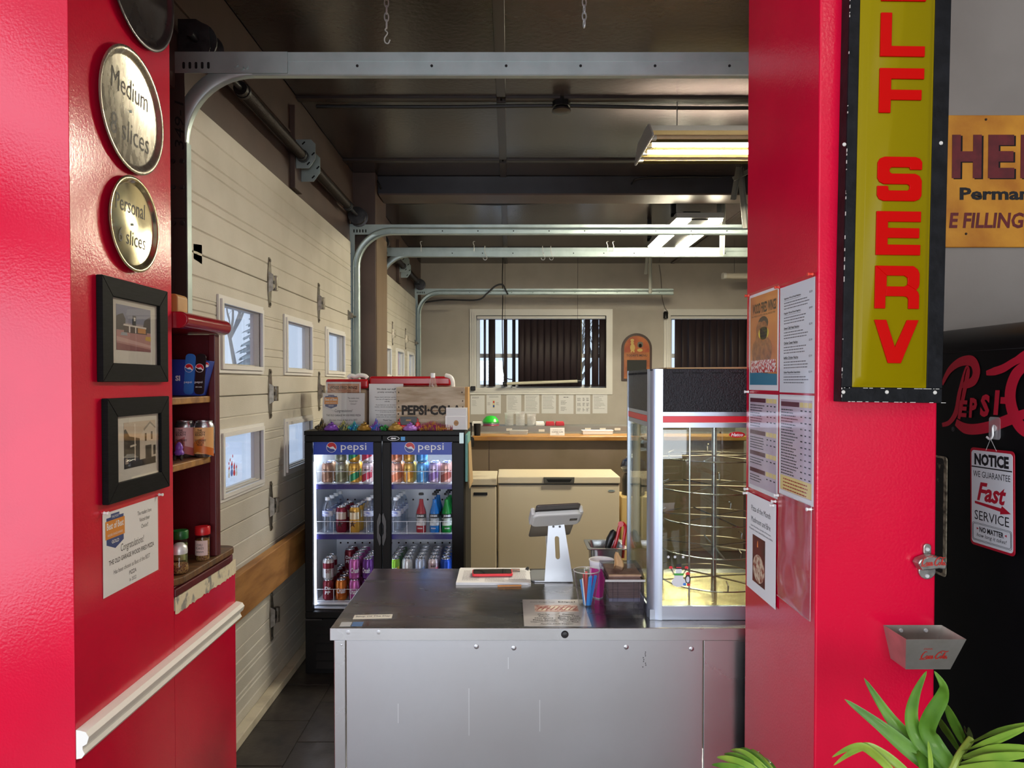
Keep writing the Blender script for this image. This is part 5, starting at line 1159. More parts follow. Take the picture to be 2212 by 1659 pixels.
for di, (dx0, dx1, gx0, gx1) in enumerate(((CX0 + .004, xm - .002, cx(674), cx(806)), (xm + .002, CX1 - .004, cx(844), cx(976)))):
    gz0, gz1 = cz(1322), cz(955); f = MB()
    f.box(dx0, dx1, YC, YC + .04, gz1, zdt).box(dx0, dx1, YC, YC + .04, zdb, gz0).box(dx0, gx0, YC, YC + .04, gz0, gz1).box(gx1, dx1, YC, YC + .04, gz0, gz1)
    d_ = O('door', f, BLK, cl_, bev=.004)
    g = MB(); e = .008; ee = .012
    g.box(gx0 + .0, gx1, YC + .006, YC + .012, gz1 - e, gz1).box(gx0, gx1, YC + .006, YC + .012, gz0, gz0 + e)
    O('pane', MB().box(gx0 + .0003, gx1 - .0003, YC + .014, YC + .018, gz0 + .0003, gz1 - .0003), CG, d_)
    s_ = 1 if di == 0 else -1; hx = (dx1 - .013) if di == 0 else (dx0 + .013); hz0, hz1 = cz(1177), cz(1107)
    O('handle', MB().prism([(hx + .011 * s_, hz0 + .01), (hx + .011 * s_, hz0 + .05), (hx + .002 * s_, hz0 + .07), (hx + .002 * s_, hz1 - .07), (hx + .011 * s_, hz1 - .05), (hx + .011 * s_, hz1 - .01), (hx + .004 * s_, hz1), (hx - .010 * s_, hz1 - .045), (hx - .010 * s_, hz0 + .045), (hx + .004 * s_, hz0)], -.0, .022, fFront((0, YC, 0))), mat('grey_handle', '55575a', .4), d_)
    # header sign behind the glass
    hp_ = O('header_sign', MB().box(gx0 + .002, gx1 - .002, YC + .022, YC + .03, cz(983), gz1 - .002), BLUEP, d_)
    Mg = fFront((0, YC + .0218, 0)); t = MB(); q = P(762 if di == 0 else 930, 968, YC); addtext(t, 'pepsi', q.x, q.z, .145, .052, 0, Mg, bold=.004)
    O('lettering', t, PWH, hp_); rm, wm, bm = MB(), MB(), MB(); q = P(714 if di == 0 else 884, 967, YC); globe(rm, wm, bm, q.x, q.z, .027, 0, Mg); O('emblem', wm, PWH, hp_); O('emblem_red', rm, PR_, hp_); O('emblem_blue', bm, PB, hp_)
    ls = MB(); xx = gx0 + .01 if di == 0 else gx1 - .01
    # lamp strips stand in the inner corners
for xx in (i0 + .012, (i0 + i1) / 2 - .0, i1 - .012):
    O('led_strip', MB().box(xx - .006, xx + .006, YB0 + .006, YB0 + .014, ib + .02, cz(1000)), LED, cl_)
for zz, hh in ((CZ1 - .075, .5),):
    l = area('cooler_light', ((i0 + i1) / 2, YB0 + .10, zz), (math.radians(-12), 0, 0), .8, .06, 5.5, (.80, .89, 1.0)); l.parent = cl_; l.matrix_parent_inverse = wmat(cl_).inverted()
q = P(850, 947, YC + .003)
bd = O('maker_badge', MB().prism(ell(0, 0, .034, .013, 30), 0, .001, fFront((q.x, YC - .0002, q.z))), PWH, cl_); O('badge_field', MB().prism(ell(0, 0, .031, .0105, 30), .001, .0013, fFront((q.x, YC - .0002, q.z))), BLK, bd)
O('badge_mark', MB().prism([(-.016, 0), (-.006, .007), (-.006, .004), (.014, .004), (.014, -.004), (-.006, -.004), (-.006, -.007)], .0013, .0016, fFront((q.x, YC - .0002, q.z))), PWH, bd)
q = P(870.5, 947.5, YC); O('blue_sticker', MB().box(q.x - .012, q.x + .012, YC - .001, YC - .0002, q.z - .011, q.z + .011), mat('sticker_sky', '3f9be0', .4), cl_)
SH = [cz(1050), cz(1160), cz(1302, YC + .06)]
WIREW = mat('white_wire', 'e4e8ee', .35); RAILM = mat('violet_price_rail', '2c2a72', .35)
for k, z in enumerate(SH):
    if k < 2:
        O('shelf', MB().box(i0 + .006, i1 - .006, YB0 + .03, YB1 - .05, z - .008, z - .001), LINER, cl_)
        for a_, b_ in ((i0 + .004, (i0 + i1) / 2 - .01), ((i0 + i1) / 2 + .01, i1 - .004)): O('price_rail', MB().box(a_, b_, YB0 + .022, YB0 + .029, z - .028, z), RAILM, cl_)
    else: O('shelf', MB().box(i0 + .006, i1 - .006, YB0 + .02, YB1 - .05, z - .012, z - .001), WIREW, cl_)
    for a_, b_ in ((i0 + .016, (i0 + i1) / 2 - .02), ((i0 + i1) / 2 + .02, i1 - .016)):
        g = MB(); g.tube([(a_, YB0 + .034, z), (a_, YB0 + .034, z + .072), (b_, YB0 + .034, z + .072), (b_, YB0 + .034, z)], .0017, 5); g.tube([(a_, YB0 + .034, z + .006), (b_, YB0 + .034, z + .006)], .0017, 5)
        n = 4
        for j in range(1, n): xq = a_ + (b_ - a_) * j / n; g.tube([(xq, YB0 + .034, z), (xq, YB0 + .034, z + .072)], .0017, 5)
        O('wire_guard', g, WIREW, cl_)
# ---------------------------------------------------------------- drinks in the cooler
ORD = ['first', 'second', 'third', 'fourth', 'fifth', 'sixth', 'seventh', 'eighth', 'ninth']
def cmat(c): return mat('can_print_' + c, c, .32, .45)
def kind_can(name, desc, c1, c2=None, c3=None, words=None, hgt=1.0, star=None, wcol=None, shear=0.0):
    def art(root):
        if c2: wrapband(root, .020 * hgt, .062 * hgt, -1.25, 1.0, cmat(c2), r=.0333, slope=.035, name='label_shape')
        if c3: wrapband(root, .064 * hgt, .096 * hgt, -1.2, 1.2, cmat(c3), r=.0332, name='label_band')
        if words: wraptext(root, words[0], words[1] * hgt, words[2], words[3], wcol or PWH, r=.0338, bold=.03, shear=shear)
        if star:
            mb = MB(); out = []
            for i in range(10):
                rr = .024 if i % 2 == 0 else .009; t = math.pi / 2 + i * math.pi / 5; u = rr * math.cos(t); out.append(V((.0339 * math.sin(u / .0339), -.0339 * math.cos(u / .0339), .055 + rr * math.sin(t))))
            mb.add(out, [tuple(range(10))]); O('star_print', mb, star, root, world=False)
    return dict(desc=desc, make=lambda lab, loc, grp: can('soda_can' if hgt == 1 else 'energy_drink_can', lab, loc, cmat(c1), group=grp, art=art, hgt=hgt))
KD = {
 'brown': kind_can('', 'brown craft soda can', 'a4806a', '84604c', None, ('ROOT\nBEER', .075, .03, .018), wcol=INK), 'olive': kind_can('', 'olive grey craft soda can', '9a9b86', '73765f', None, ('CREAM\nSODA', .075, .03, .018), wcol=INK),
 'green': kind_can('', 'gold and green craft soda can', 'd8a848', '2c8a60', None, ('GINGER\nLIME', .08, .03, .018), wcol=INK), 'rose': kind_can('', 'white and rose craft soda can', 'dfd3d6', 'c23f58', 'c9b0b8', ('BERRY', .08, .03, .010), wcol=INK),
 'salmon': kind_can('', 'salmon pink craft soda can', 'dba58f', 'c77452', None, ('PEACH\nTEA', .078, .03, .018), wcol=INK), 'gold': kind_can('', 'golden craft soda can', 'd9b25a', 'c68a34', None, ('MEAD\nSODA', .078, .03, .018), wcol=INK),
 'sky': kind_can('', 'sky blue craft soda can', '6caede', '4b8fc8', None, ('BLUE\nBERRY', .078, .03, .018), wcol=INK), 'lilac': kind_can('', 'lilac craft soda can', 'c4b2cf', '8a6fae', None, ('PLUM', .08, .03, .010), wcol=INK), 'rust': kind_can('', 'rust red craft soda can', 'c79a8e', '96463a', None, ('CHERRY', .08, .03, .010), wcol=INK),
 'maroon': kind_can('', 'maroon soda can', '6f1626', None, None, ('Dr\nPP', .062, .036, .045), shear=.1), 'orange': kind_can('', 'orange soda can', 'c9742a', 'b35a18', None, ('Crush', .060, .052, .03), shear=.25),
 'pink': kind_can('', 'pink soda can', 'c76ab0', 'b0509a', None, ('Crush', .055, .052, .03), shear=.25), 'purple': kind_can('', 'purple soda can', '6f3f92', '5b2f80', None, ('Crush', .055, .052, .03), shear=.25),
 'silvermaroon': kind_can('', 'silver and maroon soda can', 'b9b6b4', None, '7a1a2c', ('DIET', .05, .03, .02), wcol=mat('print_maroon', '7a1a2c', .4)), 'lime': kind_can('', 'lime green soda can', '8cc63a', 'e0d030', None, ('LIME', .06, .036, .02)),
 'white': kind_can('', 'white and silver soda can', 'd2d5d6', 'c2c6c8', None, ('ZERO', .05, .034, .016), wcol=GINK), 'bluewhite': kind_can('', 'pale blue and white soda can', 'bccbe4', '7f9fd6', None, ('diet', .05, .034, .018), wcol=mat('print_blue', '2b57b0', .4)),
 'cola': kind_can('', 'blue cola can', '1f4fb4', None, None, ('pepsi', .035, .04, .014)), 'greencan': kind_can('', 'dark green soda can', '2f6a3c', '1f5030', None, ('ALE', .06, .03, .02)),
 'energyred': kind_can('', 'tall dark red energy drink can', '7d2038', None, 'c9b9b0', ('PUNCHED', .095, .04, .010), hgt=1.27, star=mat('star_dark', '2a0c14', .4)), 'energygold': kind_can('', 'tall golden energy drink can', 'd9a648', None, 'e4d7b8', ('RECOVERY', .098, .042, .010), hgt=1.27, star=mat('star_brown', '4a2c12', .4), wcol=INK),
}
protos = {}
def put(kind, label, loc, grp, zrot=None):
    if kind not in protos: o = protos[kind] = KD[kind]['make'](label, loc, grp)
    else: o = copy_tree(protos[kind]); tag(o, label, 'can' if kind in KD and 'bottle' not in kind else 'bottle', grp); o.location = loc
    if kind in BOT: o['category'] = 'bottle'
    o.rotation_euler = (0, 0, random.uniform(-.25, .25) if zrot is None else zrot); return o
def bottle_pet(lab, loc, grp):
    root = thing('water_bottle', lab, 'bottle', loc=loc, group=grp); pr = [(.028, 0), (.031, .004)]
    for k in range(6): pr += [(.031, .012 + k * .013), (.0288, .0185 + k * .013)]
    pr += [(.031, .095), (.031, .135), (.029, .150), (.020, .172), (.0125, .184), (.0125, .192)]
    O('bottle', MB().lathe(pr, 18, capt=False), glassmat('pet_water', tint='e6eef6', refl=.06, haze=.10, hazecol='f2f7ff'), root, world=False, smooth=True, ang=70)
    O('cap', MB().lathe([(.0145, .188), (.0145, .204), (.013, .206), (0, .206)], 14), PWH, root, world=False, smooth=True)
    O('label', MB().lathe([(.0316, .098), (.0316, .130)], 18, capb=False, capt=False), mat('water_label', 'dfe5f2', .4, col2='4a62c0', scale=30, stretch=(1, 1, 3)), root, world=False, smooth=True)
    return root
def bottle_glass(c, lc):
    def f(lab, loc, grp):
        root = thing('soda_bottle', lab, 'bottle', loc=loc, group=grp)
        O('drink', MB().lathe([(.001, .003), (.0275, .003), (.0285, .012), (.0285, .115), (.024, .135), (.0155, .160), (.0125, .180), (.0115, .194), (.001, .195)], 18, capb=False, capt=False), mat('drink_' + c, c, .35, spec=.2), root, world=False, smooth=True)
        O('bottle', MB().lathe([(.029, 0), (.0305, .006), (.0305, .116), (.026, .137), (.017, .163), (.0135, .185), (.0135, .222)], 20, capt=False), glassmat('soda_bottle_glass', refl=.0, fres=1.2), root, world=False, smooth=True)
        O('cap', MB().lathe([(.0145, .218), (.0155, .220), (.0145, .229), (.012, .231), (0, .231)], 14), BLACKP, root, world=False, smooth=True)
        wrapband(root, .045, .100, -1.3, 1.3, mat('label_' + lc, lc, .5, col2='1a1a1c', scale=26), r=.0310, name='label'); wrapband(root, .088, .112, -1.3, 1.3, BLACKP, r=.0312, name='label_top')
        wraptext(root, 'JONES', .100, .045, .014, PWH, r=.0315, bold=.03); wraptext(root, 'SODA', .03, .03, .008, PWH, r=.0312)
        return root
    return f
BOT = {'water', 'redsoda', 'bluesoda', 'greensoda'}
KD['water'] = dict(desc='clear water bottle', make=bottle_pet); KD['redsoda'] = dict(desc='red soda bottle', make=bottle_glass('9a0c22', 'd6d0d0'))
KD['bluesoda'] = dict(desc='blue soda bottle', make=bottle_glass('0f6fc0', 'd3dde4')); KD['greensoda'] = dict(desc='green soda bottle', make=bottle_glass('0f7a2c', 'd3e0d2'))
G = 'drinks inside the glass-door cooler'
def stock(kind, px, row, z, shelf, pos, layer=''):
    Y = YB0 + .072 + row * .076; X = cx(px, YC + .10)
    lab = '%s on cooler %s shelf, %s%s row, %s from left' % (KD[kind]['desc'], shelf, layer, 'front' if row == 0 else ORD[row], ORD[pos])
    put(kind, lab, (X, Y, z + .0008), G)
tops = [('brown', 706), ('olive', 735), ('green', 764), ('rose', 793), ('salmon', 856), ('gold', 883), ('sky', 911), ('lilac', 937), ('rust', 963)]
for i, (k, x) in enumerate(tops):
    for r in range(2): stock(k, x, r, SH[0], 'top', i)
    if i in (1, 2, 3, 4, 5, 6): stock(k, x, 0, SH[0] + .1225, 'top', i, 'upper ')
mid = [('water', 706), ('energyred', 736), ('energygold', 765), ('water', 795), ('water', 854), ('redsoda', 909), ('bluesoda', 938), ('greensoda', 964)]
for i, (k, x) in enumerate(mid):
    for r in range({'water': 4, 'energyred': 3, 'energygold': 4, 'redsoda': 1, 'bluesoda': 3, 'greensoda': 3}[k]): stock(k, x + (2 * r if x < 800 else r), r, SH[1], 'middle', i)
bl_ = [('maroon', 707), ('orange', 735), ('pink', 764), ('purple', 793)]
for i, (k, x) in enumerate(bl_):
    for r in range(5): stock(k, x, r, SH[2], 'bottom', i)
for k, x, rows, i in (('silvermaroon', 707, (0, 1), 0), ('maroon', 735, (3, 4), 1), ('pink', 764, (0, 1, 2, 3, 4), 2), ('purple', 793, (0, 1, 2), 3)):
    for r in rows: stock(k, x, r, SH[2] + .1225, 'bottom', i, 'upper ')
for i, (k, x) in enumerate((('lime', 851), ('white', 879), ('bluewhite', 907), ('rose', 935), ('cola', 962))):
    for r in range(5):
        k2 = k if r == 0 else {'lime': 'greencan', 'white': 'white', 'bluewhite': 'white', 'rose': 'rose', 'cola': 'cola'}[k]
        stock(k2, x, r, SH[2] + .1225, 'bottom', 4 + i, 'upper '); stock(k2, x, r, SH[2], 'bottom', 4 + i)
# ================================================================ on top of the cooler
ZCT = CZ1 + .0006
def onC(x, y, Y): return P(x, y, Y)
def standing(name, label, cat, px0, px1, pytop, Y, th=.004, lean=4):
    a_ = P(px0, pytop, Y); b_ = P(px1, pytop, Y); root = thing(name, label, cat, M=fFront((a_.x, Y, ZCT)) @ RX(-lean))
    return root, b_.x - a_.x, a_.z - ZCT
ACR = glassmat('clear_acrylic', refl=.05)
r_, W_, H_ = standing('certificate_stand', 'certificate in a clear holder on the cooler, before the wings flyer', 'certificate', 696, 787, 849, 4.14)
q = bpy.data.objects.new('certificate_face', None); certificate(r_, W_, H_); O('holder', MB().box(-.004, W_ + .004, 0, H_ + .004, .0015, .003).box(-.004, W_ + .004, 0, H_ + .003, -.003, -.001).box(-.004, W_ + .004, 0, .004, -.05, .04), ACR, r_, world=False)
r_, W_, H_ = standing('wings_flyer', 'wood fired wings flyer standing behind the certificate on the cooler', 'flyer', 703, 778, 825, 4.24)
O('sheet', MB().box(0, W_, 0, H_, 0, .0004), PAPER, r_, world=False); O('flyer_photo', MB().box(.008, W_ - .008, .02, H_ - .010, .0004, .0008), mat('flyer_peach', 'd9a888', .5, col2='b86a4a', scale=14), r_, world=False)
t = MB(); addtext(t, 'WOOD FIRED WINGS', W_ / 2, H_ - .034, W_ * .80, .020, .001, bold=.03); addtext(t, 'ALL SERVED WITH SPECIAL DIPS', W_ / 2, H_ - .052, W_ * .72, .005, .001); O('lettering', t, INK, r_, world=False)
O('wing_photo', MB().flat(ell(W_ / 2, H_ - .10, .05, .035), .0012), mat('wing_brown', '7a3f22', .5, col2='b5733a', scale=40), r_, world=False); O('holder', MB().box(-.004, W_ + .004, 0, H_ + .003, .0018, .003).box(-.004, W_ + .004, 0, .004, -.03, .03), ACR, r_, world=False)
r_, W_, H_ = standing('staff_notice', 'white staff notice sheet standing beside the wooden crate on the cooler', 'notice', 797, 871, 829, 4.32, lean=1)
O('sheet', MB().box(0, W_, 0, H_, 0, .0004), PAPER, r_, world=False)
t = MB(); yy = H_ - .032
for s_, h_, wd in (('We think our staff is', .0115, .62), ('pretty amazing !!!', .0115, .55), ('', .012, 0), ("Please don't kill their spirits with", .0075, .72), ('the use of negative or unkind', .0075, .66), ('words.', .0075, .16), ('', .010, 0), ('If you feel you can do their job', .0070, .66), ('better, we are accepting resumes', .0070, .72), ('', .010, 0), ('We are all doing our best to serve you', .0058, .72), ('in the best way we can.', .0058, .42), ('', .008, 0), ('We really appreciate each and', .0070, .66), ('every one of our customers.', .0070, .64), ('', .008, 0), ('Thank You', .0080, .25)):
    if s_: addtext(t, s_, W_ * .53, yy, W_ * wd, h_, .0008, bold=.015)
    yy -= h_ * 1.65 if s_ else h_
O('lettering', t, INK, r_, world=False)
# wooden crate
CW = mat('weathered_crate_wood', 'c4b59f', .75, col2='9a866a', scale=4, stretch=(1.2, 1, 7), bump=.25, bscale=25)
a = P(856, 836, 4.11); b = P(1004, 836, 4.11); cxx0, cxx1, cH = a.x, b.x, a.z - ZCT
cr = thing('wooden_crate', 'weathered wooden soda crate with black stencilled lettering on the cooler', 'crate', loc=((cxx0 + cxx1) / 2, 4.11, ZCT))
zs_ = ZCT + cH * .44
for z0, z1 in ((ZCT, zs_ - .002), (zs_ + .002, ZCT + cH)):
    O('front_board', MB().box(cxx0, cxx1, 4.11, 4.122, z0, z1), CW, cr, bev=.002); O('back_board', MB().box(cxx0, cxx1, 4.288, 4.30, z0, z1), CW, cr, bev=.002)
for x0_, x1_ in ((cxx0, cxx0 + .016), (cxx1 - .002, cxx1 + .018)): O('end_board', MB().box(x0_, x1_, 4.1225, 4.2875, ZCT, ZCT + cH), mat('crate_end_wood', 'b98f56', .7, col2='96703c', scale=6), cr, bev=.002)
O('crate_floor', MB().box(cxx0 + .017, cxx1 - .004, 4.123, 4.287, ZCT, ZCT + .01), CW, cr)
STEN = mat('worn_black_stencil', '231f1b', .7, col2='4c4034', scale=40, mixlo=.55, mixhi=.7); q = P(932, 888, 4.11)
t = MB(); addtext(t, 'PEPSI·COLA', (cxx0 + cxx1) / 2 + .006, zs_ + .004, .345, .058, .0012, fFront((0, 4.11, 0)), bold=.045); O('lettering', t, STEN, cr)
for i, x in enumerate((cxx0 + .012, cxx1 - .014)):
    for z in (.02, .055, .09, .13, .165, .215): O('nail', MB().cyl((x + random.uniform(-.004, .004), 4.1105, ZCT + z), (x, 4.1085, ZCT + z), .0045, n=8), mat('rusty_nail', '33261d', .8), cr)
# bottle standing in the crate, cool boxes behind
p = P(935, 806, 4.2); bt = thing('empty_bottle', 'clear bottle with white cap sticking out of the crate', 'bottle', loc=(p.x, 4.2, ZCT + .011))
hb = p.z - ZCT - .011; O('bottle', MB().lathe([(.028, 0), (.030, .006), (.030, hb * .62), (.026, hb * .74), (.014, hb * .90), (.012, hb * .93)], 18, capt=False), glassmat('clear_bottle', tint='f2ece6', refl=.05, haze=.08), bt, world=False, smooth=True)
O('drink', MB().lathe([(.0, .003), (.0275, .003), (.0275, hb * .66), (.0, hb * .66)], 16), mat('pink_juice', 'd9a48c', .3), bt, world=False, smooth=True); O('cap', MB().lathe([(.0135, hb * .915), (.0135, hb * .995), (.012, hb), (0, hb)], 14), PWH, bt, world=False, smooth=True)
CBR = mat('cool_box_red', 'b4121e', .3); CBW = mat('cool_box_white', 'ece9e4', .35)
def coolbox(px0, px1, pytop, Y0, Y1, label, hx, hy):
    a_ = P(px0, pytop, Y0); b_ = P(px1, pytop, Y0); zt2 = a_.z; root = thing('cool_box', label, 'cool box', loc=((a_.x + b_.x) / 2, Y0, ZCT))
    O('tub', MB().box(a_.x + .012, b_.x - .012, Y0 + .012, Y1 - .012, ZCT, zt2 - .06), mat('cool_box_tan', 'cdb694', .5) if px0 < 750 else CBR, root, bev=.02, bseg=3)
    O('lid', MB().box(a_.x, b_.x, Y0, Y1, zt2 - .058, zt2), CBR, root, bev=.014, bseg=3)
    h_ = MB()
    for (x, y, z) in hx: pass
    O('handle', MB().tube(bez(hy(a_, b_, zt2), 6), .013, 8), CBW, root, smooth=True); return root
coolbox(797, 974, 813, 4.39, 4.60, 'large red cool box behind the wooden crate on the cooler', (), lambda a_, b_, z: [(b_.x - .03, 4.352, z + .006), (b_.x + .0, 4.345, z - .004), (b_.x + .014, 4.344, z - .03), (b_.x + .016, 4.344, z - .075)])
coolbox(703, 795, 819, 4.38, 4.60, 'tan box with a red lid and white grips at the cooler back', (), lambda a_, b_, z: [(a_.x + .13, 4.42, z + .008), (a_.x + .15, 4.42, z + .022), (a_.x + .175, 4.42, z + .016), (a_.x + .20, 4.42, z + .024), (a_.x + .235, 4.42, z + .02), (a_.x + .25, 4.42, z + .006)])
# business-card holder
r_, W_, H_ = standing('card_holder', 'white business card holder before the crate corner', 'card holder', 962, 1009, 898, 4.045, lean=0)
O('holder', MB().box(0, W_, 0, H_, 0, .003).box(0, W_, 0, .004, -.05, .003).box(0, W_, 0, H_ + .045, -.05, -.047), CBW, r_, world=False); O('card', MB().box(.008, W_ - .008, .006, H_ - .006, .0035, .0045), PAPER, r_, world=False)
O('card_logo', MB().flat(ell(W_ / 2, H_ / 2, .014, .016), .0048), mat('logo_tan', 'b58a58', .6), r_, world=False); t = MB(); addtext(t, 'GARAGE', W_ / 2, H_ / 2, .024, .005, .005); O('lettering', t, INK, r_, world=False)
O('card_stack', MB().box(.006, W_ - .004, .004, H_ + .042, -.035, -.004), PAPER, r_, world=False); O('blue_card', MB().box(W_ * .72, W_ - .002, .01, H_ * .95, -.0035, -.0005), mat('sticker_sky'), r_, world=False)
# swirl toys and printed dragons
def swirl(px, Y, c1, c2, s_, label):
    p = P(px, 920, Y); root = thing('swirl_toy', label, 'toy', loc=(p.x, Y, ZCT), group='printed toys along the cooler front'); pts = []; rs = []
    n = 60
    for k in range(n + 1):
        t = k / n; R_ = .028 * s_ * (1 - t) ** .8; a_ = t * 2 * math.pi * 2.6; pts.append((R_ * math.cos(a_), R_ * math.sin(a_), s_ * (.011 + .040 * t ** 1.1))); rs.append(s_ * (.0125 * (1 - t) + .002))
    O('swirl', MB().tube(pts, rs, 8), mat('toy_' + c1, c1, .25, .3, col2=c2, scale=30), root, world=False, smooth=True, ang=80)
    O('base', MB().lathe([(.030 * s_, .0), (.042 * s_, .004), (.044 * s_, .012), (.036 * s_, .020), (.0, .021)], 20), mat('toy_' + c1, c1), root, world=False, smooth=True)
def dragon(px0, px1, Y, c1, c2, label, amp=.012, spike=1.0, hump=.016):
    a_ = P(px0, 920, Y).x; b_ = P(px1, 920, Y).x; root = thing('dragon_toy', label, 'toy', loc=((a_ + b_) / 2, Y, ZCT), group='printed toys along the cooler front'); L = b_ - a_
    n = max(7, int(L / .0085)); m = MB(); sp_ = MB(); c = mat('toy_' + c1 + c2, c1, .3, .2, col2=c2, scale=45, mixlo=.45, mixhi=.55)
    for k in range(n):
        t = k / (n - 1); r = .0125 * (1 - .75 * abs(t - .35) ** 1.2) ; x = -L / 2 + L * t; y = amp * math.sin(t * 9); z = r + hump * math.exp(-((t - .38) / .22) ** 2)
        m.lathe([(r * .55, -.005), (r, 0), (r * .6, .005)], 8, o=(x, y, z), M=RY(90))
        for an in (-.9, -.3, .3, .9):
            d = V((0, math.sin(an), math.cos(an))); sp_.cyl(V((x, y, z)) + d * r * .7, V((x + .003, y, z)) + d * (r + .019 * spike), .0042, .0004, 5, caps=False)
        for an in (-1.9, 1.9): d = V((0, math.sin(an), math.cos(an))); sp_.cyl(V((x, y, z)) + d * r * .5, V((x, y + d.y * .014, .0005)), .0035, .002, 5)
    O('body', m, c, root, world=False, smooth=True); O('spikes', sp_, c, root, world=False).__setitem__('kind', 'stuff')
    O('head', MB().lathe([(.003, -.014), (.011, -.008), (.013, 0), (.009, .010), (.003, .016)], 10, o=(-L / 2 - .004, 0, .016), M=RY(-90)), c, root, world=False, smooth=True)
dragon(687, 709, 4.045, '6d5a34', '2a2a24', 'dark bronze spiky toy dragon, first on the cooler edge', hump=.03)
swirl(716, 4.03, '6a3aa0', '8a58c0', 1.0, 'purple swirl toy at the cooler edge before the certificate')
dragon(734, 756, 4.04, '5a6a66', 'c8c06a', 'grey and yellow-green spiky toy dragon before the certificate', hump=.022)
dragon(758, 777, 4.035, '2f7fc0', '58c0a0', 'blue and teal spiky toy dragon before the certificate')
swirl(787, 4.03, '8a6a2c', 'b0883c', 1.0, 'dark gold swirl toy between the certificate and the staff notice')
dragon(804, 826, 4.035, '3f78d0', 'a860c0', 'blue and violet spiky toy dragon before the staff notice', hump=.03)
dragon(826, 843, 4.03, '3aa050', '202a20', 'small green and black toy caterpillar before the staff notice', spike=.4, hump=.004)
swirl(854, 4.03, '9a7a3c', 'c09a50', 1.0, 'tan gold swirl toy at the crate corner')
swirl(886, 3.995 + .03, '9a6ac8', 'c090e0', .95, 'lilac swirl toy before the red toy sofa')
dragon(908, 976, 4.035, 'a83a78', 'd89a4a', 'long pink and gold spiky toy dragon along the crate', hump=.014)
p = P(882, 920, 4.075); sf_ = thing('toy_sofa', 'red toy sofa phone stand before the crate', 'toy', loc=(p.x, 4.085, ZCT)); sf_.scale = (1.2, 1.0, 1.25); TS = mat('toy_sofa_red', 'd8343a', .35)
O('seat', MB().box(-.045, .045, -.03, .012, 0, .022), TS, sf_, world=False, bev=.004); O('back', MB().box(-.046, .046, .006, .014, 0, .052), TS, sf_, world=False, bev=.004)
for s_ in (-1, 1): O('arm', MB().box(s_ * .046 - .009, s_ * .046 + .009, -.033, .012, 0, .036), TS, sf_, world=False, bev=.005)
O('phone_card', MB().box(-.04, .04, -.008, -.003, .022, .060, RX(-8)), BLACKP, sf_, world=False); O('card_emblem', MB().box(-.012, .012, -.0095, -.0085, .04, .047, RX(-8)), mat('logo_tan'), sf_, world=False)
# pads on the cooler's right flank
tag(O('teal_folder', MB().box(CX1 + .001, CX1 + .014, 4.02, 4.32, cz(1042), cz(940)), mat('teal_card', '6fa8a0', .5, col2='5f968f', scale=6), bev=.002), 'teal folder hanging on the right flank of the cooler', 'folder')
tag(O('cardboard_strip', MB().add([(CX1 + .017, 4.05, cz(1040)), (CX1 + .024, 4.05, cz(1058)), (CX1 + .030, 4.30, cz(1056)), (CX1 + .017, 4.30, cz(960)), (CX1 + .017, 4.05, cz(960))], [(0, 1, 2, 3, 4)]), mat('kraft_cardboard'), solid=.003), 'torn cardboard strip hanging beside the teal folder', 'cardboard')
# ================================================================ freezers
CRM = mat('cream_freezer_enamel', 'd3c6a8', .35); MARB = mat('marbled_lid', 'd3c7ab', .35, col2='b3a58a', scale=6, mixlo=.5, mixhi=.62)
def freezer(name, px0, px1, Y0, Y1, pytop, label, lidm, dx=0):
    a_ = P(px0, pytop, Y0); b_ = P(px1, pytop, Y0); zt2 = a_.z; x0_, x1_ = a_.x, b_.x
    root = thing(name, label, 'freezer', loc=((x0_ + x1_) / 2, Y0, 0))
    O('body', MB().box(x0_ + .004, x1_ - .004, Y0 + .012, Y1, .03, zt2 - .062), CRM, root, bev=.008, bseg=3); O('gasket', MB().box(x0_ + .01, x1_ - .01, Y0 + .02, Y1 - .01, zt2 - .062, zt2 - .052), BLACKP, root)
    O('lid', MB().box(x0_, x1_, Y0, Y1 + .005, zt2 - .052, zt2), lidm, root, bev=.007, bseg=3)
    for x in (x0_ + .05, x1_ - .05):
        for y in (Y0 + .06, Y1 - .05): O('foot', MB().cyl((x, y, 0), (x, y, .03), .02), BLACKP, root)
    return root, x0_, x1_, zt2
fz, x0_, x1_, zt2 = freezer('chest_freezer', 1075, 1340, 5.35, 5.82, 1030, 'wide cream chest freezer with a dark lid handle', CRM)
h0, h1_ = P(1174, 1037, 5.35).x, P(1241, 1037, 5.35).x
hd = O('handle', MB().prism([(h0, zt2 - .002), (h1_, zt2 - .002), (h1_ - .004, zt2 - .048), (h0 + .004, zt2 - .048)], -.001, .012, fFront((0, 5.35, 0))), mat('olive_grey_plastic', '4d4a40', .4), fz, bev=.003)
O('grip_recess', MB().prism([(h0 + .02, zt2 - .016), (h1_ - .02, zt2 - .016), (h1_ - .035, zt2 - .038), (h0 + .035, zt2 - .038)], .012, .0135, fFront((0, 5.35, 0))), SLOTM, hd)
p = P(1321, 1060, 5.36); bd = O('badge', MB().prism(ell(0, 0, .026, .008), 0, .002, fFront(p)), STEEL, fz); t = MB(); addtext(t, 'Danby', 0, 0, .032, .008, .0022, fFront(p), shear=.2); O('lettering', t, INK, bd)
fz2, x0_, x1_, zt3 = freezer('small_chest_freezer', 968, 1073.5, 5.33, 5.80, 1034, 'narrow cream freezer with a marbled lid, between cooler and wide freezer', MARB)
p = P(1038, 1067, 5.343); O('nameplate', MB().box(p.x - .052, p.x + .052, 5.338, 5.3425, p.z - .010, p.z + .012), BLACKP, fz2, bev=.002); O('ticket', MB().box(p.x - .056, p.x + .045, 5.3405, 5.3415, p.z - .019, p.z - .009), mat('grey_ticket', 'a9a294', .6), fz2)
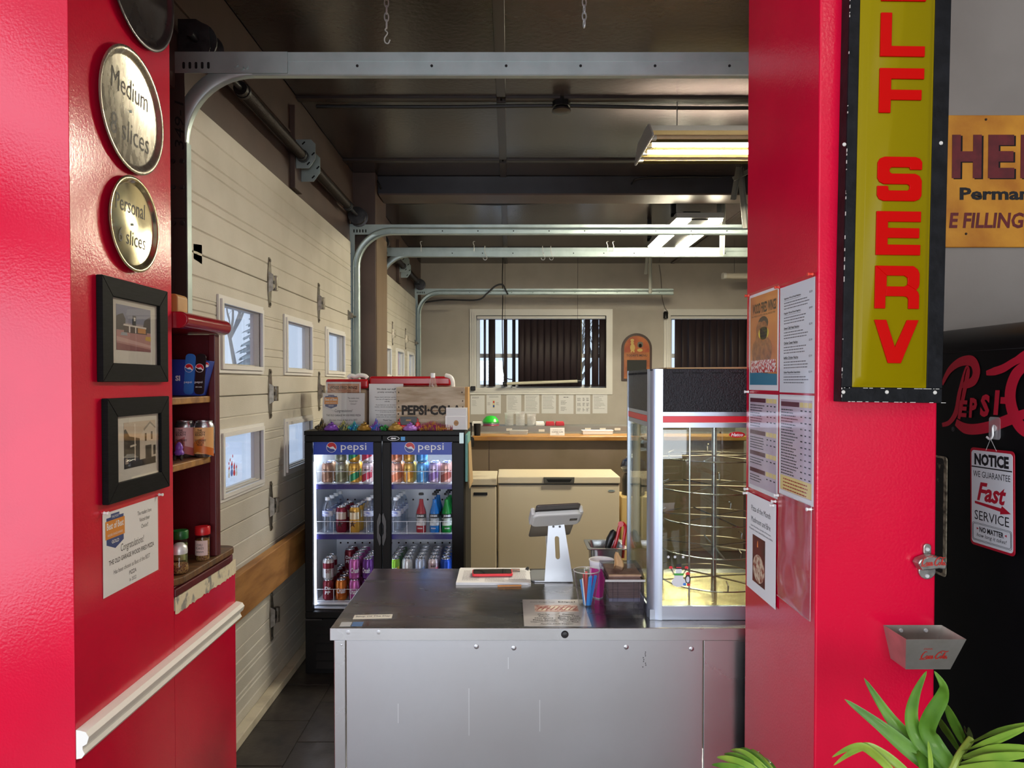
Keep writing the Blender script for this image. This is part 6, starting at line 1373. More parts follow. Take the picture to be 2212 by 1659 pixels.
# water dispenser beyond the freezer
p = P(1352, 1000, 5.62); wd = thing('water_dispenser', 'water dispenser with a dark blue jug beside the wide freezer', 'water dispenser', loc=(p.x, 5.62, 0))
zz = P(1352, 1068, 5.62).z
O('cabinet', MB().box(-.055, .20, -.12, .16, 0, zz), mat('yellow_cream_plastic', 'cdb173', .5), wd, world=False, bev=.01); O('collar', MB().lathe([(.09, zz), (.09, zz + .12), (.075, zz + .16)], 20, o=(.06, 0, 0)), mat('dark_dispenser', '202228', .3), wd, world=False, smooth=True)
O('jug', MB().lathe([(.05, zz + .155), (.088, zz + .18), (.105, zz + .225), (.09, zz + .27), (.05, zz + .292), (.0, zz + .295)], 22, o=(.06, 0, 0)), mat('navy_glass', '1c2740', .08, coat=1), wd, world=False, smooth=True)
O('jug_cap', MB().lathe([(.05, zz + .29), (.055, zz + .296), (.03, zz + .31), (.03, zz + .318), (0, zz + .318)], 16, o=(.06, 0, 0)), CBW, wd, world=False, smooth=True)
# ================================================================ kitchen bar, shelf and wall things at the back
BAR = mat('taupe_bar_panel', '80705c', .6, col2='75664f', scale=3)
zw = P(1200, 942, 6.86).z
bw_ = struct('wall_bar', MB().box(-1.30, 2.3, 6.98, 7.06, 0, zw - .047), BAR)
O('panel_seam', MB().box(P(1056, 980, 6.98).x, P(1056, 980, 6.98).x + .006, 6.976, 6.98, .1, zw - .05), BROWN, bw_)
tag(O('wooden_bar_top', MB().box(P(1020, 945, 6.86).x, 2.3, 6.86, 7.20, zw - .046, zw), mat('varnished_oak', 'b0803f', .3, col2='95652c', scale=4, stretch=(1, 5, 5)), bev=.008, loc=(.5, 6.86, zw - .046)), 'varnished oak bar top along the taupe half wall', 'bar top')
zs2 = P(1200, 921, 7.25).z
SSDULL = mat('dull_stainless', '8b8a86', .45, .8)
ss = thing('steel_kitchen_shelf', 'stainless kitchen shelf behind the oak bar top', 'shelf', loc=(.5, 7.25, 0))
xs0 = P(1018, 921, 7.25).x
O('shelf_top', MB().box(xs0, 2.3, 7.25, 7.62, zs2 - .004, zs2), SSDULL, ss); O('shelf_rail', MB().box(xs0, 2.3, 7.246, 7.25, zs2 - .055, zs2), SSDULL, ss)
for x in (xs0 + .03, .9, 2.25): O('leg', MB().cyl((x, 7.58, 0), (x, 7.58, zs2 - .004), .018), SSEDGE, ss)
O('lower_table', MB().box(xs0, 2.3, 7.26, 7.95, .86, .90), SSEDGE, ss)
for k, (x, y) in enumerate(((1100, 928), (1170, 930), (1270, 927), (1302, 927), (1334, 927))):
    p = P(x, y, 7.245); O('shelf_label', MB().box(p.x - .03, p.x + .03, 7.2445, 7.2458, p.z - .012, p.z + .012), mat('cream_label'), ss)
def shz(x, Y=7.38): return V((P(x, 920, Y).x, Y, zs2 + .0006))
for k, c_ in enumerate(('b04a5a', '8a5a80', '4a9a5a', '2fb83a')):
    q = shz(1060); tag(O('plastic_bowl', MB().lathe([(.085, .012 * k), (.088, .012 * k + .004), (.075, .012 * k + .03), (.05, .012 * k + .058), (.02, .012 * k + .066), (.0, .012 * k + .067)] if k == 3 else [(.088, .012 * k), (.09, .012 * k + .003), (.088, .012 * k + .010), (.06, .012 * k + .0115), (.0, .012 * k + .0118)], 22, o=q), mat('bowl_' + c_, c_, .3), smooth=True, loc=q), ('upturned bright green bowl, topmost of its stack on the kitchen shelf', )[0] if k == 3 else '%s plastic bowl in the stack under the green bowl' % ('lowest crimson', 'plum', 'dull green')[k], 'bowl', 'stacked plastic bowls')
DELI = glassmat('frosted_deli', refl=.04, haze=.35, tint='eef0f2')
for x, n_, w0 in ((1100, 9, .05), (1124, 10, .052), (1148, 8, .05)):
    q = shz(x); pr = [(.001, 0)]
    for k in range(n_): pr += [(w0 * .85, .012 * k + .001), (w0 * .9, .012 * k + .010), (w0 * .86, .012 * k + .0115)]
    pr += [(w0 * .98, .012 * n_ + .02), (w0, .012 * n_ + .024), (w0 * .95, .012 * n_ + .024), (.001, .012 * n_)]
    tag(O('deli_tub_stack', MB().lathe(pr, 20, o=q, capb=False, capt=False), DELI, smooth=True, loc=q), 'stack of frosted deli tubs on the kitchen shelf, %s' % {1100: 'nearest the green bowl', 1124: 'middle one', 1148: 'beside the white stack'}[x], 'tub', 'deli tub stacks')
for x, c_, lb, w0 in ((1034, 'e4e2dc', 'white box on the kitchen shelf behind the black cups', .07), (1174, 'efeae4', 'low white stack of lids on the kitchen shelf', .045), (1196, 'b52434', 'red pack on the kitchen shelf beside the white lids', .045), (1217, 'b52434', 'red pack on the kitchen shelf, second of two', .045)):
    q = shz(x - 8 if x > 1160 else x); tag(O('supply_pack', MB().box(q.x - w0, q.x + w0, q.y - .04, q.y + .04, q.z, q.z + .03).box(q.x - w0 * .9, q.x + w0 * .9, q.y - .035, q.y + .035, q.z + .03, q.z + .042), mat('pack_' + c_, c_, .5), bev=.004, loc=q), lb, 'pack')
cs = P(1204, 942, 6.95); sg = thing('bar_sign', 'small white printed card standing on the oak bar top', 'sign', M=fFront((cs.x - .07, 6.95, zw + .0006)) @ RX(-6))
O('card', MB().box(0, .14, 0, .075, 0, .002), PAPER, sg, world=False); t = MB(); addtext(t, 'PLEASE DO NOT', .07, .052, .09, .008, .0025); addtext(t, 'COFFEE CUPS', .07, .032, .11, .012, .0025, bold=.02); addtext(t, 'HERE', .07, .014, .03, .008, .0025); O('lettering', t, INK, sg, world=False)
for x, lb, hh in ((1012, 'black cup on the oak bar end, nearest the cooler', .125), (1031, 'black cup on the oak bar end, second from the cooler', .115)):
    q = V((P(x, 940, 6.93).x, 6.93, zw + .0006)); tag(O('black_cup', MB().lathe([(.030, 0), (.036, hh), (.034, hh), (.028, .006), (.001, .006)], 18, o=q), BLACKP, smooth=True, loc=q), lb, 'cup', 'black cups on the bar')
for k, (x, lb) in enumerate(((1120, 'white food tub on the oak bar beneath the shelf rail'), (1290, 'long white tray on the oak bar beneath the shelf rail'))):
    q = V((P(x, 940, 7.1).x, 7.10, zw + .0006)); wq = .09 if k == 0 else .15
    tag(O('food_tray', MB().box(q.x - wq, q.x + wq, 7.05, 7.15, q.z, q.z + .035).box(q.x - wq - .006, q.x + wq + .006, 7.045, 7.155, q.z + .035, q.z + .042), DELI if k == 0 else CBW, bev=.006, loc=q), lb, 'tray')
q = P(1018, 956, 6.84); tag(O('hanging_pouch', MB().lathe([(.002, 0), (.026, -.012), (.028, -.07), (.022, -.10), (.0, -.105)], 12, o=(q.x, 6.83, zw - .002)), BLACKP, smooth=True, loc=(q.x, 6.83, zw)), 'black pouch hanging from the end of the oak bar top', 'pouch')
# papers under the back window
px = [(1017, 1047), (1051, 1082), (1094, 1126), (1133, 1165), (1170, 1201), (1207, 1239), (1244, 1275), (1280, 1312)]
desc = ['plain sheet with a few lines', 'sheet with a coloured bottle diagram', 'sheet of list text', 'sheet packed with paragraphs', 'sheet of two narrow columns', 'sheet headed in bold, short lists', 'sheet of tables with bold figures', 'handwritten sheet']
for k, (x0_, x1_) in enumerate(px):
    dy = (1, -1, 0, -1, -1, 0, 0, -1)[k]; a_ = P(x0_, 894 + dy, YBK - .002); b_ = P(x1_, 853 + dy, YBK - .002); W_, H_ = b_.x - a_.x, b_.z - a_.z
    r_ = thing('pinned_paper', '%s, %s below the back window' % (desc[k], ORD[k] + ' from left'), 'paper', M=fFront((a_.x, YBK - .0012, a_.z)), group='papers in a row below the back window')
    O('sheet', MB().box(0, W_, 0, H_, 0, .0006), PAPER, r_, world=False); t = MB()
    if k == 0: printlines(t, .02, W_ * .6, H_ - .03, 2, .014, .005, .001, .2, 1); printlines(t, .02, W_ * .5, H_ - .08, 5, .018, .003, .001, .4, 2)
    elif k == 1: printlines(t, .04, W_ - .03, H_ - .03, 2, .014, .004, .001, .2, 3); printlines(t, .015, .06, H_ - .12, 4, .012, .003, .001, .4, 4); printlines(t, W_ - .07, W_ - .02, H_ - .12, 4, .012, .003, .001, .4, 5)
    elif k == 6:
        for bq in range(3): printlines(t, .02, .075, H_ - .05 - bq * .075, 4, .013, .005, .001, .3, bq + 10); printlines(t, .10, .14, H_ - .05 - bq * .075, 4, .013, .006, .001, .5, bq + 20); printlines(t, .155, .20, H_ - .05 - bq * .075, 4, .013, .006, .001, .5, bq + 30)
    elif k == 5: printlines(t, .07, .15, H_ - .04, 1, .012, .010, .001, 0, 9); printlines(t, .03, .13, H_ - .09, 5, .013, .004, .001, .5, 10); printlines(t, .03, .12, H_ - .18, 5, .013, .004, .001, .5, 12)
    else: printlines(t, .02, W_ - .025, H_ - .03, 14 if k == 3 else 12, .0165, .0035, .001, .6 if k in (2, 7) else .25, 40 + k)
    O('print_lines', t, GINK, r_, world=False).__setitem__('kind', 'stuff')
    if k == 1: O('diagram', MB().box(W_ * .42, W_ * .58, H_ * .28, H_ * .70, .001, .0014), mat('diagram_cream', 'e6dcae', .6), r_, world=False); O('diagram_drop', MB().flat(ell(W_ * .5, H_ * .38, .012, .02), .0018), mat('print_blue', '2b57b0', .4), r_, world=False); O('diagram_cap', MB().flat(ell(W_ * .5, H_ * .6, .012, .015), .0018), PR_, r_, world=False)
# chalk menu board
a_ = P(1342, 823, YBK - .002); b_ = P(1408, 720, YBK - .002); W_, H_ = b_.x - a_.x, b_.z - a_.z
mb_ = thing('menu_board', 'arched wooden menu board with a chef figure and chalk panel', 'menu board', M=fFront((a_.x, YBK - .002, a_.z)))
arch = lambda e, y0: [(e, y0), (W_ - e, y0), (W_ - e, H_ - W_ / 2)] + [(W_ / 2 + (W_ / 2 - e) * math.cos(t), H_ - W_ / 2 + (W_ / 2 - e) * math.sin(t)) for t in (math.pi * k / 16 for k in range(1, 16))] + [(e, H_ - W_ / 2)]
O('rim', MB().prism(arch(0, 0), 0, .02), mat('dark_walnut', '3a2018', .4), mb_, world=False, bev=.004); O('face', MB().prism(arch(.035, .035), .02, .024), mat('amber_stained_wood', 'b4682a', .4, col2='96481a', scale=6), mb_, world=False)
O('painted_scene', MB().prism([(x, y) for x, y in arch(.045, H_ * .60)], .024, .0255), mat('painted_terracotta', 'a8431c', .5, col2='c4682c', scale=5), mb_, world=False)
O('chalk_panel', MB().box(W_ * .18, W_ * .82, .05, H_ * .44, .024, .028), mat('chalk_black', '2a2c2a', .7), mb_, world=False)
t = MB(); addtext(t, "TODAY'S MENU", W_ / 2, H_ * .535, W_ * .68, .034, .0262, bold=.02); O('lettering', t, mat('dark_walnut'), mb_, world=False)
CHF = mat('painted_cream', 'd9b866', .5); fg = MB(); fg.prism(ell(.16, H_ * .70, .036, .055), .0255, .030).prism(ell(.155, H_ * .80, .024, .026), .0255, .031).prism(ell(.155, H_ * .855, .028, .02), .0255, .031).prism([(.13, H_ * .60), (.15, H_ * .60), (.155, H_ * .66), (.14, H_ * .66)], .0255, .029).prism([(.17, H_ * .60), (.19, H_ * .60), (.185, H_ * .66), (.165, H_ * .66)], .0255, .029)
O('chef_figure', fg, CHF, mb_, world=False); O('bread', MB().prism(ell(W_ * .60, H_ * .645, .04, .024), .0255, .030), CHF, mb_, world=False); O('oven', MB().prism(rrect(W_ * .52, W_ * .70, H_ * .70, H_ * .82, .03, 4), .0255, .028), mat('painted_grey', '6a6458', .5), mb_, world=False); O('oven_mouth', MB().prism(rrect(W_ * .56, W_ * .66, H_ * .70, H_ * .78, .02, 4), .028, .0285), SLOTM, mb_, world=False)
p = P(1022, 839, YBK - .06); tag(O('black_sensor', MB().box(p.x - .035, p.x + .035, YBK - .09, YBK - .035, p.z - .033, p.z + .033), BLACKP, bev=.01, bseg=3, loc=(p.x, YBK, p.z)), 'small black sensor at the lower corner of the back window', 'sensor')
p = P(1438, 680, YBK - .08); cm_ = thing('wall_camera', 'small black camera with a cable at the corner of the closed blind window', 'camera', loc=p); O('housing', MB().lathe([(.02, -.06), (.035, -.05), (.035, .03), (.02, .05), (0, .05)], 14, o=p), BLACKP, cm_, smooth=True); O('bracket', MB().box(p.x - .01, p.x + .01, p.y, YBK - .001, p.z - .01, p.z + .01), BLACKP, cm_)
cable('camera_cable', [P(1436, 690, YBK - .06), P(1443, 676, YBK - .03), P(1436, 664, YBK - .05), P(1430, 640, YBK - .01), P(1428, 600, YBK - .01), P(1424, 572, YBK - .01)], .006, 'thin cable climbing the back wall from the small camera', mat('wall_coloured_wire', '7d766d', .6))
# ================================================================ papers on the right pillar (face x = XR, seen near-to-far from right to left)
def yR(x): return PX(x, 900, XR).y
def zR(x, y): return PX(x, y, XR).z
MENUP = mat('menu_lilac', 'cdbec8', .5, col2='bba8b6', scale=6); MENUH = mat('menu_maroon', '5c2030', .5); MENUY = mat('menu_yellow', 'e6d28a', .5)
def rsheet(name, label, cat, xl, xr, ztop, zbot, z0=.0012):
    yl, yr_ = yR(xl), yR(xr); r_ = thing(name, label, cat, M=fRight((XR - z0, yl, zbot)), group='sheets pinned to the red pillar'); return r_, yl - yr_, ztop - zbot
c1l, c1r, c2l, c2r = 1619, 1682, 1685, 1760
# 1 wings poster
r_, W_, H_ = rsheet('wings_poster', 'wood fired wings photo poster, top left on the red pillar', 'poster', c1l, c1r, zR(1619, 640), zR(1619, 842))
O('sheet', MB().box(0, W_, 0, H_, 0, .0005), PAPER, r_, world=False); O('photo_field', MB().box(.008, W_ - .008, .015, H_ - .008, .0005, .0008), mat('poster_amber', 'd98a3c', .45, col2='b9602a', scale=6), r_, world=False)
WG = mat('wing_golden', 'a8642a', .45, col2='7a3f1c', scale=60)
m = MB()
for k, (x, y, a_, b_) in enumerate(((.10, .075, .075, .04), (.065, .11, .04, .035), (.14, .11, .045, .038), (.10, .14, .045, .035), (.09, .17, .03, .025), (.12, .165, .03, .03))): m.prism(ell(x, y, a_, b_, 16), .0008, .0010 + k * .0001)
O('wings_print', m, WG, r_, world=False); O('basket_print', MB().prism([(.012, .05), (W_ - .012, .05), (W_ - .02, .085), (.02, .085)], .0012, .0014), mat('gingham', 'c03030', .5, col2='e6dcd4', scale=120, mixlo=.48, mixhi=.52), r_, world=False)
O('table_print', MB().prism([(.008, .015), (W_ - .008, .015), (W_ - .008, .045), (.008, .052)], .0012, .0013), mat('poster_teal', '3a7f98', .5), r_, world=False); O('bowl_print', MB().prism(ell(W_ * .5, H_ - .09, .04, .02, 14), .0008, .0011), mat('poster_dark', '3a2418', .5), r_, world=False); O('starburst', MB().prism(ell(W_ * .52, H_ - .118, .04, .018, 18), .0013, .0015), mat('burst_yellow', 'e6cf3a', .5), r_, world=False)
t = MB(); addtext(t, 'WOOD FIRED WINGS', W_ * .53, H_ - .045, W_ * .80, .030, .0012, bold=.03); addtext(t, 'ALL WINGS DUSTED SPECIAL WOOD FIRE', W_ * .5, H_ - .066, W_ * .8, .005, .0012)
for k, l in enumerate(('1 LB. $13.99', '2 LB. $24.99', '3 LB. $34.99')): addtext(t, l, W_ * .52, H_ - .108 - k * .009, .05, .006, .0017)
O('lettering', t, INK, r_, world=False); O('sleeve', MB().box(-.004, W_ + .004, -.008, H_ + .006, .0025, .0028), SLEEVE, r_, world=False); pin(r_, .004, H_, .002, PINR); pin(r_, .004, -.006, .002, PINW)
# 2 nachos sheet
r_, W_, H_ = rsheet('nachos_menu', 'white nachos price sheet, top right on the red pillar', 'menu', c2l, c2r, zR(1760, 598), zR(1760, 850))
O('sheet', MB().box(0, W_, 0, H_, 0, .0005), mat('cool_white_paper', 'd9dde0', .55), r_, world=False); t = MB(); t2 = MB()
for k, l in enumerate(('Supreme Wood Fired Nachos', 'Regular Wood Fired Nachos', 'Sweet Chili Heat Nachos', 'Chicken Caesar Nachos', 'Buffalo Chicken Nachos', 'Chicken Wing and Blue Cheese Nachos')):
    y = H_ - .032 - k * .038; ww = min(.105, .0042 * len(l)); addtext(t, l, .028 + ww / 2, y, ww, .0065, .0008, bold=.02); addtext(t, '$%d.99' % (25 - (k == 1) * 6), W_ - .022, y, .018, .0055, .0008); t.flat([(.028, y - .005), (.028 + ww, y - .005), (.028 + ww, y - .0044), (.028, y - .0044)], .0008)
    printlines(t2, .028, W_ - .03, y - .0125, 3, .0072, .0024, .0008, .25, 60 + k)
O('lettering', t, INK, r_, world=False); O('print_lines', t2, GINK, r_, world=False).__setitem__('kind', 'stuff'); O('sleeve', MB().box(-.004, W_ + .006, -.01, H_ + .010, .0012, .0015), SLEEVE, r_, world=False); pin(r_, .0, H_ + .003, .0015, PINR); pin(r_, W_ - .006, H_ + .006, .0015, PINR)
# 3, 4 pizza menus
def menu(label, xl, xr, zt_, zb_, heads, yellow, lowered=False):
    r_, W_, H_ = rsheet('pizza_menu', label, 'menu', xl, xr, zt_, zb_)
    O('sheet', MB().box(0, W_, 0, H_, 0, .0005), PAPER, r_, world=False); O('tint', MB().box(.010, W_ - .010, .012, H_ - .012, .0005, .0007), MENUP, r_, world=False); t = MB()
    for hy in heads:
        O('heading_bar', MB().box(.012, W_ * .60, H_ - hy - .012, H_ - hy, .0007, .0009), MENUH, r_, world=False)
        for j in range(3): x = W_ * .62 + j * W_ * .115; O('price_box', MB().box(x, x + W_ * .10, H_ - hy - .012, H_ - hy, .0007, .0009), MENUY, r_, world=False)
    hs = list(heads) + [H_ - .02]
    for a_, b_ in zip(hs[:-1], hs[1:]):
        n = int((b_ - a_ - .02) / .0075); printlines(t, .014, W_ * .58, H_ - a_ - .022, n, .0075, .0026, .0009, .35, int(a_ * 999) + 3)
        for j in range(3): printlines(t, W_ * .64 + j * W_ * .115, W_ * .70 + j * W_ * .115, H_ - a_ - .022, max(1, n // 2), .015, .003, .0009, .1, int(a_ * 999) + j)
    O('print_lines', t, INK, r_, world=False).__setitem__('kind', 'stuff')
    if yellow:
        O('notice_box', MB().box(.010, W_ - .010, .014, .052, .0009, .0011), MENUY, r_, world=False); t = MB(); printlines(t, .03, W_ - .03, .042, 4, .0085, .003, .0013, .1, 7); O('notice_print', t, mat('print_red', 'a83028', .5), r_, world=False).__setitem__('kind', 'stuff')
    O('sleeve', MB().box(-.004, W_ + .006, -.012, H_ + .005, .0016, .0019), SLEEVE, r_, world=False); pin(r_, .004, -.006, .0018, PINW); pin(r_, W_ - .004, -.006, .0018, PINW)
menu('lilac pizza menu with four price blocks, middle left on the red pillar', c1l, c1r, zR(1619, 850), zR(1619, 1052), (.012, .105, .165, .215), False)
menu('lilac pizza menu with a yellow notice box, middle right on the red pillar', c2l, c2r, zR(1760, 855), zR(1760, 1096), (.018,), True)
# 5 pizza of the month
r_, W_, H_ = rsheet('special_sheet', 'white pizza of the month sheet, bottom left on the red pillar', 'sheet', c1l, c1r, zR(1619, 1062), zR(1619, 1266), z0=.005)
O('sheet', MB().box(0, W_, 0, H_, 0, .0005), PAPER, r_, world=False); t = MB(); addtext(t, 'Pizza of the Month', W_ * .5, H_ - .040, W_ * .66, .016, .0008); addtext(t, 'Mushroom and Brie', W_ * .5, H_ - .072, W_ * .66, .016, .0008); addtext(t, 'Garlic Bread Base, Sprinkle of Parmesan,', W_ * .5, H_ - .092, W_ * .7, .006, .0008); addtext(t, 'Mozzarella, Cheese, Sauteed Mushrooms and Brie', W_ * .5, H_ - .102, W_ * .8, .006, .0008); O('lettering', t, INK, r_, world=False)
ph = O('pizza_photo', MB().box(W_ * .22, W_ * .66, .03, .165, .0005, .0008), mat('photo_oven', '6a2018', .4, col2='2a0d0a', scale=12), r_, world=False); O('pizza_print', MB().prism(ell(W_ * .44, .075, .046, .040, 22), .0008, .0011), mat('photo_pizza', 'd8c4a8', .5, col2='8a3a28', scale=70), ph, world=False); O('flame_print', MB().prism([(W_ * .38, .135), (W_ * .42, .135), (W_ * .41, .155), (W_ * .39, .15)], .0008, .001), mat('photo_flame', 'e88a4a', .4), ph, world=False)
pin(r_, .006, H_ - .004, .0008, PINW); pin(r_, W_ - .01, H_ - .004, .0008, PINW)
# 6 empty sleeve
r_, W_, H_ = rsheet('empty_sleeve', 'empty clear plastic sleeve, bottom right on the red pillar', 'sleeve', c2l, c2r - 2, zR(1757, 1092), zR(1757, 1344))
m = MB(); m.grid(lambda u, v: V((W_ * u, H_ * v, .002 + .004 * math.sin(v * 7 + u * 2) ** 2 * (1 - v) + .002 * math.sin(u * 9))), 10, 16); O('film', m, glassmat('wavy_sleeve', refl=.08, rough=.12, haze=.06), r_, world=False, smooth=True)
O('film_edge', MB().tube([(W_, H_, .003), (W_, 0, .004), (0, 0, .004)], .001, 5), glassmat('clear_rim', refl=.15, haze=.35), r_, world=False)

# ================================================================ SELF SERV sign on the pillar front
YS = 1.612
a = P(1818, 868, YS); b = P(2035, 868, YS); Ms = fFront((a.x, YS, a.z)) @ RZ(-0.75)
SBK = mat('chipped_black_enamel', '0d0e10', .5, spec=.15, col2='17181b', scale=25, bump=.1, bscale=60); SYE = mat('yellow_moulded_acrylic', '867604', .25, spec=.08); SRE = mat('red_sign_letters', 'b80604', .3, spec=.08); CHIP = mat('bare_chipped_edge', 'c9c6bd', .6)
sg = thing('lit_sign_box', 'black framed yellow vertical sign with red letters reading SELF SERV', 'sign', M=Ms); W_ = b.x - a.x; H_ = 1.62
O('box', MB().box(0, W_, 0, H_, -(YF - YS) + .001, -.0035), SBK, sg, world=False, bev=.002)
def spx(x, y): q = Ms.inverted() @ P(x, y, YS); return q.x, q.y
yx0, yy0 = spx(1841, 836); yx1, _ = spx(2001, 836); 
for nm, q in (('frame_bar', (0, W_, 0, yy0 - .001)), ('frame_bar', (0, yx0 - .0005, yy0, H_)), ('frame_bar', (yx1 + .0005, W_, yy0, H_)), ('frame_bar', (yx0, yx1, H_ - .04, H_))): O(nm, MB().box(q[0], q[1], q[2], q[3], -.003, 0), SBK, sg, world=False, bev=.0012)
fm = MB(); rr = rrect(yx0 + .006, yx1 - .006, yy0 + .006, H_ - .046, .018, 6); rr2 = rrect(yx0 + .014, yx1 - .014, yy0 + .014, H_ - .054, .014, 6); n = len(rr)
oo = rrect(yx0, yx1, yy0, H_ - .0405, .001, 6)
vs = [V((x, y, -.001)) for x, y in oo] + [V((x, y, .001)) for x, y in rr] + [V((x, y, .008)) for x, y in rr2]
fm.add(vs, [(k, (k + 1) % n, n + (k + 1) % n, n + k) for k in range(n)] + [(n + k, n + (k + 1) % n, 2 * n + (k + 1) % n, 2 * n + k) for k in range(n)] + [tuple(range(2 * n, 3 * n))]); O('face', fm, SYE, sg, world=False, smooth=True, ang=60)
LET = {'L': [[(0, 0), (1, 0), (1, .24), (.25, .24), (.25, 1), (0, 1)]], 'F': [[(0, 0), (.26, 0), (.26, .29), (.95, .29), (.95, .52), (.26, .52), (.26, .76), (1, .76), (1, 1), (0, 1)]], 'E': [[(0, 0), (1, 0), (1, .24), (.26, .24), (.26, .39), (.97, .39), (.97, .62), (.26, .62), (.26, .76), (1, .76), (1, 1), (0, 1)]],
 'V': [[(.33, 0), (.62, 0), (1, 1), (.74, 1), (.48, .37), (.27, 1), (0, 1)]],
 'S': [[(.15, 0), (.85, 0), (.95, .04), (1, .13), (1, .46), (.95, .57), (.85, .62), (.32, .62), (.27, .66), (.27, .72), (.31, .76), (.72, .76), (.74, .71), (1, .71), (1, .88), (.95, .96), (.85, 1), (.15, 1), (.05, .96), (0, .87), (0, .52), (.05, .43), (.15, .38), (.68, .38), (.73, .35), (.73, .28), (.69, .24), (.26, .24), (.24, .34), (0, .34), (0, .13), (.05, .04)]],
 'R': [[(0, 0), (.24, 0), (.24, .29), (.66, .29), (.73, .27), (.76, .22), (.76, 0), (1, 0), (1, .32), (.97, .40), (.93, .44), (.98, .50), (1, .58), (1, .82), (.96, .92), (.86, 1), (0, 1)], [(.26, .52), (.66, .52), (.73, .56), (.74, .64), (.73, .72), (.66, .77), (.26, .77)]]}
x0_, x1_ = spx(1883, 700)[0], spx(1978, 700)[0]
for ch, y0_, y1_ in (('S', -327, -226), ('E', -87, 8), ('L', 33, 127), ('F', 152, 248), ('S', 342, 437), ('E', 459, 553), ('R', 576, 668), ('V', 692, 785)):
    if ch == 'S' and y0_ < 0: y0_, y1_ = -207, -110
    _, za = spx(1930, y1_); _, zb_ = spx(1930, y0_); m = MB(); pl = LET[ch]; wv = x1_ - x0_
    f = lambda p: (x0_ + p[0] * wv, za + p[1] * (zb_ - za))
    if len(pl) == 1: m.prism([f(p) for p in pl[0]], .008, .0125)
    else:   # the R: bridge the counter to the outline by splitting it into two simple polygons
        m.prism([f(p) for p in ((0, 0), (.24, 0), (.24, .29), (.26, .52), (.26, .77), (0, 1))], .008, .0125)
        m.prism([f(p) for p in ((.24, .29), (.66, .29), (.73, .27), (.76, .22), (.76, 0), (1, 0), (1, .32), (.97, .40), (.93, .44), (.73, .56), (.66, .52), (.26, .52))], .008, .0125)
        m.prism([f(p) for p in ((.73, .56), (.93, .44), (.98, .50), (1, .58), (1, .82), (.96, .92), (.86, 1), (0, 1), (.26, .77), (.66, .77), (.73, .72), (.74, .64))], .008, .0125)
    O('letter', m, SRE, sg, world=False, bev=.0008, bseg=1)
for x, y in ((1824, 312), (2033, 309), (1822, 847), (1916, 847), (2020, 848)):
    u, v = spx(x, y); O('screw', MB().lathe([(.0045, 0), (.003, .002), (0, .002)], 12, o=(u, v, 0)), CHIP, sg, world=False, smooth=True)
m = MB(); rn = random.Random(3)
for k in range(26):
    u = rn.random() * W_; v = rn.choice((.0008, yy0 - .002)); m.box(u, u + .002 + rn.random() * .012, v - .0006, v + .0006, -.001, .0004)
for k in range(26): v = rn.random() * .9; m.box(-.0004, .0006, v, v + .002 + rn.random() * .01, -.002, .0004)
O('paint_chips', m, CHIP, sg, world=False).__setitem__('kind', 'stuff')

# ================================================================ bottle opener and cap catcher
CAST = mat('cast_zinc', 'b5b2ac', .35, .9, col2='94918b', scale=60); ENR = mat('red_enamel_script', 'b52a22', .4)
def script_cola(mb, cx_, cy_, w_, h_, z, M):
    """flowing two-word drink script drawn as brush strokes"""
    u = w_ / 10.0; v = h_ / 3.6
    zz_ = [z]
    def S(pts, ws): zz_[0] += .00008; ribbon(mb, [(cx_ - w_ / 2 + x * u, cy_ - h_ * .42 + y * v) for x, y in pts], [q * u for q in ws], zz_[0], 6, M)
    S([(2.3, 2.9), (1.9, 3.2), (1.3, 2.8), (.7, 1.5), (.8, .5), (1.5, .5), (2.2, 1.2)], [.1, .3, .35, .5, .45, .3, .1]); S([(.7, .5), (.2, .1), (1.5, .0), (3.4, .35), (4.8, .2)], [.1, .2, .25, .25, .1])
    for x in (2.4, 3.5, 4.2): S([(x + .45, 1.5), (x + .1, 1.5), (x - .05, .9), (x + .2, .5), (x + .5, .9), (x + .45, 1.5)], [.2, .3, .35, .25, .2, .2])
    S([(3.3, 1.5), (3.05, 1.1), (3.15, .6), (3.5, .8)], [.25, .3, .3, .15]); S([(4.65, 1.6), (4.6, .8), (4.9, .55), (5.1, .8)], [.3, .3, .25, .1])
    S([(7.6, 2.3), (7.2, 3.0), (6.4, 2.7), (5.7, 1.4), (5.9, .5), (6.6, .5), (7.2, 1.2)], [.15, .3, .35, .5, .45, .3, .1]); S([(6.3, 2.8), (7.6, 3.5), (9.0, 3.2), (9.9, 3.6)], [.15, .3, .35, .08])
    S([(7.85, 1.5), (7.45, 1.5), (7.3, .9), (7.55, .5), (7.9, .9), (7.85, 1.5)], [.2, .3, .35, .25, .2, .2]); S([(8.35, .5), (8.2, 1.2), (8.5, 2.6), (8.75, 2.7), (8.5, 1.4), (8.45, .6), (8.7, .6)], [.2, .3, .3, .2, .25, .25, .1]); S([(9.3, 1.5), (8.95, 1.4), (8.85, .8), (9.1, .5), (9.4, 1.0)], [.2, .3, .3, .25, .2]); S([(9.5, 1.6), (9.45, .8), (9.7, .55), (10, .9)], [.3, .3, .25, .1])
p = P(2000, 1215, YF); op = thing('bottle_opener', 'cast metal wall bottle opener with red script, above the cap catcher', 'bottle opener', M=fFront((p.x, YF - .0005, p.z)))
O('mount_tab', MB().prism(rrect(-.009, .009, .018, .045, .008, 5), 0, .006), CAST, op, world=False, bev=.0015)
O('hood', MB().prism([(-.036, .004), (-.030, .014), (-.014, .020), (.0, .025), (.014, .020), (.030, .014), (.037, .004), (.034, -.012), (.018, -.009), (.0, -.012), (-.024, -.014)], .004, .026, taper=.92), CAST, op, world=False, bev=.003)
O('back_plate', MB().prism(ell(0, -.018, .020, .020, 20), 0, .006), CAST, op, world=False, bev=.0015)
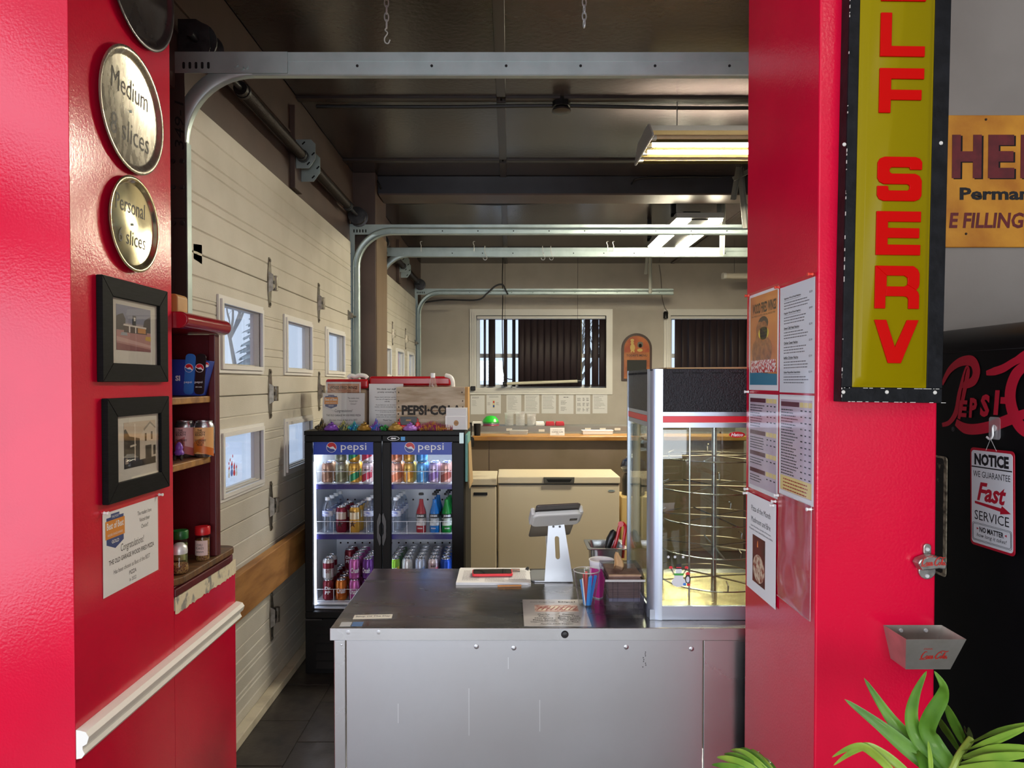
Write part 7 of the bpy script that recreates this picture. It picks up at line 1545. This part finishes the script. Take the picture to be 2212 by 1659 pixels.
O('lifter', MB().box(-.012, .012, -.010, -.003, .006, .018), CAST, op, world=False, bev=.001)
t = MB(); script_cola(t, .001, .007, .058, .022, .0265, None); O('script', t, ENR, op, world=False)
t = MB(); addtext(t, 'DRINK', 0, .020, .018, .004, .0265); O('lettering', t, ENR, op, world=False); t = MB(); addtext(t, 'STARR X', 0, -.014, .026, .005, .0064); O('plate_lettering', t, SLOTM, op, world=False)
for y in (.032, -.030): O('screw', MB().lathe([(.005, .006), (.004, .008), (0, .008)], 12, o=(0, y, 0)), CHROME, op, world=False, smooth=True)
a = P(1908, 1350, YF); cb = thing('cap_catcher', 'steel bottle-cap catcher box with red script on the red pillar', 'cap catcher', loc=(a.x + .065, YF - .0005, a.z - .08))
TIN = mat('brushed_tin', 'b9b5ab', .36, .7, col2='a8a499', scale=20, rvar=.05)
zt_, zb_ = a.z, P(2000, 1448, 1.585).z; tx0, tx1 = a.x, a.x + .136; bx0, bx1 = a.x + .018, a.x + .118; yf_t, yf_b = 1.562, 1.592
T4 = [V((tx0, YF - .0005, zt_)), V((tx1, YF - .0005, zt_)), V((tx1 - .002, yf_t, zt_)), V((tx0 + .002, yf_t, zt_))]; B4 = [V((bx0, YF - .0005, zb_)), V((bx1, YF - .0005, zb_)), V((bx1, yf_b, zb_)), V((bx0, yf_b, zb_))]
for nm, (i, j) in (('back_plate', (0, 1)), ('side_plate', (1, 2)), ('front_plate', (2, 3)), ('side_plate', (3, 0))): O(nm, MB().quad(T4[i], T4[j], B4[j], B4[i]), TIN, cb, solid=.0012)
O('bottom_plate', MB().quad(*B4), TIN, cb, solid=.0012)
r_ = (T4[2] - T4[3]).normalized(); u_ = ((T4[3] + T4[2]) / 2 - (B4[3] + B4[2]) / 2).normalized(); Mf = frame((T4[3] + T4[2] + B4[2] + B4[3]) / 4, r_, u_)
t = MB(); script_cola(t, .004, -.003, .062, .025, .0012, Mf); O('script', t, ENR, cb); t = MB(); addtext(t, 'DRINK', -.012, .016, .020, .004, .0012, Mf); O('lettering', t, ENR, cb)
for x in (.04, .098): O('screw', MB().lathe([(.005, 0), (.004, .003), (0, .003)], 12, M=fFront((a.x + x, YF - .002, zt_ - .012))), CHROME, cb, smooth=True)

# ================================================================ far right: tin sign on the grey wall and the black drinks machine
YG = 2.30
a = P(2048, 248, YG - .012); b = P(2048, 534, YG - .012); x0_ = P(1960, 300, YG).x; x1_ = P(2330, 300, YG).x
TINS = mat('rusty_amber_tin', 'd2922c', .45, col2='b4701e', scale=7, bump=.08, bscale=40); MAR = mat('sign_maroon', '6a1f24', .5, col2='58191e', scale=30)
hs = thing('tin_sign', 'weathered amber tin sign with maroon lettering on the grey wall', 'sign', M=fFront((x0_, YG - .001, b.z))); W_, H_ = x1_ - x0_, a.z - b.z
O('plate', MB().box(0, W_, 0, H_, 0, .010), TINS, hs, world=False, bev=.003)
def hpx(x, y): q = P(x, y, YG - .012); return q.x - x0_, q.z - b.z
for m_, dz, off in ((SLOTM, .0105, .006), (MAR, .0112, 0)):
    for s_, xa_, xb_ in (('H', 2056, 2121), ('E', 2134, 2192), ('L', 2204, 2258)):
        t = MB(); u0, v0 = hpx(xa_, 385); u1, v1 = hpx(xb_, 291); addtext(t, s_, (u0 + u1) / 2 + off, (v0 + v1) / 2 - off * .5, u1 - u0, v1 - v0, dz, bold=.05); O('lettering', t, m_, hs, world=False)
    if m_ is MAR: t = MB(); u0, v0 = hpx(2050, 493); u1, v1 = hpx(2212, 459); addtext(t, 'E FILLING', (u0 + u1) / 2, (v0 + v1) / 2, u1 - u0, v1 - v0, dz, bold=.03, shear=.12); O('lettering', t, m_, hs, world=False)
t = MB(); u0, v0 = hpx(2073, 432); u1, v1 = hpx(2295, 405); addtext(t, 'Permanent', (u0 + u1) / 2, (v0 + v1) / 2, u1 - u0, v1 - v0, .0112, bold=.035); O('black_lettering', t, INK, hs, world=False)
for x, y in ((2130, 258), (2087, 505)): u, v = hpx(x, y); O('nail', MB().lathe([(.004, .010), (.003, .013), (0, .013)], 10, o=(u, v, 0)), mat('rusty_nail'), hs, world=False)
XM = 1.30; zt_ = PX(2045, 704, XM).z
MBK = mat('black_machine_enamel', '08090b', .4, col2='0b0c0f', scale=5, spec=.2)
mc = thing('drinks_machine', 'black vintage drinks machine with large red script on its flank', 'drinks machine', loc=(XM, 1.6, 0))
pr = [(XM, 0), (XM + .85, 0), (XM + .85, zt_)] + [(XM + .14 - .14 * math.sin(t) , zt_ - .07 + .07 * math.cos(t)) for t in (R90 * k / 8 for k in range(9))]
O('body', MB().prism(pr, .95, YG - .002, Matrix(((1, 0, 0, 0), (0, 0, 1, 0), (0, 1, 0, 0), (0, 0, 0, 1)))), MBK, mc, smooth=True, ang=30); O('seam', MB().box(XM - .0015, XM, .96, YG - .01, zt_ - .082, zt_ - .079), SLOTM, mc)
for y in (1.05, 2.2): O('foot', MB().cyl((XM + .1, y, -.0), (XM + .1, y, .001), .03), BLACKP, mc)
MRED = mat('machine_script_red', 'c01a36', .4); Mm = fRight((XM - .0008, 0, 0))
def mpx(x, y): q = PX(x, y, XM); return (-q.y, q.z)
t = MB()
zc_ = [0]
def st(pts, ws): zc_[0] += .0003; ribbon(t, [mpx(*q) for q in pts], ws, zc_[0], 8, Mm)
st([(2072, 905), (2080, 860), (2090, 810), (2092, 795), (2086, 800), (2074, 850), (2066, 890), (2052, 912), (2036, 918)], [.012, .02, .022, .01, .01, .02, .02, .015, .012])
st([(2036, 830), (2052, 800), (2075, 782), (2100, 780), (2110, 800), (2104, 822), (2085, 832), (2076, 828)], [.012, .02, .026, .03, .032, .028, .02, .012])
st([(2066, 912), (2085, 925), (2110, 927), (2145, 920), (2185, 905), (2225, 890)], [.02, .03, .03, .03, .03, .02])
st([(2132, 806), (2150, 802), (2170, 795), (2195, 780), (2230, 765), (2270, 790), (2290, 840)], [.012, .022, .022, .02, .03, .05, .03])
st([(2225, 782), (2196, 810), (2184, 850), (2190, 890), (2210, 925), (2250, 940), (2290, 920)], [.02, .035, .04, .04, .035, .03, .02])
for s_, xa_, xb_, y0_, y1_ in (('E', 2072, 2092, 900, 865), ('P', 2095, 2113, 902, 860), ('S', 2119, 2140, 900, 852), ('I', 2148, 2162, 896, 843), ('-', 2163, 2178, 872, 858)):
    u0, v0 = mpx(xa_, y0_); u1, v1 = mpx(xb_, y1_); addtext(t, s_, (u0 + u1) / 2, (v0 + v1) / 2, u1 - u0, v1 - v0, .0021, Mm, bold=.05, shear=.1)
O('script', t, MRED, mc); t = MB(); u0, v0 = mpx(2059, 927); addtext(t, '®', u0, v0, .014, .014, 0, Mm); O('trade_mark', t, GINK, mc)
# adhesive hook and NOTICE sign
p = PX(2150, 925, XM); hk = thing('adhesive_hook', 'clear adhesive hook stuck to the black machine', 'hook', M=fRight((XM - .001, p.y, p.z)))
O('pad', MB().prism(rrect(-.022, .022, -.03, .03, .008, 4), 0, .0015), glassmat('clear_rim', refl=.15, haze=.35), hk, world=False); O('hook', MB().tube(bez([(0, .008, .002), (0, .0, .006), (.0, -.02, .006), (-.004, -.03, .010), (-.012, -.024, .014)], 5), .003, 6), CHROME, hk, world=False, smooth=True); O('swivel', MB().lathe([(.009, .0015), (.009, .004), (.004, .006), (0, .006)], 14), CHROME, hk, world=False)
tl_, tr_, bl2, br2 = PX(2099, 966, XM - .012), PX(2195, 974, XM - .012), PX(2103, 1180, XM - .012), PX(2194, 1198, XM - .012)
W_ = (tl_.y - tr_.y); H_ = ((tl_.z - bl2.z) + (tr_.z - br2.z)) / 2; Mn = fRight((XM - .010, tl_.y, tl_.z - H_)) @ RZ(math.degrees(math.atan2(tr_.z - tl_.z, W_)) * .6)
ns = thing('notice_sign', 'white and red tin NOTICE fast service sign hanging on the black machine', 'sign', M=Mn)
NRED = mat('notice_red', 'b3122c', .35); O('plate', MB().prism(rrect(0, W_, 0, H_, .012, 5), 0, .002), NRED, ns, world=False, bev=.0006); O('white_panel', MB().prism(rrect(.006, W_ - .006, .007, H_ - .007, .010, 5), .002, .0026), mat('sign_white', 'dfe4e6', .35), ns, world=False)
t = MB(); addtext(t, 'NOTICE', W_ / 2, H_ * .885, W_ * .78, H_ * .12, .003, bold=.05); O('lettering', t, INK, ns, world=False); t = MB(); t.flat([(.007, H_ * .80), (W_ - .007, H_ * .80), (W_ - .007, H_ * .812), (.007, H_ * .812)], .003); O('rule_line', t, INK, ns, world=False); t = MB(); addtext(t, 'WE GUARANTEE', W_ / 2, H_ * .735, W_ * .84, H_ * .062, .003); O('lettering', t, INK, ns, world=False); t = MB(); addtext(t, 'SERVICE', W_ / 2, H_ * .315, W_ * .78, H_ * .095, .003, bold=.0); O('lettering', t, INK, ns, world=False); t = MB(); addtext(t, 'NO MATTER', W_ / 2, H_ * .175, W_ * .55, H_ * .055, .003, bold=.03); O('lettering', t, INK, ns, world=False); t = MB(); addtext(t, 'how long it takes!', W_ / 2, H_ * .11, W_ * .68, H_ * .05, .003, shear=.25); O('lettering', t, INK, ns, world=False); t = MB()
for e in (0, .003):
    rq = rrect(.010 + e, W_ - .010 - e, H_ * .055 + e, H_ * .235 - e, .006, 4); t.tube([V((x, y, .003)) for x, y in rq], .0005, 4, closed=True)
O('border_lines', t, INK, ns, world=False)
t = MB(); addtext(t, 'Fast', W_ * .5, H_ * .56, W_ * .66, H_ * .19, .003, bold=.03, shear=.3); t.flat([(.02, H_ * .43), (W_ * .70, H_ * .40), (W_ * .70, H_ * .375), (W_ - .012, H_ * .40), (W_ * .74, H_ * .46), (W_ * .72, H_ * .435), (.02, H_ * .455)], .003)
for sx in (.16, .84): t.flat([(W_ * sx, H_ * .165), (W_ * sx, H_ * .19), (W_ * (sx + (.05 if sx < .5 else -.05)), H_ * .178)], .003)
O('red_lettering', t, NRED, ns, world=False); O('cord', MB().tube([(W_ * .38, H_ - .004, .0025), (W_ * .5, H_ + .028, .004), (W_ * .62, H_ - .004, .0025)], .0008, 5), CHROME, ns, world=False)
# chipped plate on the machine flank, half hidden by the pillar
q0, q1 = PX(2047, 986, XM - .002), PX(2047, 1248, XM - .002)
pl = thing('chipped_plate', 'chipped black plate with cream edges, half hidden behind the red pillar', 'plate', M=fRight((XM - .001, q0.y + .16, q1.z - .002))); H_ = q0.z - q1.z
O('plate', MB().prism(rrect(0, .16, 0, H_, .012, 5), 0, .003), mat('chipped_cream', 'b9b096', .6, col2='4a4336', scale=50), pl, world=False, bev=.001); O('black_field', MB().prism(rrect(.006, .145, .008, H_ - .006, .010, 5), .003, .0036), mat('chipped_black', '1d1c1a', .5, col2='8a8068', scale=22, mixlo=.62, mixhi=.68), pl, world=False)

# ================================================================ palm in the foreground
LEAF = mat('palm_leaf', '5d8a2a', .38, col2='3f6d1e', scale=14, stretch=(1, 1, 1), coat=.15); LEAFY = mat('palm_leaf_young', '8aa83c', .38, col2='6c9430', scale=12, coat=.15); STEM = mat('palm_stem', '7f9438', .45)
def leaflet(root, pts, Ya, Yb, wpx, m=LEAF, name='leaflet'):
    """narrow pleated blade through pixels, from depth Ya at the base to Yb at the tip"""
    n0 = len(pts) - 1; c = bez([P(x, y, Ya + (Yb - Ya) * k / n0) for k, (x, y) in enumerate(pts)], 5); N = len(c); mb = MB(); vs = []
    for i, p in enumerate(c):
        t = i / (N - 1); d = (c[min(i + 1, N - 1)] - c[max(i - 1, 0)]).normalized(); s_ = d.cross(V((0, -1, .35))).normalized(); nn = s_.cross(d)
        w_ = wpx / F * 1.7 * (math.sin(math.pi * min(1, (t * .86 + .14))) ** .75) * .5
        for q, dz in ((-1, .0), (-.5, -.12), (0, .18), (.5, -.12), (1, .0)): vs.append(p + s_ * w_ * q + nn * w_ * dz)
    mb.add(vs, [(i * 5 + k, i * 5 + k + 1, i * 5 + k + 6, i * 5 + k + 5) for i in range(N - 1) for k in range(4)])
    return O(name, mb, m, root, smooth=True, ang=80)
pot = V((1.02, 1.18, 0)); pm_ = thing('potted_palm', 'potted palm with long green leaflets in front of the red pillar', 'plant', loc=pot)
O('pot', MB().lathe([(.13, 0), (.145, .01), (.175, .30), (.185, .30), (.185, .33), (.165, .33), (.16, .29), (.001, .29)], 28, o=pot), mat('grey_planter', '5a5856', .6), pm_, smooth=True, ang=40)
crown = P(2040, 1760, 1.22); m = MB(); 
O('stem', MB().tube(bez([pot + V((0, 0, .28)), pot.lerp(crown, .6), crown, P(2060, 1656, 1.22), P(2098, 1596, 1.24)], 6), [.010] * 12 + [.006] * 13, 8), STEM, pm_, smooth=True)
leaflet(pm_, [(2000, 1700), (1996, 1640), (1969, 1605), (1921, 1548), (1866, 1464)], 1.22, 1.36, 27)
leaflet(pm_, [(2030, 1700), (2009, 1659), (1955, 1612), (1898, 1565), (1824, 1510)], 1.22, 1.34, 26)
leaflet(pm_, [(2060, 1690), (2046, 1659), (2016, 1626), (1982, 1592), (1969, 1548), (1979, 1498), (2002, 1449)], 1.22, 1.34, 27)
leaflet(pm_, [(2065, 1690), (2053, 1656), (2022, 1612), (2004, 1578), (2012, 1548), (2036, 1505), (2038, 1481), (2018, 1449)], 1.22, 1.36, 30)
leaflet(pm_, [(2083, 1609), (2063, 1565), (2043, 1518)], 1.24, 1.34, 24); leaflet(pm_, [(2073, 1626), (2050, 1589), (2026, 1546)], 1.24, 1.36, 26); leaflet(pm_, [(2065, 1643), (2043, 1616), (2021, 1583)], 1.24, 1.36, 22)
leaflet(pm_, [(2096, 1600), (2088, 1585), (2085, 1570)], 1.24, 1.32, 17, mat('palm_leaf_dark', '3d4a22', .5)); leaflet(pm_, [(2086, 1606), (2096, 1590), (2094, 1572)], 1.24, 1.30, 17, mat('palm_leaf_dark'))
for pts in ([(2097, 1605), (2151, 1582), (2230, 1560)], [(2080, 1622), (2134, 1605), (2230, 1566)], [(2076, 1639), (2144, 1619), (2240, 1615)], [(2070, 1652), (2134, 1639), (2240, 1628)], [(2062, 1664), (2140, 1656), (2240, 1653)]): leaflet(pm_, pts, 1.23, 1.10, 17, LEAFY)
leaflet(pm_, [(1950, 1690), (1915, 1654), (1888, 1629), (1862, 1613), (1830, 1618), (1797, 1636)], 1.22, 1.34, 14, LEAFY); leaflet(pm_, [(1990, 1700), (1948, 1659), (1908, 1629), (1870, 1613), (1835, 1628), (1800, 1654)], 1.22, 1.34, 15, LEAFY)
leaflet(pm_, [(2012, 1690), (2010, 1640), (2005, 1600)], 1.22, 1.26, 8, LEAFY)
fr2 = [(1537, 1652), (1548, 1636), (1564, 1629), (1579, 1620), (1594, 1618), (1611, 1620), (1633, 1625)]
for k, (x, y) in enumerate(fr2): leaflet(pm_, [(1690 + 3 * k, 1712), (x + (1690 - x) * .55, y + (1700 - y) * .42), (x + (1690 - x) * .22, y + (1700 - y) * .08), (x, y)], 1.14, 1.26, 13, LEAFY if k % 2 else LEAF)
O('stem', MB().tube(bez([pot + V((-.02, 0, .28)), P(1900, 1900, 1.16), P(1690, 1720, 1.14)], 6), .007, 8), STEM, pm_, smooth=True)

# ================================================================ dining room behind the camera (seen only as reflections)
CHW = mat('dark_chair_wood', '3a251b', .4); CHR = mat('red_vinyl_seat', 'a8202a', .35)
def chair(loc, rz, label):
    r_ = thing('dining_chair', label, 'chair', M=T(*loc) @ RZ(rz), group='dining chairs behind the camera')
    O('seat', MB().box(-.21, .21, -.21, .21, .44, .50), CHR, r_, world=False, bev=.02)
    for x in (-.19, .19):
        O('leg', MB().cyl((x, -.19, 0), (x, -.19, .44), .018), CHW, r_, world=False); O('leg', MB().cyl((x, .19, 0), (x, .21, .92), .018), CHW, r_, world=False)
    for z in (.6, .72, .86): O('back_slat', MB().box(-.18, .18, .19, .21, z, z + .06), CHW, r_, world=False)
def table(loc, label):
    r_ = thing('dining_table', label, 'table', loc=loc); O('top', MB().box(-.6, .6, -.38, .38, .71, .75), WOODL, r_, world=False, bev=.006); O('pedestal', MB().cyl((0, 0, .02), (0, 0, .71), .04), CHW, r_, world=False); O('foot', MB().lathe([(.28, 0), (.27, .02), (.05, .03)], 20), CHW, r_, world=False)
chair((1.55, -2.1, 0), 160, 'wooden dining chair with red seat, reflected in the display glass'); chair((1.95, -2.5, 0), 185, 'second wooden dining chair with red seat behind the camera'); table((2.3, -1.55, 0), 'pale wooden dining table, reflected in the display glass')
LPM = mat('fill_lamp_lens', 'ffffff', .4, emit='fff4e2', estr=2)  # unseen ceiling lamps and their area lights, added to fill the dining room
for k, (x, y) in enumerate(((-1.2, -.9), (1.4, -.9), (0.1, -3.2))):
    r_ = thing('added_fill_lamp', 'added square fill lamp, unseen behind the camera, number %s' % ORD[k], 'ceiling lamp', loc=(x, y, 3.62), group='added fill lamps'); O('frame', MB().box(-.31, .31, -.31, .31, -.03, 0), WHITE, r_, world=False); O('lens', MB().box(-.29, .29, -.29, .29, -.034, -.03), LPM, r_, world=False)
    l = area('added_fill_light', (x, y, 3.57), (0, 0, 0), .56, .56, 6, (1.0, .95, .88)); l.parent = r_; l.matrix_parent_inverse = wmat(r_).inverted()
